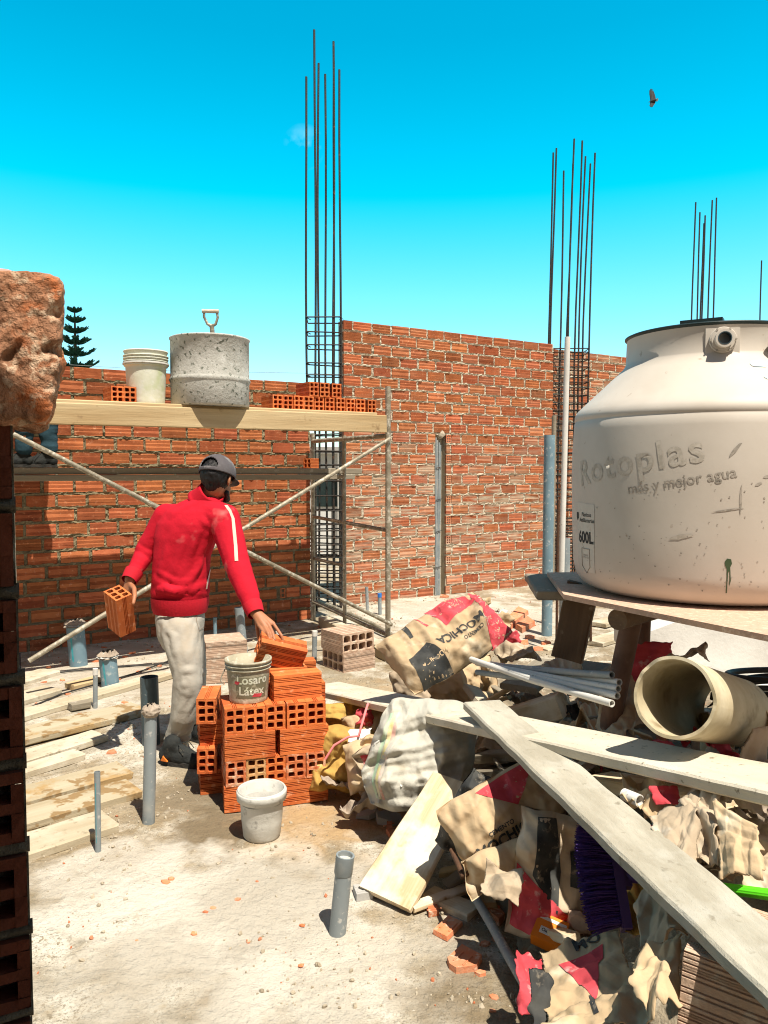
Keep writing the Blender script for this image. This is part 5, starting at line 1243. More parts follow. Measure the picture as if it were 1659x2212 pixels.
# pale tape down the right sleeve and the side seam
from mathutils.bvhtree import BVHTree
def on_surface(o, path, wdt, name, m, parent, off=.003, n=40):
    me = o.data; w = o.parent.location if o.parent else o.location
    bv = BVHTree.FromPolygons([v.co + w for v in me.vertices], [tuple(p.vertices) for p in me.polygons]); pts = []
    for i in range(n + 1):
        t = i / n * (len(path) - 1); k = min(int(t), len(path) - 2); f = t - k
        px, py = lerp(path[k][0], path[k + 1][0], f), lerp(path[k][1], path[k + 1][1], f)
        hit = bv.ray_cast(CAMP, ray(px, py).normalized())
        if hit[0] is not None: pts.append((hit[0], hit[1]))
    if len(pts) < 4: return
    mb = MB(); vs = []
    for i, (p, nr) in enumerate(pts):
        d = (pts[min(i + 1, len(pts) - 1)][0] - pts[max(i - 1, 0)][0]).normalized(); s = d.cross(nr).normalized()
        for e in (-1, -.33, .33, 1):
            q = p + s * (wdt * e / 2); h = bv.find_nearest(q); vs.append((h[0] + h[1] * off) if h[0] is not None else q)
    mb.add(vs, [(i * 4 + k, i * 4 + k + 1, i * 4 + k + 5, i * 4 + k + 4) for i in range(len(pts) - 1) for k in range(3)], 0, True); return mb.obj(name, M[m], parent)
on_surface(jo, [(488, 1092), (496, 1103), (503, 1120), (506, 1150), (509, 1180), (511, 1212)], .017, 'sleeve_stripe', 'white_cloth', WL_, .003)
on_surface(jo, [(453, 1230), (449, 1250), (445, 1272)], .016, 'side_stripe', 'white_cloth', WL_, .004)
# trousers
tr_ = MB()
loft(tr_, [(P(391, 1400, 4.13), lat * .085, dep * .085), (P(390, 1370, 4.15), lat * .112, dep * .115), (P(389, 1335, 4.17), lat * .128, dep * .118), (P(389, 1312, 4.18), lat * .122, dep * .104)], 32)
chain(tr_, [P(390, 1365, 4.10), P(400, 1410, 4.06), J['kneeN'] + Vector((.006, 0, 0)), P(396, 1545, 4.03), P(382, 1596, 4.09), P(381, 1612, 4.10)], [.100, .094, .076, .068, .058, .056])
chain(tr_, [P(402, 1360, 4.22), P(410, 1410, 4.25), J['kneeF'], P(418, 1540, 4.38), P(412, 1578, 4.45)], [.090, .084, .072, .064, .056])
def tdisp(p, n):
    k = math.exp(-((p.z - J['kneeN'].z) / .12) ** 2); kc = math.exp(-((p.z - P(383, 1594, 4.1).z) / .055) ** 2); kh = math.exp(-((p.z - P(390, 1375, 4.1).z) / .10) ** 2)
    q = Vector((p.x * .7, p.y * .7, p.z * 1.6 + p.x * .8)); qc = Vector((p.x * .3, p.y * .3, p.z * 2.8 + p.x * .3))
    ql = Vector((p.x * 2.2, p.y * 2.2, p.z * .4))
    return .004 * k * ridge(q, 6, 2) + .009 * kc * ridge(qc, 12, 5) + .004 * kh * ridge(q, 5, 8) + .005 * ridge(ql, 4, 4)
flesh('trousers', tr_, M['pants'], WL_, .0075, 4, tdisp, folds=(
    ([(345, 1335), (375, 1375), (379, 1409)], .014, .010), ([(413, 1335), (375, 1390)], .013, .0101), ([(443, 1433), (420, 1448), (394, 1448)], .013, .0125), ([(443, 1450), (398, 1478)], .012, .0126), ([(439, 1468), (405, 1500)], .012, .0115),
    ([(382, 1448), (367, 1550)], .014, .009), ([(400, 1513), (375, 1566)], .013, .0102), ([(354, 1586), (382, 1606), (408, 1590)], .010, .0135), ([(356, 1570), (384, 1588), (410, 1572)], .010, .0121), ([(358, 1603), (386, 1620), (408, 1606)], .009, .0111),
    ([(430, 1340), (405, 1420)], .014, .0095), ([(352, 1345), (372, 1440)], .013, .0096), ([(425, 1500), (398, 1550)], .012, .0097), ([(365, 1555), (392, 1575)], .010, .0103)))
on_surface(bpy.data.objects['trousers'], [(425, 1318), (424, 1340), (430, 1362), (443, 1352)], .005, 'pocket_seam', 'rag', WL_, .002)
# shoes
def shoe(heel, toe, parent, logo=True):
    d = toe - heel; d.z = 0; L_ = d.length; d.normalize(); s = up.cross(d)
    mb = MB(); pt = lambda f, sd, z: heel + d * (f * L_) + s * sd + up * z
    ellip(mb, pt(.14, 0, .052), (d, s, up), (.050, .040, .050)); ellip(mb, pt(.45, 0, .045), (d, s, up), (.085, .044, .048)); ellip(mb, pt(.78, 0, .034), (d, s, up), (.075, .046, .036))
    chain(mb, [pt(.20, 0, .06), pt(.24, 0, .112)], [.044, .047]); chain(mb, [pt(.3, 0, .085), pt(.62, 0, .055)], [.036, .032])
    o = flesh('shoe', mb, M['shoe'], parent, .006, 4, lambda p, n: .002 * ridge(p, 30, 2)); o["wo"] = tuple(parent.location)
    sm_ = MB(); out_ = []
    for k in range(28):
        a = 2 * math.pi * k / 28; f = .5 + .53 * math.cos(a); w_ = .043 * (abs(math.sin(a)) ** .7) * (1.08 if f > .5 else .92) * math.copysign(1, math.sin(a)); out_.append(pt(f, w_, .0))
    sm_.prism(out_, (0, 0, .024)); sm_.obj('sole', M['sole'], o)
    lc = MB()
    for k in range(4):
        f = .40 + .075 * k; z = .104 - .014 * k; lc.tube([pt(f, -.030, z - .012), pt(f + .02, 0, z + .004), pt(f + .01, .030, z - .012)], .0028, 6)
    lc.tube([pt(.40, -.012, .11), pt(.50, -.045, .115), pt(.60, -.05, .085)], .0022, 6); lc.tube([pt(.40, .01, .11), pt(.52, .05, .11), pt(.62, .055, .075)], .0022, 6)
    lc.obj('lace', M['shoe'], o)
    if logo:
        lg_ = MB(); lg_.prism([pt(.06, -.044, .030), pt(.22, -.050, .028), pt(.12, -.050, .058)], s * .012); lg_.obj('heel_patch', M['orange'], o)
    return o
shoe(P(352, 1646, 4.08) * 1, P(447, 1656, 3.98), WL_) if False else None
hN = G(350, 1650); tN = G(446, 1658); hN.z = tN.z = .004
shoe(hN, tN, WL_)
hF = G(400, 1594); tF = G(482, 1612); hF.z = tF.z = .004
shoe(hF, tF, WL_, False)
# hair, cap, beard
hr = MB(); ellip(hr, hpt(0, -.016, .016), (hx, fw, hz_), (.081, .099, .094)); chain(hr, [hpt(0, -.050, -.02), hpt(0, -.044, -.045)], [.055, .040])
flesh('hair', hr, M['hair'], WL_, .005, 2, lambda p, n: .0035 * ridge(Vector((p.x, p.y, p.z * .4)), 60, 1), keep=lambda p: (p - hc).dot(fw) < .012 + .5 * max(0, (p - hc).dot(hz_)))
cp = MB(); CR = (.096, .114, .100)
cc0 = hpt(0, -.010, .030)
def cpt(th_, ph, k=1): return cc0 + hx * (CR[0] * k * math.cos(ph) * math.sin(th_)) - fw * (CR[1] * k * math.cos(ph) * math.cos(th_)) + hz_ * (CR[2] * k * math.sin(ph))
NT, NP = 96, 26; vs = [cpt(2 * math.pi * i / NT, -.16 + (math.pi / 2 + .16) * j / NP) for j in range(NP + 1) for i in range(NT)]; fs = []
for j in range(NP):
    for i in range(NT):
        th_ = (2 * math.pi * (i + .5) / NT + math.pi) % (2 * math.pi) - math.pi; ph = -.16 + (math.pi / 2 + .16) * (j + .5) / NP
        if (th_ / .62) ** 2 + ((ph - .02) / .66) ** 2 < 1 and ph > .03: continue
        fs.append((j * NT + i, j * NT + (i + 1) % NT, (j + 1) * NT + (i + 1) % NT, (j + 1) * NT + i))
cp.add(vs, fs, 0, True)
capo = cp.obj('cap', M['cap'], WL_); capo["wo"] = tuple(WL_.location); so = capo.modifiers.new('t', 'SOLIDIFY'); so.thickness = .004
bm_ = MB(); pl = []
def brim(u, v):
    a = (u - .5) * 2.0; q = cpt(math.pi + a, -.14); d = (fw * math.cos(a * .8) + hx * (-math.sin(a) * .30)).normalized(); return q + d * (.045 * v * math.cos(a * .75)) - hz_ * (.016 * v * v)
bm_.grid(brim, 24, 6); bo = bm_.obj('brim', M['cap'], capo); so = bo.modifiers.new('t', 'SOLIDIFY'); so.thickness = .004
bt = MB(); bt.tube([cpt(0, math.pi / 2) - hz_ * .002, cpt(0, math.pi / 2) + hz_ * .006], [.009, .006], 12); bt.obj('button', M['cap'], capo)
br = MB(); chain(br, [hpt(.05, .03, -.07), hpt(.03, .075, -.095), hpt(-.03, .075, -.095), hpt(-.05, .03, -.07)], [.014, .018, .018, .014]); flesh('beard', br, M['hair'], WL_, .005, 2, lambda p, n: .002 * ridge(p, 70, 4))
# ---- second man on the platform
def plat(px):
    b = LB + nw * .50; r_ = ray(px, 1000); k = r_.x / r_.y; t = (k * b.y - b.x) / (-tl.x + k * tl.y); q = b - tl * t; q.z = ZM; return q
f2 = plat(104); Y2 = f2.y; g2 = plat(52)
m2_ = thing('person', f2, 'man in blue jeans and dark boots standing on the lower scaffold platform', 'person')
b2 = MB(); hip = P(74, 800, Y2 - .05); ch = P(44, 690, Y2 - .08); hd2 = P(8, 632, Y2 - .1)
lat2 = Vector((.45, .89, 0)); dep2 = Vector((.89, -.45, 0))
an1 = P(108, 975, Y2); kn1 = P(106, 890, Y2); an2 = P(52, 975, g2.y); kn2 = P(54, 890, g2.y - .05)
loft(b2, [(hip - up * .06, lat2 * .14, dep2 * .10), (hip + up * .1, lat2 * .14, dep2 * .10), (ch, lat2 * .18, dep2 * .11), (ch + up * .14, lat2 * .10, dep2 * .08)])
chain(b2, [ch + up * .12, hd2], [.055, .055]); ellip(b2, hd2, (lat2, dep2, up), (.078, .098, .115)); ellip(b2, hd2 + Vector((-.09, .02, -.03)), (lat2, dep2, up), (.015, .015, .02))
for sd in (-1, 1):
    sh2 = ch + up * .08 + lat2 * .2 * sd; e2 = sh2 + Vector((-.12, .06 * sd, -.25)); w2 = e2 + Vector((-.2, .02, .02)); chain(b2, [sh2, e2, w2], [.05, .042, .03])
    for q in range(4): chain(b2, [w2, w2 + Vector((-.07, .025 * (q - 1.5), -.01)), w2 + Vector((-.12, .025 * (q - 1.5), -.05))], [.02, .010, .008])
    chain(b2, [w2, w2 + Vector((-.05, -.05, -.02))], [.018, .009])
chain(b2, [hip - up * .05, kn1, an1], [.08, .055, .04]); chain(b2, [hip - up * .05, kn2, an2], [.08, .055, .04])
flesh('body', b2, M['skin'], m2_, .007, 3)
j2 = MB(); loft(j2, [(hip - up * .12, lat2 * .13, dep2 * .11), (hip, lat2 * .155, dep2 * .12), (hip + up * .08, lat2 * .15, dep2 * .115)])
chain(j2, [hip - up * .06, kn1, P(104, 940, Y2), P(107, 968, Y2)], [.105, .078, .066, .062]); chain(j2, [hip - up * .06, kn2, P(52, 940, g2.y), P(52, 968, g2.y)], [.105, .078, .066, .062])
flesh('jeans', j2, M['jeans'], m2_, .009, 3, lambda p, n: .006 * ridge(Vector((p.x * .4, p.y * .4, p.z * 2.2)), 10, 3))
s2 = MB(); loft(s2, [(hip + up * .02, lat2 * .16, dep2 * .125), (hip + up * .2, lat2 * .165, dep2 * .125), (ch, lat2 * .20, dep2 * .13), (ch + up * .14, lat2 * .10, dep2 * .09)])
for sd in (-1, 1):
    sh2 = ch + up * .08 + lat2 * .2 * sd; e2 = sh2 + Vector((-.12, .06 * sd, -.25)); w2 = e2 + Vector((-.2, .02, .02)); chain(s2, [sh2, e2, e2.lerp(w2, .8)], [.07, .058, .045])
flesh('shirt', s2, M['greyshirt'], m2_, .010, 4, lambda p, n: .006 * ridge(p, 8, 3))
ht = MB(); hq = hd2 + up * .03; ht.lathe([(.125, -.01), (.140, -.008), (.128, .004), (.126, .05), (.105, .10), (.06, .132), (.001, .142)], P(8, 606, Y2 - .1) - up * .055, 48); ht.obj('hat', M['hat'], m2_)
for q, d_ in ((f2, -1), (g2, -1)):
    h = q + tl * .06 + Vector((0, 0, .003)); t_ = q - tl * .20 - nw * .03 + Vector((0, 0, .003)); shoe(h, t_, m2_, False)
# ---------------------------------------------------------------- boards on the ground at the left
GP = 'dusty boards laid on the ground left of the worker'
boards = [   # px of the left end (on the top face centre line), right end, width
    ((40, 1826), (236, 1764), .20, 'lowest dusty board on the ground, nearest the thin grey pipe'),
    ((20, 1768), (288, 1694), .19, 'dusty board stained brown by water, near the foot of the tall grey pipe'),
    ((20, 1722), (268, 1655), .20, 'dusty board spotted with drops of water above the brown stained one'),
    ((40, 1662), (172, 1622), .12, 'short narrow pale board between wider dusty ones'),
    ((30, 1638), (214, 1582), .16, 'dusty board ending in a clean square end left of the tall pipe'),
    ((20, 1590), (302, 1524), .24, 'wide dusty board left of the tall paper plugged pipe'),
    ((30, 1540), (200, 1500), .12, 'thin dusty board under white lime crumbs'),
    ((30, 1545), (360, 1452), .14, 'long dusty board reaching the worker, its edge in dark shade'),
    ((30, 1508), (113, 1484), .2, 'short board at the far left edge beside the dark pier'),
    ((30, 1470), (108, 1446), .2, 'farthest short board at the left near the foot of the low wall'),
    ((150, 1478), (212, 1462), .12, 'small yellowish board lying between brick chips'),
]
for i, (a, b, w_, lb_) in enumerate(boards):
    z_ = .034 + (.004 * i % .012); plank_obj('ground_board', G(a[0], a[1], z_), G(b[0], b[1], z_), w_, .04, ('wood_stained' if i in (1, 2, 5) else 'wood_pale') if i != 10 else 'wood', lb_ , 'board', GP, seed=60 + i, rag=.006)
plank_obj('wood_offcut', G(150, 1520, .05), G(192, 1512, .05), .07, .045, 'wood_grey', 'short grey wooden block among the brick chips at the left', 'offcut', seed=80)
for i, (pts, lb_) in enumerate((([(60, 1462), (150, 1450), (260, 1440), (330, 1436), (420, 1430), (600, 1424)], 'thin dark cord along the ground behind the pipes'), ([(60, 1530), (130, 1500), (200, 1480), (290, 1455), (372, 1425)], 'thin dark cord running diagonally past the short wide pipe'))):
    mb = MB(); mb.tube([G(x, y, .012) for x, y in pts], .006, 6); tag(mb.obj('cord', M['black_hose']), lb_, 'cord')
# ---------------------------------------------------------------- brick fragments
def shard(px, py, size, seed, label=None, m='chip', flat=.45, z=0, name='brick_fragment', group='brick fragments scattered over the ground'):
    q = G(px, py) if z == 0 else HP(px, py, z); rr = random.Random(seed); mb = MB(); n = rr.choice((4, 5, 5, 6)); a0 = rr.random() * 6
    pl = []
    for k in range(n): a = a0 + 2 * math.pi * k / n; r_ = size * rr.uniform(.6, 1.1); pl.append(q + Vector((r_ * math.cos(a) * 1.25, r_ * math.sin(a), 0)))
    h = size * flat * rr.uniform(.7, 1.3); tl_ = Vector((rr.uniform(-.3, .3), rr.uniform(-.3, .3), 0))
    top = [Vector((lerp(q.x, p.x, rr.uniform(.75, 1)), lerp(q.y, p.y, rr.uniform(.75, 1)), q.z + h + (p - q).dot(tl_) * .6)) for p in pl]
    mb.add(pl + top, [tuple(range(n))[::-1], tuple(range(n, 2 * n))] + [(k, (k + 1) % n, n + (k + 1) % n, n + k) for k in range(n)])
    o = mb.obj(name, M[m]); return tag(o, label or 'small chip of broken orange brick lying loose on the dusty ground', 'brick fragment', group)
def bigshard(pts, th, label, m='chip', z=.0, tilt=0):
    P3 = [G(x, y, z) for x, y in pts]; mb = MB(); n = len(P3); c_ = sum(P3, Vector()) / n
    top = [p + Vector((0, 0, th)) + (c_ - p) * .04 for p in P3]
    mb.add(P3 + top, [tuple(range(n))[::-1], tuple(range(n, 2 * n))] + [(k, (k + 1) % n, n + (k + 1) % n, n + k) for k in range(n)])
    d = (P3[1] - P3[0]).normalized(); s = up.cross(d)
    for k in (-.2, .15): mb.tube([c_ + s * (k * .1) - d * .028 + Vector((0, 0, th + .0005)), c_ + s * (k * .1) + d * .028 + Vector((0, 0, th + .0005))], .003, 6)
    o = mb.obj('brick_fragment', M[m]); return tag(o, label, 'brick fragment', 'brick fragments scattered over the ground')
bigshard([(965, 2082), (998, 2052), (1042, 2076), (1030, 2100), (985, 2106), (970, 2096)], .022, 'largest orange brick fragment with a ridge, low in the foreground beside the conduit')
bigshard([(935, 2018), (968, 1986), (1000, 2000), (966, 2034)], .016, 'flat pale pink brick fragment below the raw timber board')
bigshard([(922, 1958), (942, 1955), (948, 1978), (926, 1982)], .018, 'ridged orange brick fragment touching the offcut by the raw board')
bigshard([(1028, 1935), (1062, 1958), (1092, 1992), (1078, 2004), (1046, 1978)], .03, 'long ridged orange brick fragment beside the top of the grey conduit')
bigshard([(762, 1928), (800, 1922), (806, 1944), (770, 1950)], .03, 'pale grey cement lump under the corner of the raw timber board', 'concrete')
bigshard([(836, 1775), (846, 1772), (848, 1800), (860, 1806), (842, 1812), (834, 1800)], .02, 'upright L shaped orange brick fragment beside the crumpled sacks')
for i, (x, y, s) in enumerate([(358, 1908, .016), (370, 1900, .012), (512, 1944, .011), (460, 1963, .009), (445, 1972, .010), (418, 2020, .012), (296, 2033, .006), (85, 2082, .008), (653, 2000, .008), (555, 1905, .007), (650, 2086, .008), (1040, 2105, .016), (1068, 2158, .014), (1065, 2186, .012), (1075, 2030, .02), (1046, 2040, .014),
    (240, 1627, .024), (270, 1520, .022), (190, 1563, .02), (210, 1563, .016), (245, 1500, .02), (115, 1518, .02), (140, 1520, .03), (145, 1500, .018), (170, 1545, .02), (240, 1455, .022), (255, 1468, .02), (300, 1452, .022), (320, 1446, .02), (340, 1458, .02), (345, 1440, .018), (205, 1430, .024), (160, 1418, .02), (225, 1400, .02), (285, 1412, .025), (270, 1420, .02), (105, 1442, .02), (320, 1405, .02), (390, 1450, .02), (180, 1470, .02), (96, 1475, .022), (135, 1470, .018), (480, 1440, .02), (560, 1440, .02),
    (655, 1440, .03), (640, 1462, .022), (1100, 1404, .05), (1130, 1392, .05), (1160, 1404, .045), (1085, 1420, .04), (1145, 1380, .05), (1110, 1416, .035), (1060, 1400, .04), (1180, 1392, .035), (960, 1290, .05), (890, 1380, .03), (640, 1405, .02), (620, 1420, .02), (700, 1310, .03), (1095, 1335, .05), (400, 1420, .02), (430, 1406, .02)]):
    shard(x, y, s * 1.15, 100 + i)
bigshard([(1088, 1350), (1120, 1318), (1142, 1328), (1104, 1360)], .05, 'orange tile fragment with a pale face lying on the far ground beside the tall pipe')
bigshard([(1113, 1358), (1140, 1340), (1156, 1352), (1128, 1368)], .05, 'flat orange tile fragment right beside the tall blue grey pipe')
mb = MB(); mb.prism([G(1060, 1352, .02), G(1084, 1316, .10), G(1098, 1320, .10), G(1072, 1354, .02)], (0, 0, .008)); tag(mb.obj('plastic_scrap', M['plastic_film']), 'crushed clear plastic bottle scrap on the far ground', 'plastic scrap')
# white lime crumbs
for i, (x, y) in enumerate(((165, 1562), (150, 1570), (140, 1562), (172, 1572))): shard(x, y, .022, 300 + i, 'white lime crumb on the thin dusty board', 'white_card', .5, name='lime_crumb', group='white lime crumbs')
# hose ring
mb = MB(); hcn = G(1072, 1345, .06)
mb.tube([hcn + Vector((.10 * math.cos(a), .10 * math.sin(a), .02 * math.sin(a * 2) + .01 * a)) for a in np.linspace(0, 5.9, 40)], .034, 12); tag(mb.obj('hose_ring', M['hose_grey']), 'ring of dark grey corrugated hose on the far ground behind the cement sack', 'hose')
# ---------------------------------------------------------------- sacks and paper
def crease(x, y, seed, n=9, f0=3.5, f1=24):
    rr = random.Random(int(seed * 13) + 5); w = noise.noise(Vector((x * 3.1, y * 3.1, seed))) * .55; k = 0
    for i in range(n):
        th = rr.random() * math.pi; f = f0 * (f1 / f0) ** (i / (n - 1)); ph = rr.random() * 7
        u = f * (x * math.cos(th) + y * math.sin(th)) + ph + w
        m_ = .35 + .65 * sm01(.5 + 1.6 * noise.noise(Vector((x * 3.5 + i * 9, y * 3.5, seed + i))))
        k += m_ * (4 * abs(u - math.floor(u) - .5) - 1) / f
    return k
class Bag:
    def __init__(s, c, a, b, L_, W, T, seed, cr=.012, big=.02, pinch=0, sc_=11):
        s.c = Vector(c); s.a = Vector(a).normalized(); b = Vector(b); s.b = (b - s.a * b.dot(s.a)).normalized(); s.n = s.a.cross(s.b)
        if s.n.y > 0 or (abs(s.n.y) < .1 and s.n.z < 0): s.n = -s.n
        s.L, s.W, s.T, s.seed, s.cr, s.big, s.pinch, s.sc = L_, W, T, seed, cr, big, pinch, sc_
    def S(s, x, y, side=1, off=0.0):
        u = max(-1, min(1, 2 * x / s.L)); v = max(-1, min(1, 2 * y / s.W))
        wv = 1 - s.pinch * u * u * (1 if u > 0 else .6)
        t = s.T / 2 * (max(0, 1 - abs(u) ** 4) ** .6) * (max(0, 1 - abs(v) ** 2.6) ** .6)
        p = s.c + s.a * x + s.b * (y * wv) + s.n * (side * t)
        q = Vector((x, y, side * t)) ; sd = Vector((s.seed * 1.7, s.seed, -s.seed))
        f = min(1, .35 + t / (s.T * .35 + 1e-6))
        big = noise.noise(q * 4.2 + sd) * s.big
        k = crease(x, y + side * 3, s.seed) * s.cr * 7.0 + crease(x, y + side * 3, s.seed + 50, 5, 16, 36) * s.cr * 2.2
        edge = s.a * (noise.noise(Vector((y * 14, s.seed, 0))) * .014 * (abs(u) > .9)) + s.b * (noise.noise(Vector((x * 11, s.seed, 4))) * .016 * (abs(v) > .9))
        return p + s.n * (big + k * f + off) + edge
    def build(s, name, m, label, cat, group=None, nu=80, nv=56, prints=()):
        base = s.c - Vector((0, 0, s.W / 2))
        th = thing(name, s.c, label, cat, group); mb = MB()
        for side in (1, -1): mb.grid(lambda u, v: s.S((u - .5) * s.L, (v - .5) * s.W, side), nu, nv)
        mb.obj('sack_body', M[m], th, weld=True)
        for nm, geo, mm, x0_, y0_, rot, sx in prints:
            vs, fs = geo; q = MB(); cr_, sr_ = math.cos(rot), math.sin(rot)
            q.add([s.S(x0_ + sx * (x * cr_) - y * sr_ * 1, y0_ + sx * (x * sr_) + y * cr_, 1, .0022) for x, y in vs], fs, 0, True); q.obj(nm, M[mm], th)
        return th
class Sheet:
    def __init__(s, c4, seed, cr=.02, big=.03, sc_=9, ragged=.02, lift=None):
        s.p = [Vector(q) for q in c4]; s.seed = seed; s.cr, s.big, s.sc, s.rg = cr, big, sc_, ragged
        s.w = ((s.p[1] - s.p[0]).length + (s.p[2] - s.p[3]).length) / 2; s.h = ((s.p[3] - s.p[0]).length + (s.p[2] - s.p[1]).length) / 2
        n = (s.p[1] - s.p[0]).cross(s.p[3] - s.p[0]).normalized()
        s.n = n if n.dot(CAMP - s.p[0]) > 0 else -n; s.lift = lift
    def S(s, u, v, off=0.0):
        sd = Vector((s.seed * 1.3, -s.seed, s.seed * .7)); e = s.rg
        du = e * (noise.noise(Vector((v * s.h * 12, s.seed, 1))) + .6 * noise.noise(Vector((v * s.h * 40, s.seed, 1)))) * (1 if u in (0, 1) else 0) / max(s.w, .05); dv = e * (noise.noise(Vector((u * s.w * 12, s.seed, 2))) + .6 * noise.noise(Vector((u * s.w * 40, s.seed, 2)))) * (1 if v in (0, 1) else 0) / max(s.h, .05)
        uu, vv = u + du, v + dv
        p = s.p[0].lerp(s.p[1], uu).lerp(s.p[3].lerp(s.p[2], uu), vv); q = Vector((uu * s.w, vv * s.h, 0))
        k = crease(q.x, q.y, s.seed) * s.cr * 6.5 + crease(q.x, q.y, s.seed + 50, 5, 17, 38) * s.cr * 2.2
        b = noise.noise(q * 4 + sd) * s.big + (s.lift(uu, vv) if s.lift else 0)
        return p + s.n * (k + b + off)
    def build(s, name, m, label, cat, group=None, nu=46, nv=46, prints=(), thick=.003):
        c_ = sum(s.p, Vector()) / 4
        if prints: th = thing(name, c_, label, cat, group)
        mb = MB(); mb.grid(s.S, nu, nv)
        if prints: o = mb.obj('paper', M[m], th)
        else: o = tag(mb.obj(name, M[m]), label, cat, group); th = o
        so = o.modifiers.new('thickness', 'SOLIDIFY'); so.thickness = thick; so.offset = 0
        for nm, geo, mm, x0_, y0_, rot in prints:
            vs, fs = geo; q = MB(); cr_, sr_ = math.cos(rot), math.sin(rot)
            q.add([s.S(x0_ + (x * cr_ - y * sr_) / s.w, y0_ - (x * sr_ + y * cr_) / s.h, .0035) for x, y in vs], fs, 0, True); q.obj(nm, M[mm], th)
        return th
# the big printed cement sack resting on the long plank
B0, B1 = P(858, 1442, 3.52), P(1052, 1326, 3.74)
bcen = (B0 + B1) / 2
bag1 = Bag(bcen + Vector((.01, 0, 0)), B1 - B0, P(985, 1440, 3.60) - P(940, 1350, 3.76), (B1 - B0).length * 1.10, .34, .19, 3, cr=.011, big=.022, pinch=.12)
LB1 = bag1.L
T1 = lambda s, z, b=.0015: text_geo(s, z, b, .012)
sgn = 1
# bag axes: x runs from the lower left end to the upper right end, y runs down to the right; letters read upside down from right to left
flip = math.pi
def bag_print_dirs(bag):
    # choose +1/-1 so that lettering laid with direction 'd' reads properly from outside
    return bag.a.cross(bag.b).dot(bag.n)
m1 = bag_print_dirs(bag1)
def txt(s, z, b=.0015, mirror=False, ml=.012):
    vs, fs = text_geo(s, z, b, ml); return ([(-x, y) for x, y in vs] if mirror else vs), fs
# surface is seen from +n; (a, b, n) right handed when m1 > 0, else mirror glyphs
mir = m1 < 0
def pr(nm, geo, mm, x, y, rot): return (nm, geo, mm, x, y, rot, 1)
bag1.build('cement_sack', 'paper', 'crumpled kraft paper cement sack with red and black print, resting on the long plank', 'cement sack', None, 96, 64, prints=(
    pr('red_panel', poly_geo([(-.01, -.178), (.22, -.178), (.22, -.075), (.0, -.02)]), 'red_print', .01, .0, 0),
    pr('red_panel', poly_geo([(.085, -.178), (.12, -.05), (.115, .17), (-.02, .178), (.0, .06)]), 'red_print', LB1 / 2 - .12, .0, 0),
    pr('black_panel', poly_geo([(-.09, .03), (.03, .0), (.07, .17), (-.10, .175)]), 'black_print', -.15, .0, 0),
    pr('black_band', poly_geo([(-.02, -.17), (.006, -.17), (-.012, -.07), (-.032, -.07)]), 'black_print', -.13, 0, 0),
    pr('red_band', poly_geo([(-.006, -.17), (.008, -.17), (.020, -.07), (.008, -.07)]), 'red_print', -.075, 0, 0),
    pr('lettering', txt('MOCHICA', .056, .0016, mir), 'black_print', .045, .04, 0 if mir else math.pi),
    pr('lettering', txt('CEMENTO', .024, .0004, mir), 'black_print', .09, .085, 0 if mir else math.pi),
    pr('lettering', txt('MOCHICA', .030, .0006, mir), 'paper', -.14, .095, 0 if mir else math.pi),
    pr('lettering', txt('LO QUE\nSE HACE\nBIEN', .024, .0003, mir), 'paper_grey', .145, -.125, 0 if mir else math.pi),
    pr('lettering', txt('EXTRA\nNOR', .032, .0006, mir), 'paper_grey', LB1 / 2 - .085, .08, .9),
))
# torn mouth of that sack
def crumple(px, py, sx, sy, Y, m, label, seed, name='paper_scrap', rx=0, cr=.025, big=.04, cat='paper scrap', group=None, tilt=.5, n=30, thick=.003, dz=None):
    c_ = P(px, py, Y) if dz is None else HP(px, py, dz); ax_ = Vector((math.cos(rx), math.sin(rx) * .5, math.sin(rx) * .6)).normalized(); ay_ = Vector((0, math.cos(tilt), math.sin(tilt))); ay_ = (ay_ - ax_ * ay_.dot(ax_)).normalized()
    q = [c_ - ax_ * sx / 2 - ay_ * sy / 2, c_ + ax_ * sx / 2 - ay_ * sy / 2, c_ + ax_ * sx / 2 + ay_ * sy / 2, c_ - ax_ * sx / 2 + ay_ * sy / 2]
    return Sheet(q, seed, cr, big, 10, .03).build(name, m, label, cat, group, n, n, thick=thick)
crumple(1075, 1352, .16, .14, 4.18, 'paper', 'torn paper flap at the right end of the printed cement sack', 5, tilt=1.2, cr=.02)
crumple(1022, 1318, .20, .12, 4.5, 'paper', 'pale torn paper mouth sticking up behind the printed cement sack', 6, tilt=1.3, cr=.02)
crumple(1085, 1385, .18, .10, 4.1, 'red_print', 'red torn paper corner below the right end of the printed cement sack', 7, tilt=1.0, cr=.015)
# what props that sack up: yellow paper and a short board
b_ = Bag(P(1000, 1478, 4.0), P(1080, 1450, 4.0) - P(940, 1500, 3.95), Vector((.2, .2, -1)), .36, .22, .14, 12, cr=.014, big=.03)
b_.build('paper_sack', 'paper', 'folded ochre paper sack stuffed under the printed cement sack', 'paper sack')
b_ = Bag(P(930, 1475, 4.25), Vector((1, .1, .3)), Vector((.2, .3, -1)), .42, .30, .2, 14, cr=.014, big=.03)
b_.build('paper_sack', 'paper_grey', 'grey folded paper sack hidden behind the printed cement sack', 'paper sack')
plank_obj('timber_offcut', P(1020, 1480, 3.85), P(1062, 1530, 3.62), .09, .035, 'wood_pale', 'short pale board end sticking out right of the printed sack', 'offcut', seed=90, zup=Vector((.5, -.8, .5)))
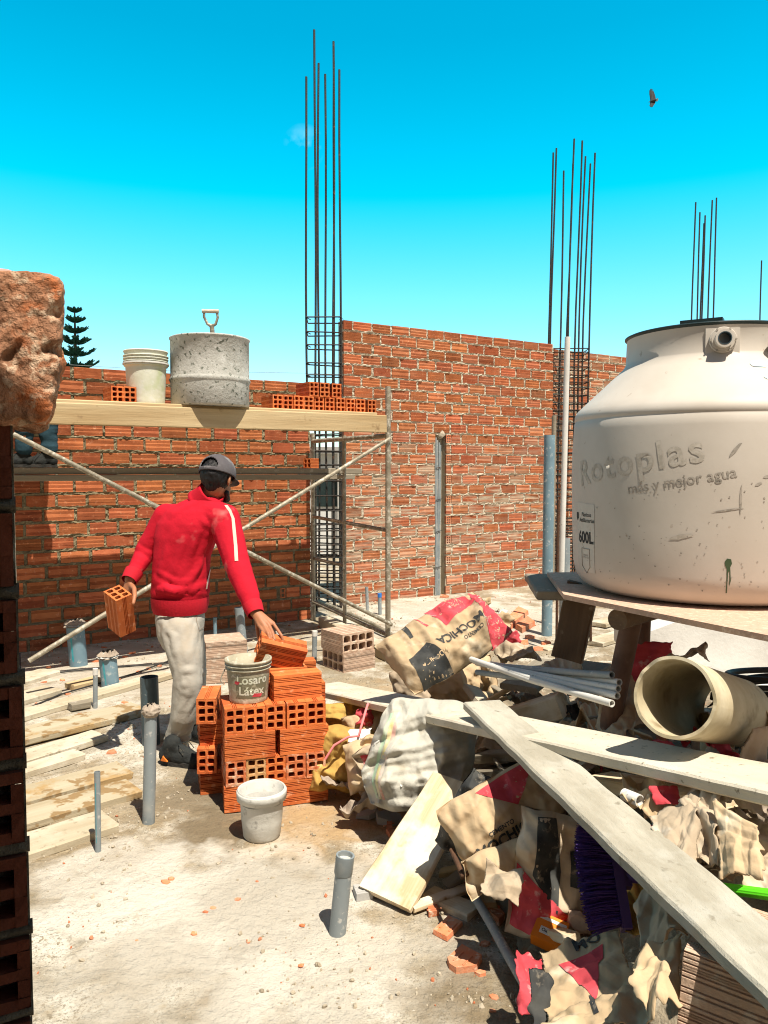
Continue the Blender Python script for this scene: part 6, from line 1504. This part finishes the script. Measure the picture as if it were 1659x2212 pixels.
# ---------------------------------------------------------------- the long planks
def PZ(px, py, z): return G(px, py, z)
pa0, pa1 = PZ(694, 1478, .30), PZ(1740, 1694, .80)
plank_obj('scaffold_plank', pa0, pa1, .235, .036, 'wood_cement', 'long cement stained plank running right from the wet stack under the printed sack', 'plank', 'long cement stained planks across the rubble', seed=101, rag=.005, nseg=50)
pb0, pb1 = PZ(1042, 1514, .635), PZ(1800, 2185, .66)
plank_obj('scaffold_plank', pb0, pb1, .158, .034, 'wood_cement_grey', 'cement stained plank slanting over the other one towards the lower right corner', 'plank', 'long cement stained planks across the rubble', seed=102, rag=.006, nseg=50)
# raw timber board leaning on the rubble
rb0, rb1 = G(828, 1938, .035), P(976, 1680, 3.02)
plank_obj('timber_board', rb0, rb1, .225, .028, 'wood_new', 'raw yellow timber board leaning on the sacks in the middle foreground', 'board', seed=103, rag=.006, zup=Vector((-.25, -.5, 1)), taper=.22)
# supports so that planks visibly rest on something: offcuts in the heap
OG = 'timber offcuts in the rubble heap'
for i, (a, b, w_, t_, m_, dz, lb_) in enumerate((
    ((1095, 1532), (1205, 1498), .13, .10, 'wood_new', .16, 'thick split timber block with a broken end above the long plank'),
    ((1040, 1625), (1130, 1618), .12, .04, 'wood_grey', .10, 'grey board end in the shade right of the woven sack'),
    ((1030, 1660), (1135, 1650), .14, .04, 'wood_grey', .06, 'second grey board end in the shade right of the woven sack'),
    ((1290, 1672), (1560, 1712), .13, .045, 'wood_new', .14, 'thick yellow board lying just below the long plank at the right'),
    ((1150, 1690), (1275, 1640), .16, .03, 'wood_pale', .10, 'pale plank with a rusty nail crossing under the slanting plank'),
    ((890, 1955), (1012, 1912), .045, .020, 'wood_new', .03, 'thin straight batten across the foot of the raw timber board'),
    ((925, 1922), (1025, 1965), .09, .035, 'wood_new', .02, 'short thick yellow offcut beside the grey conduit'),
    ((1150, 1992), (1240, 2018), .05, .03, 'wood_new', .07, 'short batten above the orange card box'),
    ((950, 1880), (1110, 1845), .05, .022, 'wood', .04, 'thin batten half in the shade under the printed sack'),
    ((960, 1910), (1100, 1800), .05, .022, 'wood_grey', .04, 'thin grey batten in the shade behind the bent rod'),
    ((1195, 1425), (1120, 1480), .18, .03, 'wood_grey', .20, 'grey blue board lying below the plank prop of the tank stand'),
    ((1170, 1400), (1240, 1388), .16, .05, 'wood_pale', .02, 'pale board at the foot of the tall blue grey pipe'),
    ((1240, 1460), (1290, 1430), .14, .06, 'wood_dark', .22, 'dark square timber end beside the plank prop'),
    ((1030, 1895), (1060, 1950), .05, .04, 'wood', .03, 'short stubby batten end near the top of the grey conduit'),
    ((1300, 1800), (1345, 1828), .05, .04, 'wood_new', .12, 'small yellow block end above the slanting plank'),
    ((970, 1560), (1120, 1470), .04, .02, 'wood', .18, 'thin batten sticking out of the shade under the conduits'),
    ((860, 1568), (892, 1630), .05, .05, 'wood_pale', .20, 'pale stick standing among the sacks behind the wet stack'),
    ((810, 1600), (855, 1622), .09, .05, 'wood_grey', .18, 'small grey wood block on the ochre sacks'),
)):
    za = HP(a[0], a[1], dz); zb_ = HP(b[0], b[1], dz)
    plank_obj('timber_offcut', za, zb_, w_, t_, m_, lb_, 'offcut', OG, seed=110 + i, rag=.006, nseg=14)
# nail-like: bent rods
mb = MB(); mb.tube([P(1027, 1708, 2.66), P(1052, 1752, 2.62), P(1050, 1790, 2.56), P(1030, 1840, 2.50), P(1012, 1888, 2.46), P(1000, 1895, 2.46), P(990, 1868, 2.52), P(975, 1835, 2.58)], .0085, 8); tag(mb.obj('bent_rod', M['rust']), 'rusty rebar bent into a hook in front of the printed crumpled sack', 'steel rod', 'rebar rods')
mb = MB(); mb.tube([P(1225, 1745, 2.55), P(1218, 1780, 2.52), P(1240, 1850, 2.45), P(1262, 1912, 2.40)], .006, 8); tag(mb.obj('bent_rod', M['rust']), 'thin rusty rod leaning beside the purple broom', 'steel rod', 'rebar rods')
# grey conduit in the foreground
mb = MB(); mb.tube([G(1018, 1924, .06), G(1060, 1995, .055), G(1100, 2068, .05), G(1210, 2260, .05)], .0155, 16); tag(mb.obj('conduit', M['galv'] if False else mat('grey_conduit', (.30, .31, .31), (.24, .25, .25), 8, c3=(.45, .44, .41), s3=60, t3=(.55, .66), bump=.15, rough=.6)), 'grey metal conduit lying along the edge of the rubble in the foreground', 'conduit')
# bundle of white conduits
for i, (a, b, lb_) in enumerate((((1040, 1434, 3.5), (1322, 1458, 2.64), 'topmost'), ((1060, 1434, 3.5), (1338, 1474, 2.62), 'second'), ((1030, 1432, 3.45), (1336, 1488, 2.60), 'third'), ((1024, 1428, 3.45), (1334, 1503, 2.58), 'fourth'), ((1018, 1424, 3.45), (1322, 1520, 2.56), 'lowest'), ((1030, 1452, 3.4), (1190, 1466, 3.0), 'short rearmost'))):
    p0, p1 = P(*a), P(*b); mb = MB(); mb.tube([p0, p0.lerp(p1, .5) - Vector((0, 0, .008)), p1], .0125, 14, inner=.0095); tag(mb.obj('conduit', M['pvc_white'] if i != 0 and i != 5 else M['pvc']), lb_ + ' tube of the loose bundle of plastic conduits in front of the tank stand', 'conduit', 'loose bundle of plastic conduits')
# woven sack draped over the rubble
wc = P(925, 1640, 3.15); 
wv = Bag(P(922, 1628, 3.22), Vector((1, -.18, .02)), Vector((-.1, -.35, -1)), .44, .46, .22, 21, cr=.013, big=.05, sc_=8)
def woven_S(x, y, side=1, off=0, _S=wv.S):
    x = x * (1 - .30 * abs(2 * y / .46) ** 3); y = y * (1 - .22 * abs(2 * x / .44) ** 3); p = _S(x, y, side, off); f = sm01((y + .16) / .3); p = p + wv.n * (.042 * f * (1 - 2.4 * abs(noise.noise(Vector((x * 10 + y * 1.8, 3 + y * .8, 0)))))); return p + wv.a * (-.10 * f * (.5 + y)) * (1 if x < 0 else .6)
wv.S = woven_S
wv.build('woven_sack', 'woven', 'dirty white woven plastic sack draped over the rubble, faint coloured stripes', 'sack', None, 90, 90, prints=(
    ('green_stripe', poly_geo([(-.012, -.16), (.010, -.16), (.016, .06), (-.010, .06)]), 'faint_green' if False else 'woven', -.12, 0, .35, 1),))
M['faint_green'] = mat('faint_green', (.36, .52, .36), (.50, .54, .40), 12, contrast=(.4, .6), bump=.1); M['faint_yellow'] = mat('faint_yellow', (.62, .54, .24), (.56, .52, .40), 12, contrast=(.4, .6), bump=.1); M['faint_red'] = mat('faint_red', (.56, .28, .24), (.56, .50, .42), 12, contrast=(.4, .6), bump=.1)
wo_ = bpy.data.objects['woven_sack']
for nm, x, m_ in (('green_stripe', -.155, 'faint_green'), ('yellow_stripe', -.135, 'faint_yellow'), ('red_stripe', -.118, 'faint_red')):
    vs, fs = poly_geo([(-.009, -.17), (.009, -.17), (.007, .19), (-.008, .19)], .015); q = MB(); q.add([wv.S(x + a + .25 * b * abs(b), b, 1, .002) for a, b in vs], fs, 0, True); q.obj(nm, M[m_], wo_)
# ochre sacks beside the stack
for i, (px, py, Y, L_, W, T, sd, m_, lb_) in enumerate(((745, 1640, 3.62, .32, .30, .16, 31, 'yellow_sack', 'ochre plastic sack bulging beside the wet stack, lower left one'), (735, 1548, 3.9, .26, .14, .12, 32, 'yellow_sack', 'crumpled ochre sack behind the wet stack, near the plank end'), (800, 1655, 3.42, .22, .22, .13, 33, 'paper', 'kraft paper sack between the ochre sack and the woven sack'), (790, 1575, 3.72, .22, .16, .10, 34, 'paper', 'small torn kraft paper bag under the end of the long plank'))):
    Bag(P(px, py, Y), Vector((1, .15, -.12 + .1 * i)), Vector((.12, -.3, -1)), L_, W, T, sd, cr=.016, big=.035, sc_=9).build('paper_sack' if m_ == 'paper' else 'plastic_sack', m_, lb_, 'sack', None, 56, 50)
Bag(P(828, 1668, 3.3), Vector((.45, .1, -.8)), Vector((1, .1, .4)), .28, .16, .08, 35, cr=.016, big=.02).build('printed_sack', 'paper_grey', 'shaded printed paper sack squeezed left of the woven sack', 'sack', None, 46, 40, prints=(('lettering', txt('MOCHICA', .05, .001), 'black_print', .02, .0, 0, 1), ('red_panel', poly_geo([(-.08, -.05), (.02, -.06), (.0, .05), (-.06, .05)]), 'red_print', -.04, 0, 0, 1)))
mb = MB(); mb.tube([P(703, 1640, 3.5), P(722, 1610, 3.5), P(752, 1592, 3.52), P(775, 1590, 3.5), P(783, 1560, 3.52), P(790, 1535, 3.6), P(795, 1520, 3.65)], .006, 8); tag(mb.obj('twine', M['pink_string']), 'pink plastic twine looping over the ochre sacks', 'twine')
mb = MB(); mb.tube([P(820, 1600, 3.18), P(810, 1606, 3.18), P(812, 1618, 3.18), P(838, 1660, 3.12), P(868, 1700, 3.06)], .0045, 8); tag(mb.obj('wire_hoop', M['pvc_white']), 'bent pale bucket handle wire left of the woven sack', 'wire')
crumple(778, 1592, .10, .08, 3.55, 'white_card', 'white card scrap on the ochre sack', 41, tilt=.9, cr=.004, big=.01)
crumple(800, 1610, .10, .10, 3.45, 'paper', 'small kraft scrap between the ochre sack and the pale stick', 42, tilt=.9)
crumple(785, 1552, .08, .08, 3.7, 'red_print', 'red paper scrap under the plank near the pink twine', 43, tilt=.9)
crumple(750, 1700, .22, .06, 3.5, 'rag', 'flattened rag at the foot of the ochre sack', 44, tilt=.2)
crumple(800, 1735, .24, .08, 3.28, 'rag', 'folded rag on the ground below the kraft sacks', 45, tilt=.3)
shard(795, 1762, .05, 401, 'flat grey stone at the foot of the kraft sacks', 'concrete', .4); shard(840, 1775, .06, 402, 'pale stone beside the foot of the woven sack', 'concrete', .4)
# crumpled printed sack in the middle
s2b = Bag(P(1100, 1772, 2.60), Vector((.80, .12, .42)), Vector((.45, -.3, -.75)), .42, .30, .15, 51, cr=.013, big=.028)
mir2 = bag_print_dirs(s2b) < 0
fl2 = lambda g_: ([(x, -y) for x, y in g_[0]], g_[1])
g1_, g2_ = text_geo('MOCHICA', .050, .0014, .012), text_geo('CEMENTO', .021, .0004, .012)
if mir2: g1_, g2_ = fl2(g1_), fl2(g2_)
s2b.build('cement_sack', 'paper', 'kraft cement sack with a red triangle and black lettering under the slanting plank', 'cement sack', None, 80, 60, prints=(
    ('red_panel', poly_geo([(-.06, -.135), (.19, -.145), (.05, -.035)]), 'red_print', .0, .0, 0, 1),
    ('lettering', g1_, 'black_print', -.035, .035, 0, 1), ('lettering', g2_, 'black_print', -.04, -.002, 0, 1)))
Bag(P(1020, 1760, 2.68), Vector((.45, .05, .85)), Vector((1, -.1, -.4)), .30, .16, .12, 52, cr=.022, big=.03, sc_=14).build('plastic_sack', 'black_print', 'black and white crumpled sack between the raw board and the printed sack', 'sack', None, 56, 46, prints=(('white_patch', poly_geo([(-.1, -.05), (.0, -.06), (.03, .03), (-.06, .05)]), 'woven', .02, .01, .3, 1), ('white_patch', poly_geo([(-.05, -.03), (.06, -.02), (.03, .04)]), 'woven', -.08, .02, .8, 1)))
Bag(P(1085, 1868, 2.46), Vector((.9, .1, .3)), Vector((.2, -.3, -1)), .26, .12, .10, 53, cr=.014, big=.02).build('paper_sack', 'paper', 'crumpled kraft paper below the printed triangle sack', 'paper sack', None, 46, 36)
# shaded sack with red and black stripes behind the broom
s3 = Bag(P(1195, 1890, 2.42), Vector((.15, .1, 1)), Vector((1, -.1, 0)), .40, .26, .10, 55, cr=.012, big=.025)
s3.build('cement_sack', 'paper_grey', 'shaded printed cement sack with red and black stripes left of the broom', 'cement sack', None, 60, 50, prints=(
    ('red_panel', poly_geo([(-.17, -.12), (.02, -.12), (-.10, .06), (-.17, .03)]), 'red_print', .0, 0, 0, 1), ('black_panel', poly_geo([(-.10, .02), (.0, -.07), (.19, -.08), (.19, -.02), (.02, .02)]), 'black_print', 0, 0, 0, 1), ('black_patch', poly_geo([(-.05, -.03), (.05, -.04), (.06, .03), (-.04, .04)]), 'black_print', .04, .08, 0, 1)))
# broom
bh0, bh1 = P(1318, 1790, 2.02), P(1352, 2000, 1.86)
bx = (bh1 - bh0).normalized(); bside = P(1255, 1890, 1.95) - P(1340, 1890, 1.94); bside = (bside - bx * bside.dot(bx)).normalized(); bn = bx.cross(bside)
bro = thing('broom', (bh0 + bh1) / 2, 'purple push broom with a lime green handle lying under the slanting plank', 'broom')
mb = MB(); bl_ = (bh1 - bh0).length; mb.box((bh0 + bh1) / 2, (bl_ / 2 + .01, .012, .026), (bx, bside, bn)); mb.box((bh0 + bh1) / 2 - bside * .018, (.03, .012, .02), (bx, bside, bn)); mb.obj('head', M['broom_head'], bro)
mb = MB(); rb_ = random.Random(3)
for i in range(900):
    t = rb_.random(); q = bh0.lerp(bh1, t) + bn * rb_.uniform(-.024, .024) + bside * .01; ln = .088 * rb_.uniform(.85, 1.08) * (1 - .18 * abs(2 * t - 1) ** 3)
    d = (bside + bx * ((t - .5) * .35 + rb_.uniform(-.12, .12)) + bn * rb_.uniform(-.22, .22)).normalized()
    mb.tube([q, q + d * ln * .6, q + d * ln + Vector((0, 0, -.004))], [.0017, .0015, .0011], 4, cap=False)
mb.obj('bristles', M['broom'], bro)
mb = MB(); h0 = (bh0 + bh1) / 2 - bside * .02; h1 = P(1720, 1940, 1.64)
hd_ax = (h1 - h0).normalized(); a_ = hd_ax.cross(up).normalized(); b_v = hd_ax.cross(a_); prf = []
for k in range(48): a = 2 * math.pi * k / 48; rr = .0120 * (1 + .05 * math.cos(a * 12)); prf.append(a_ * (rr * math.cos(a)) + b_v * (rr * math.sin(a)))
mb.add([h0 + q for q in prf] + [h1 + q for q in prf], [(k, (k + 1) % 48, 48 + (k + 1) % 48, 48 + k) for k in range(48)], 0, True); mb.obj('handle', M['green_handle'], bro)
mb = MB(); mb.tube([h0 - hd_ax * .02, h0 + hd_ax * .05], [.02, .014], 16); mb.obj('socket', M['broom_head'], bro)
# flattened sack in the foreground with a red triangle
fs_ = [P(1172, 2070, 1.98), P(1330, 2010, 1.93), P(1400, 2190, 1.58), P(1175, 2235, 1.62)]
sh_ = Sheet(fs_, 61, .008, .022, 7, .03)
sh_.build('cement_sack', 'paper', 'flattened kraft cement sack with a red triangle in the lower right foreground', 'cement sack', None, 70, 80, prints=(
    ('red_panel', poly_geo([(-.075, .075), (.055, .095), (-.002, -.10)]), 'red_print', .55, .40, 0), ('black_band', poly_geo([(-.004, .05), (.010, .05), (.014, -.05), (.002, -.05)]), 'black_print', .50, .76, 0),
    ('lettering', txt('MO', .05, .0015), 'black_print', .62, .055, .12)))
crumple(1150, 2120, .07, .18, 1.95, 'red_print', 'crumpled red paper strip left of the flattened sack', 62, tilt=.45, rx=-.1, cr=.012, big=.02)
crumple(1170, 2165, .045, .14, 1.74, 'black_print', 'black paper strip between the red strip and the flattened sack', 63, tilt=.45, cr=.01)
# orange box
ob0 = HP(1188, 2030, .03); ox_ = Vector((.8, -.45, -.15)).normalized(); oy_ = Vector((.2, .75, .45)); oy_ = (oy_ - ox_ * oy_.dot(ox_)).normalized(); oz_ = ox_.cross(oy_)
obx = thing('card_box', ob0, 'small orange card box with a white label among the paper', 'box')
mb = MB(); mb.box(ob0 + Vector((0, 0, .02)), (.048, .042, .026), (ox_, oy_, oz_)); mb.obj('carton', M['orange_box'], obx)
tt_ = ob0 + Vector((0, 0, .02)) + oz_ * .0268
mb = MB(); mb.box(tt_ + oy_ * .026, (.044, .005, .0006), (ox_, oy_, oz_)); mb.obj('label', M['white_card'], obx)
mb = MB(); mb.box(tt_ - oy_ * .012 - ox_ * .012, (.016, .011, .0006), (ox_, oy_, oz_)); mb.obj('label', M['white_card'], obx)
vs, fs = text_geo('Oxi', .014, .0004, .01); q = MB(); q.add([tt_ - oy_ * .012 - ox_ * .012 + oz_ * .0012 + ox_ * x + oy_ * y for x, y in vs], fs); q.obj('lettering', M['black_print'], obx)
# dusty block in the corner
ck = P(1585, 2110, 1.34)
o = bpy.data.objects.new('hollow_block', block_me[0]); col.objects.link(o); ux = Vector((.62, -.74, -.26)).normalized(); M_ = bm4(Vector(), Vector((.84, -.54, -.05)), z=Vector((.03, .10, 1))); M_.translation = P(1478, 2052, 1.46) - M_.to_3x3() @ Vector((-.15, -.15, .15)); o.matrix_world = M_
tag(o, 'dusty ridged hollow block in the lower right corner under the slanting plank', 'block', CG)
# crumpled paper sacks at the right edge
RG = 'crumpled kraft paper at the right'
for i, (c4, sd, cr_, bg_, m_, lb_) in enumerate((
    ([P(1405, 1770, 1.95), P(1520, 1715, 1.98), P(1500, 1850, 1.78), P(1440, 1880, 1.74)], 71, .016, .03, 'paper_grey', 'creased kraft paper flap in shade above the slanting plank'),
    ([P(1480, 1700, 2.02), P(1560, 1690, 1.96), P(1545, 1860, 1.74), P(1480, 1830, 1.80)], 72, .018, .03, 'paper_grey', 'folded kraft paper below the end of the thick yellow board'),
    ([P(1545, 1745, 1.86), P(1640, 1790, 1.76), P(1660, 1925, 1.62), P(1560, 1905, 1.68)], 73, .014, .02, 'paper', 'torn kraft paper flap with a long slit above the lime handle'),
    ([P(1585, 1745, 1.98), P(1720, 1790, 1.9), P(1740, 1960, 1.7), P(1610, 1930, 1.75)], 74, .014, .03, 'paper_grey', 'grey kraft sack at the right edge above the lime handle'),
    ([P(1360, 1690, 2.25), P(1480, 1720, 2.1), P(1440, 1775, 2.0), P(1345, 1740, 2.1)], 75, .022, .03, 'paper', 'brown crumpled paper below the thick yellow board'),
    ([P(1560, 1680, 2.1), P(1650, 1700, 2.0), P(1660, 1790, 1.9), P(1570, 1770, 1.95)], 76, .022, .03, 'rag', 'whitish gathered cloth under the long plank at the right'),
    ([P(1360, 2075, 1.62), P(1470, 2040, 1.62), P(1475, 2170, 1.45), P(1395, 2185, 1.45)], 77, .014, .03, 'paper', 'crumpled kraft paper between the flattened sack and the corner block'),
    ([P(1380, 1940, 1.85), P(1480, 1960, 1.75), P(1470, 2040, 1.62), P(1375, 2030, 1.68)], 78, .016, .03, 'paper_grey', 'shaded kraft paper under the slanting plank near the lime handle'),
    ([P(1340, 1930, 2.0), P(1400, 1930, 1.95), P(1410, 2010, 1.8), P(1350, 2010, 1.85)], 79, .018, .03, 'yellow_sack', 'small ochre paper fold under the slanting plank'),
    ([P(1420, 1860, 1.9), P(1500, 1850, 1.85), P(1480, 1935, 1.7), P(1420, 1900, 1.78)], 81, .014, .02, 'paper', 'pointed torn kraft flap along the edge of the slanting plank'),
    ([P(1280, 1570, 2.75), P(1390, 1420, 2.95), P(1420, 1560, 2.7), P(1340, 1600, 2.6)], 82, .012, .03, 'paper_grey', 'shaded kraft sack behind the rusty pipe prop'),
    ([P(1180, 1430, 3.5), P(1260, 1425, 3.4), P(1250, 1480, 3.2), P(1170, 1475, 3.3)], 83, .02, .03, 'paper_grey', 'grey paper scrap at the foot of the plank prop'),
    ([P(1070, 1400, 3.9), P(1150, 1390, 3.8), P(1160, 1425, 3.6), P(1080, 1430, 3.7)], 84, .015, .02, 'paper_grey', 'grey kraft scrap behind the bundle of conduits'),
    ([P(1050, 1850, 2.35), P(1130, 1880, 2.3), P(1120, 1960, 2.2), P(1040, 1930, 2.25)], 85, .012, .02, 'rubble_paper', 'dim paper scrap under the crumpled printed sack'),
)):
    mm = m_ if m_ in M else 'paper_grey'
    Sheet(c4, sd, cr_, bg_, 8, .03).build('paper_scrap', mm, lb_, 'paper scrap', RG, 60, 60, thick=.003)
crumple(1440, 1718, .07, .05, 2.05, 'red_print', 'red paper corner peeking below the thick yellow board', 91, tilt=1.0, cr=.01, big=.01)
crumple(1422, 1800, .08, .04, 1.9, 'red_print', 'thin red paper edge in the shade above the slanting plank', 92, tilt=.8, cr=.01, big=.01)
crumple(1400, 1432, .20, .16, 2.9, 'red_print', 'red shaded paper sack corner behind the rusty pipe prop', 93, tilt=1.1, cr=.01, big=.03)
crumple(1480, 1412, .16, .07, 2.75, 'rag', 'dark rag lying on top of the wide cream pipe', 94, tilt=.6)
mb = MB(); mb.tube([P(1348, 1716, 2.12), P(1382, 1730, 2.07)], .017, 18, inner=.014); tag(mb.obj('pipe_offcut', M['pvc_white']), 'short white pipe offcut wrapped in paper above the slanting plank', 'pipe')
# wide cream pipe
wp0, wp1 = P(1447, 1512, 2.40), P(1560, 1560, 2.86)
wp0 = P(1455, 1506, 2.14); wp1 = P(1590, 1538, 2.52)
wd = (wp1 - wp0).normalized(); RW = .112
mb = MB(); wx = wd.cross(up).normalized(); wy = wx.cross(wd)
def Wp(u, v, r_=RW):
    a = 2 * math.pi * u; L_ = (wp1 - wp0).length
    e = .014 * noise.noise(Vector((math.cos(a) * 1.6, math.sin(a) * 1.6, 4))) + .004 * noise.noise(Vector((math.cos(a) * 4, math.sin(a) * 4, 4)))
    s = lerp(e, L_, v); bell = 1.03 if v < .12 else 1.0
    return wp0 + wd * s + (wx * math.cos(a) + wy * math.sin(a)) * (r_ * bell)
mb.grid(lambda u, v: Wp(u, v), 96, 24); mb.grid(lambda u, v: Wp(u, v, RW - .009), 96, 24)
vs = []; 
for v in (0, 1):
    ring = [Wp(k / 96, v) for k in range(96)] + [Wp(k / 96, v, RW - .009) for k in range(96)]
    mb.add(ring, [(k, (k + 1) % 96, 96 + (k + 1) % 96, 96 + k) for k in range(96)])
tag(mb.obj('wide_pipe', M['bigpipe']), 'short wide cream pipe with a chipped rim lying under the tank', 'pipe')
# black hose coil
mb = MB(); hq = P(1690, 1520, 3.15)
for k in range(4): mb.tube([hq + Vector((.22 * math.cos(a), .16 * math.sin(a), .012 * k + .02 * math.sin(a + k))) * 1 + Vector((0, 0, .028 * k)) for a in np.linspace(0, 2 * math.pi, 40)], .013, 10)
tag(mb.obj('hose_coil', M['black_hose']), 'coil of black hose at the right edge below the concrete ramp', 'hose')
# loose filler scraps in the heap: many small pieces with the same look
FG = 'brown paper and wood scraps strewn in the rubble heap'
rf = random.Random(77)
for i in range(190):
    X = rf.uniform(-.1, 1.5); Y = rf.uniform(1.6, 4.0); h = heap(X, Y)
    if Y < 2.0 and X < 1.0: continue
    if h < .08: continue
    c_ = Vector((X, Y, h + .01)); a = rf.uniform(0, 6.28); L_ = rf.uniform(.05, .13); ax_ = Vector((math.cos(a), math.sin(a), rf.uniform(-.6, .6))).normalized(); ay_ = Vector((-math.sin(a), math.cos(a), rf.uniform(-.7, .7))); ay_ = (ay_ - ax_ * ay_.dot(ax_)).normalized() * rf.uniform(.5, 1)
    if i % 3:
        q = [c_ - ax_ * L_ / 2 - ay_ * L_ / 2, c_ + ax_ * L_ / 2 - ay_ * L_ / 2, c_ + ax_ * L_ / 2 + ay_ * L_ / 2, c_ - ax_ * L_ / 2 + ay_ * L_ / 2]
        Sheet(q, 200 + i, .016, .03, 13, .03).build('small_scrap', rf.choice(('paper', 'paper_grey', 'paper_grey', 'rag')), 'small scrap of brown paper lying in the rubble heap', 'scrap', FG, 16, 16)
    else: plank_obj('small_offcut', c_, c_ + ax_ * L_ * 1.6, .03 + .03 * rf.random(), .02, rf.choice(('wood_grey', 'wood_pale', 'wood')), 'small stick of broken timber lying in the rubble heap', 'scrap', 'small sticks in the rubble heap', seed=400 + i, nseg=6)

for i in range(60):
    X = rf.uniform(-.05, 1.3); Y = rf.uniform(1.5, 4.4); h = heap(X, Y)
    if h < .05 or (Y < 2 and X < 1): continue
    mb = MB(); r_ = rf.uniform(.012, .035); rock(mb, (X, Y, h + r_ * .3), r_, 500 + i, n=6, flat=.6)
    tag(mb.obj('rubble_lump', M[rf.choice(('concrete', 'chip', 'brick_dusty', 'concrete_pale'))]), 'small lump of rubble among the paper scraps of the heap', 'rubble lump', 'small lumps in the rubble heap')

for i in range(34):
    X = rf.uniform(.0, 1.25); Y = rf.uniform(1.75, 3.6); h = heap(X, Y)
    if h < .10 or (Y < 2.1 and X < .9): continue
    c_ = Vector((X, Y, h + rf.uniform(.04, .12))); a = rf.uniform(0, 6.28); L_ = rf.uniform(.12, .30)
    plank_obj('splintered_stick', c_, c_ + Vector((math.cos(a), math.sin(a), rf.uniform(-.35, .25))).normalized() * L_, rf.uniform(.012, .04), rf.uniform(.008, .02), rf.choice(('wood_grey', 'wood_pale', 'wood', 'wood_new', 'wood_dark')), 'thin splintered stick lying across the rubble heap', 'stick', 'splintered sticks in the rubble heap', seed=700 + i, rag=.004, nseg=8, taper=rf.uniform(0, .5))
for i in range(46):
    X = rf.uniform(.25, 1.35); Y = rf.uniform(1.7, 3.4); h = heap(X, Y)
    if h < .16 or (Y < 2.05 and X < .95): continue
    c_ = Vector((X, Y, h + rf.uniform(.03, .11))); a = rf.uniform(0, 6.28); L_ = rf.uniform(.09, .17); ax_ = Vector((math.cos(a), math.sin(a), rf.uniform(-.5, .5))).normalized(); ay_ = Vector((-math.sin(a), math.cos(a), rf.uniform(-.8, .8))); ay_ = (ay_ - ax_ * ay_.dot(ax_)).normalized() * rf.uniform(.35, .9)
    Sheet([c_ - ax_ * L_ / 2 - ay_ * L_ / 2, c_ + ax_ * L_ / 2 - ay_ * L_ / 2, c_ + ax_ * L_ / 2 + ay_ * L_ / 2, c_ - ax_ * L_ / 2 + ay_ * L_ / 2], 800 + i, .030, .05, 13, .05).build('torn_paper', rf.choice(('paper', 'paper_grey', 'paper_grey', 'rag', 'paper', 'black_print', 'red_print')), 'torn crumpled piece of sack paper lying in the rubble heap', 'scrap', 'torn sack paper in the rubble heap', 26, 26)
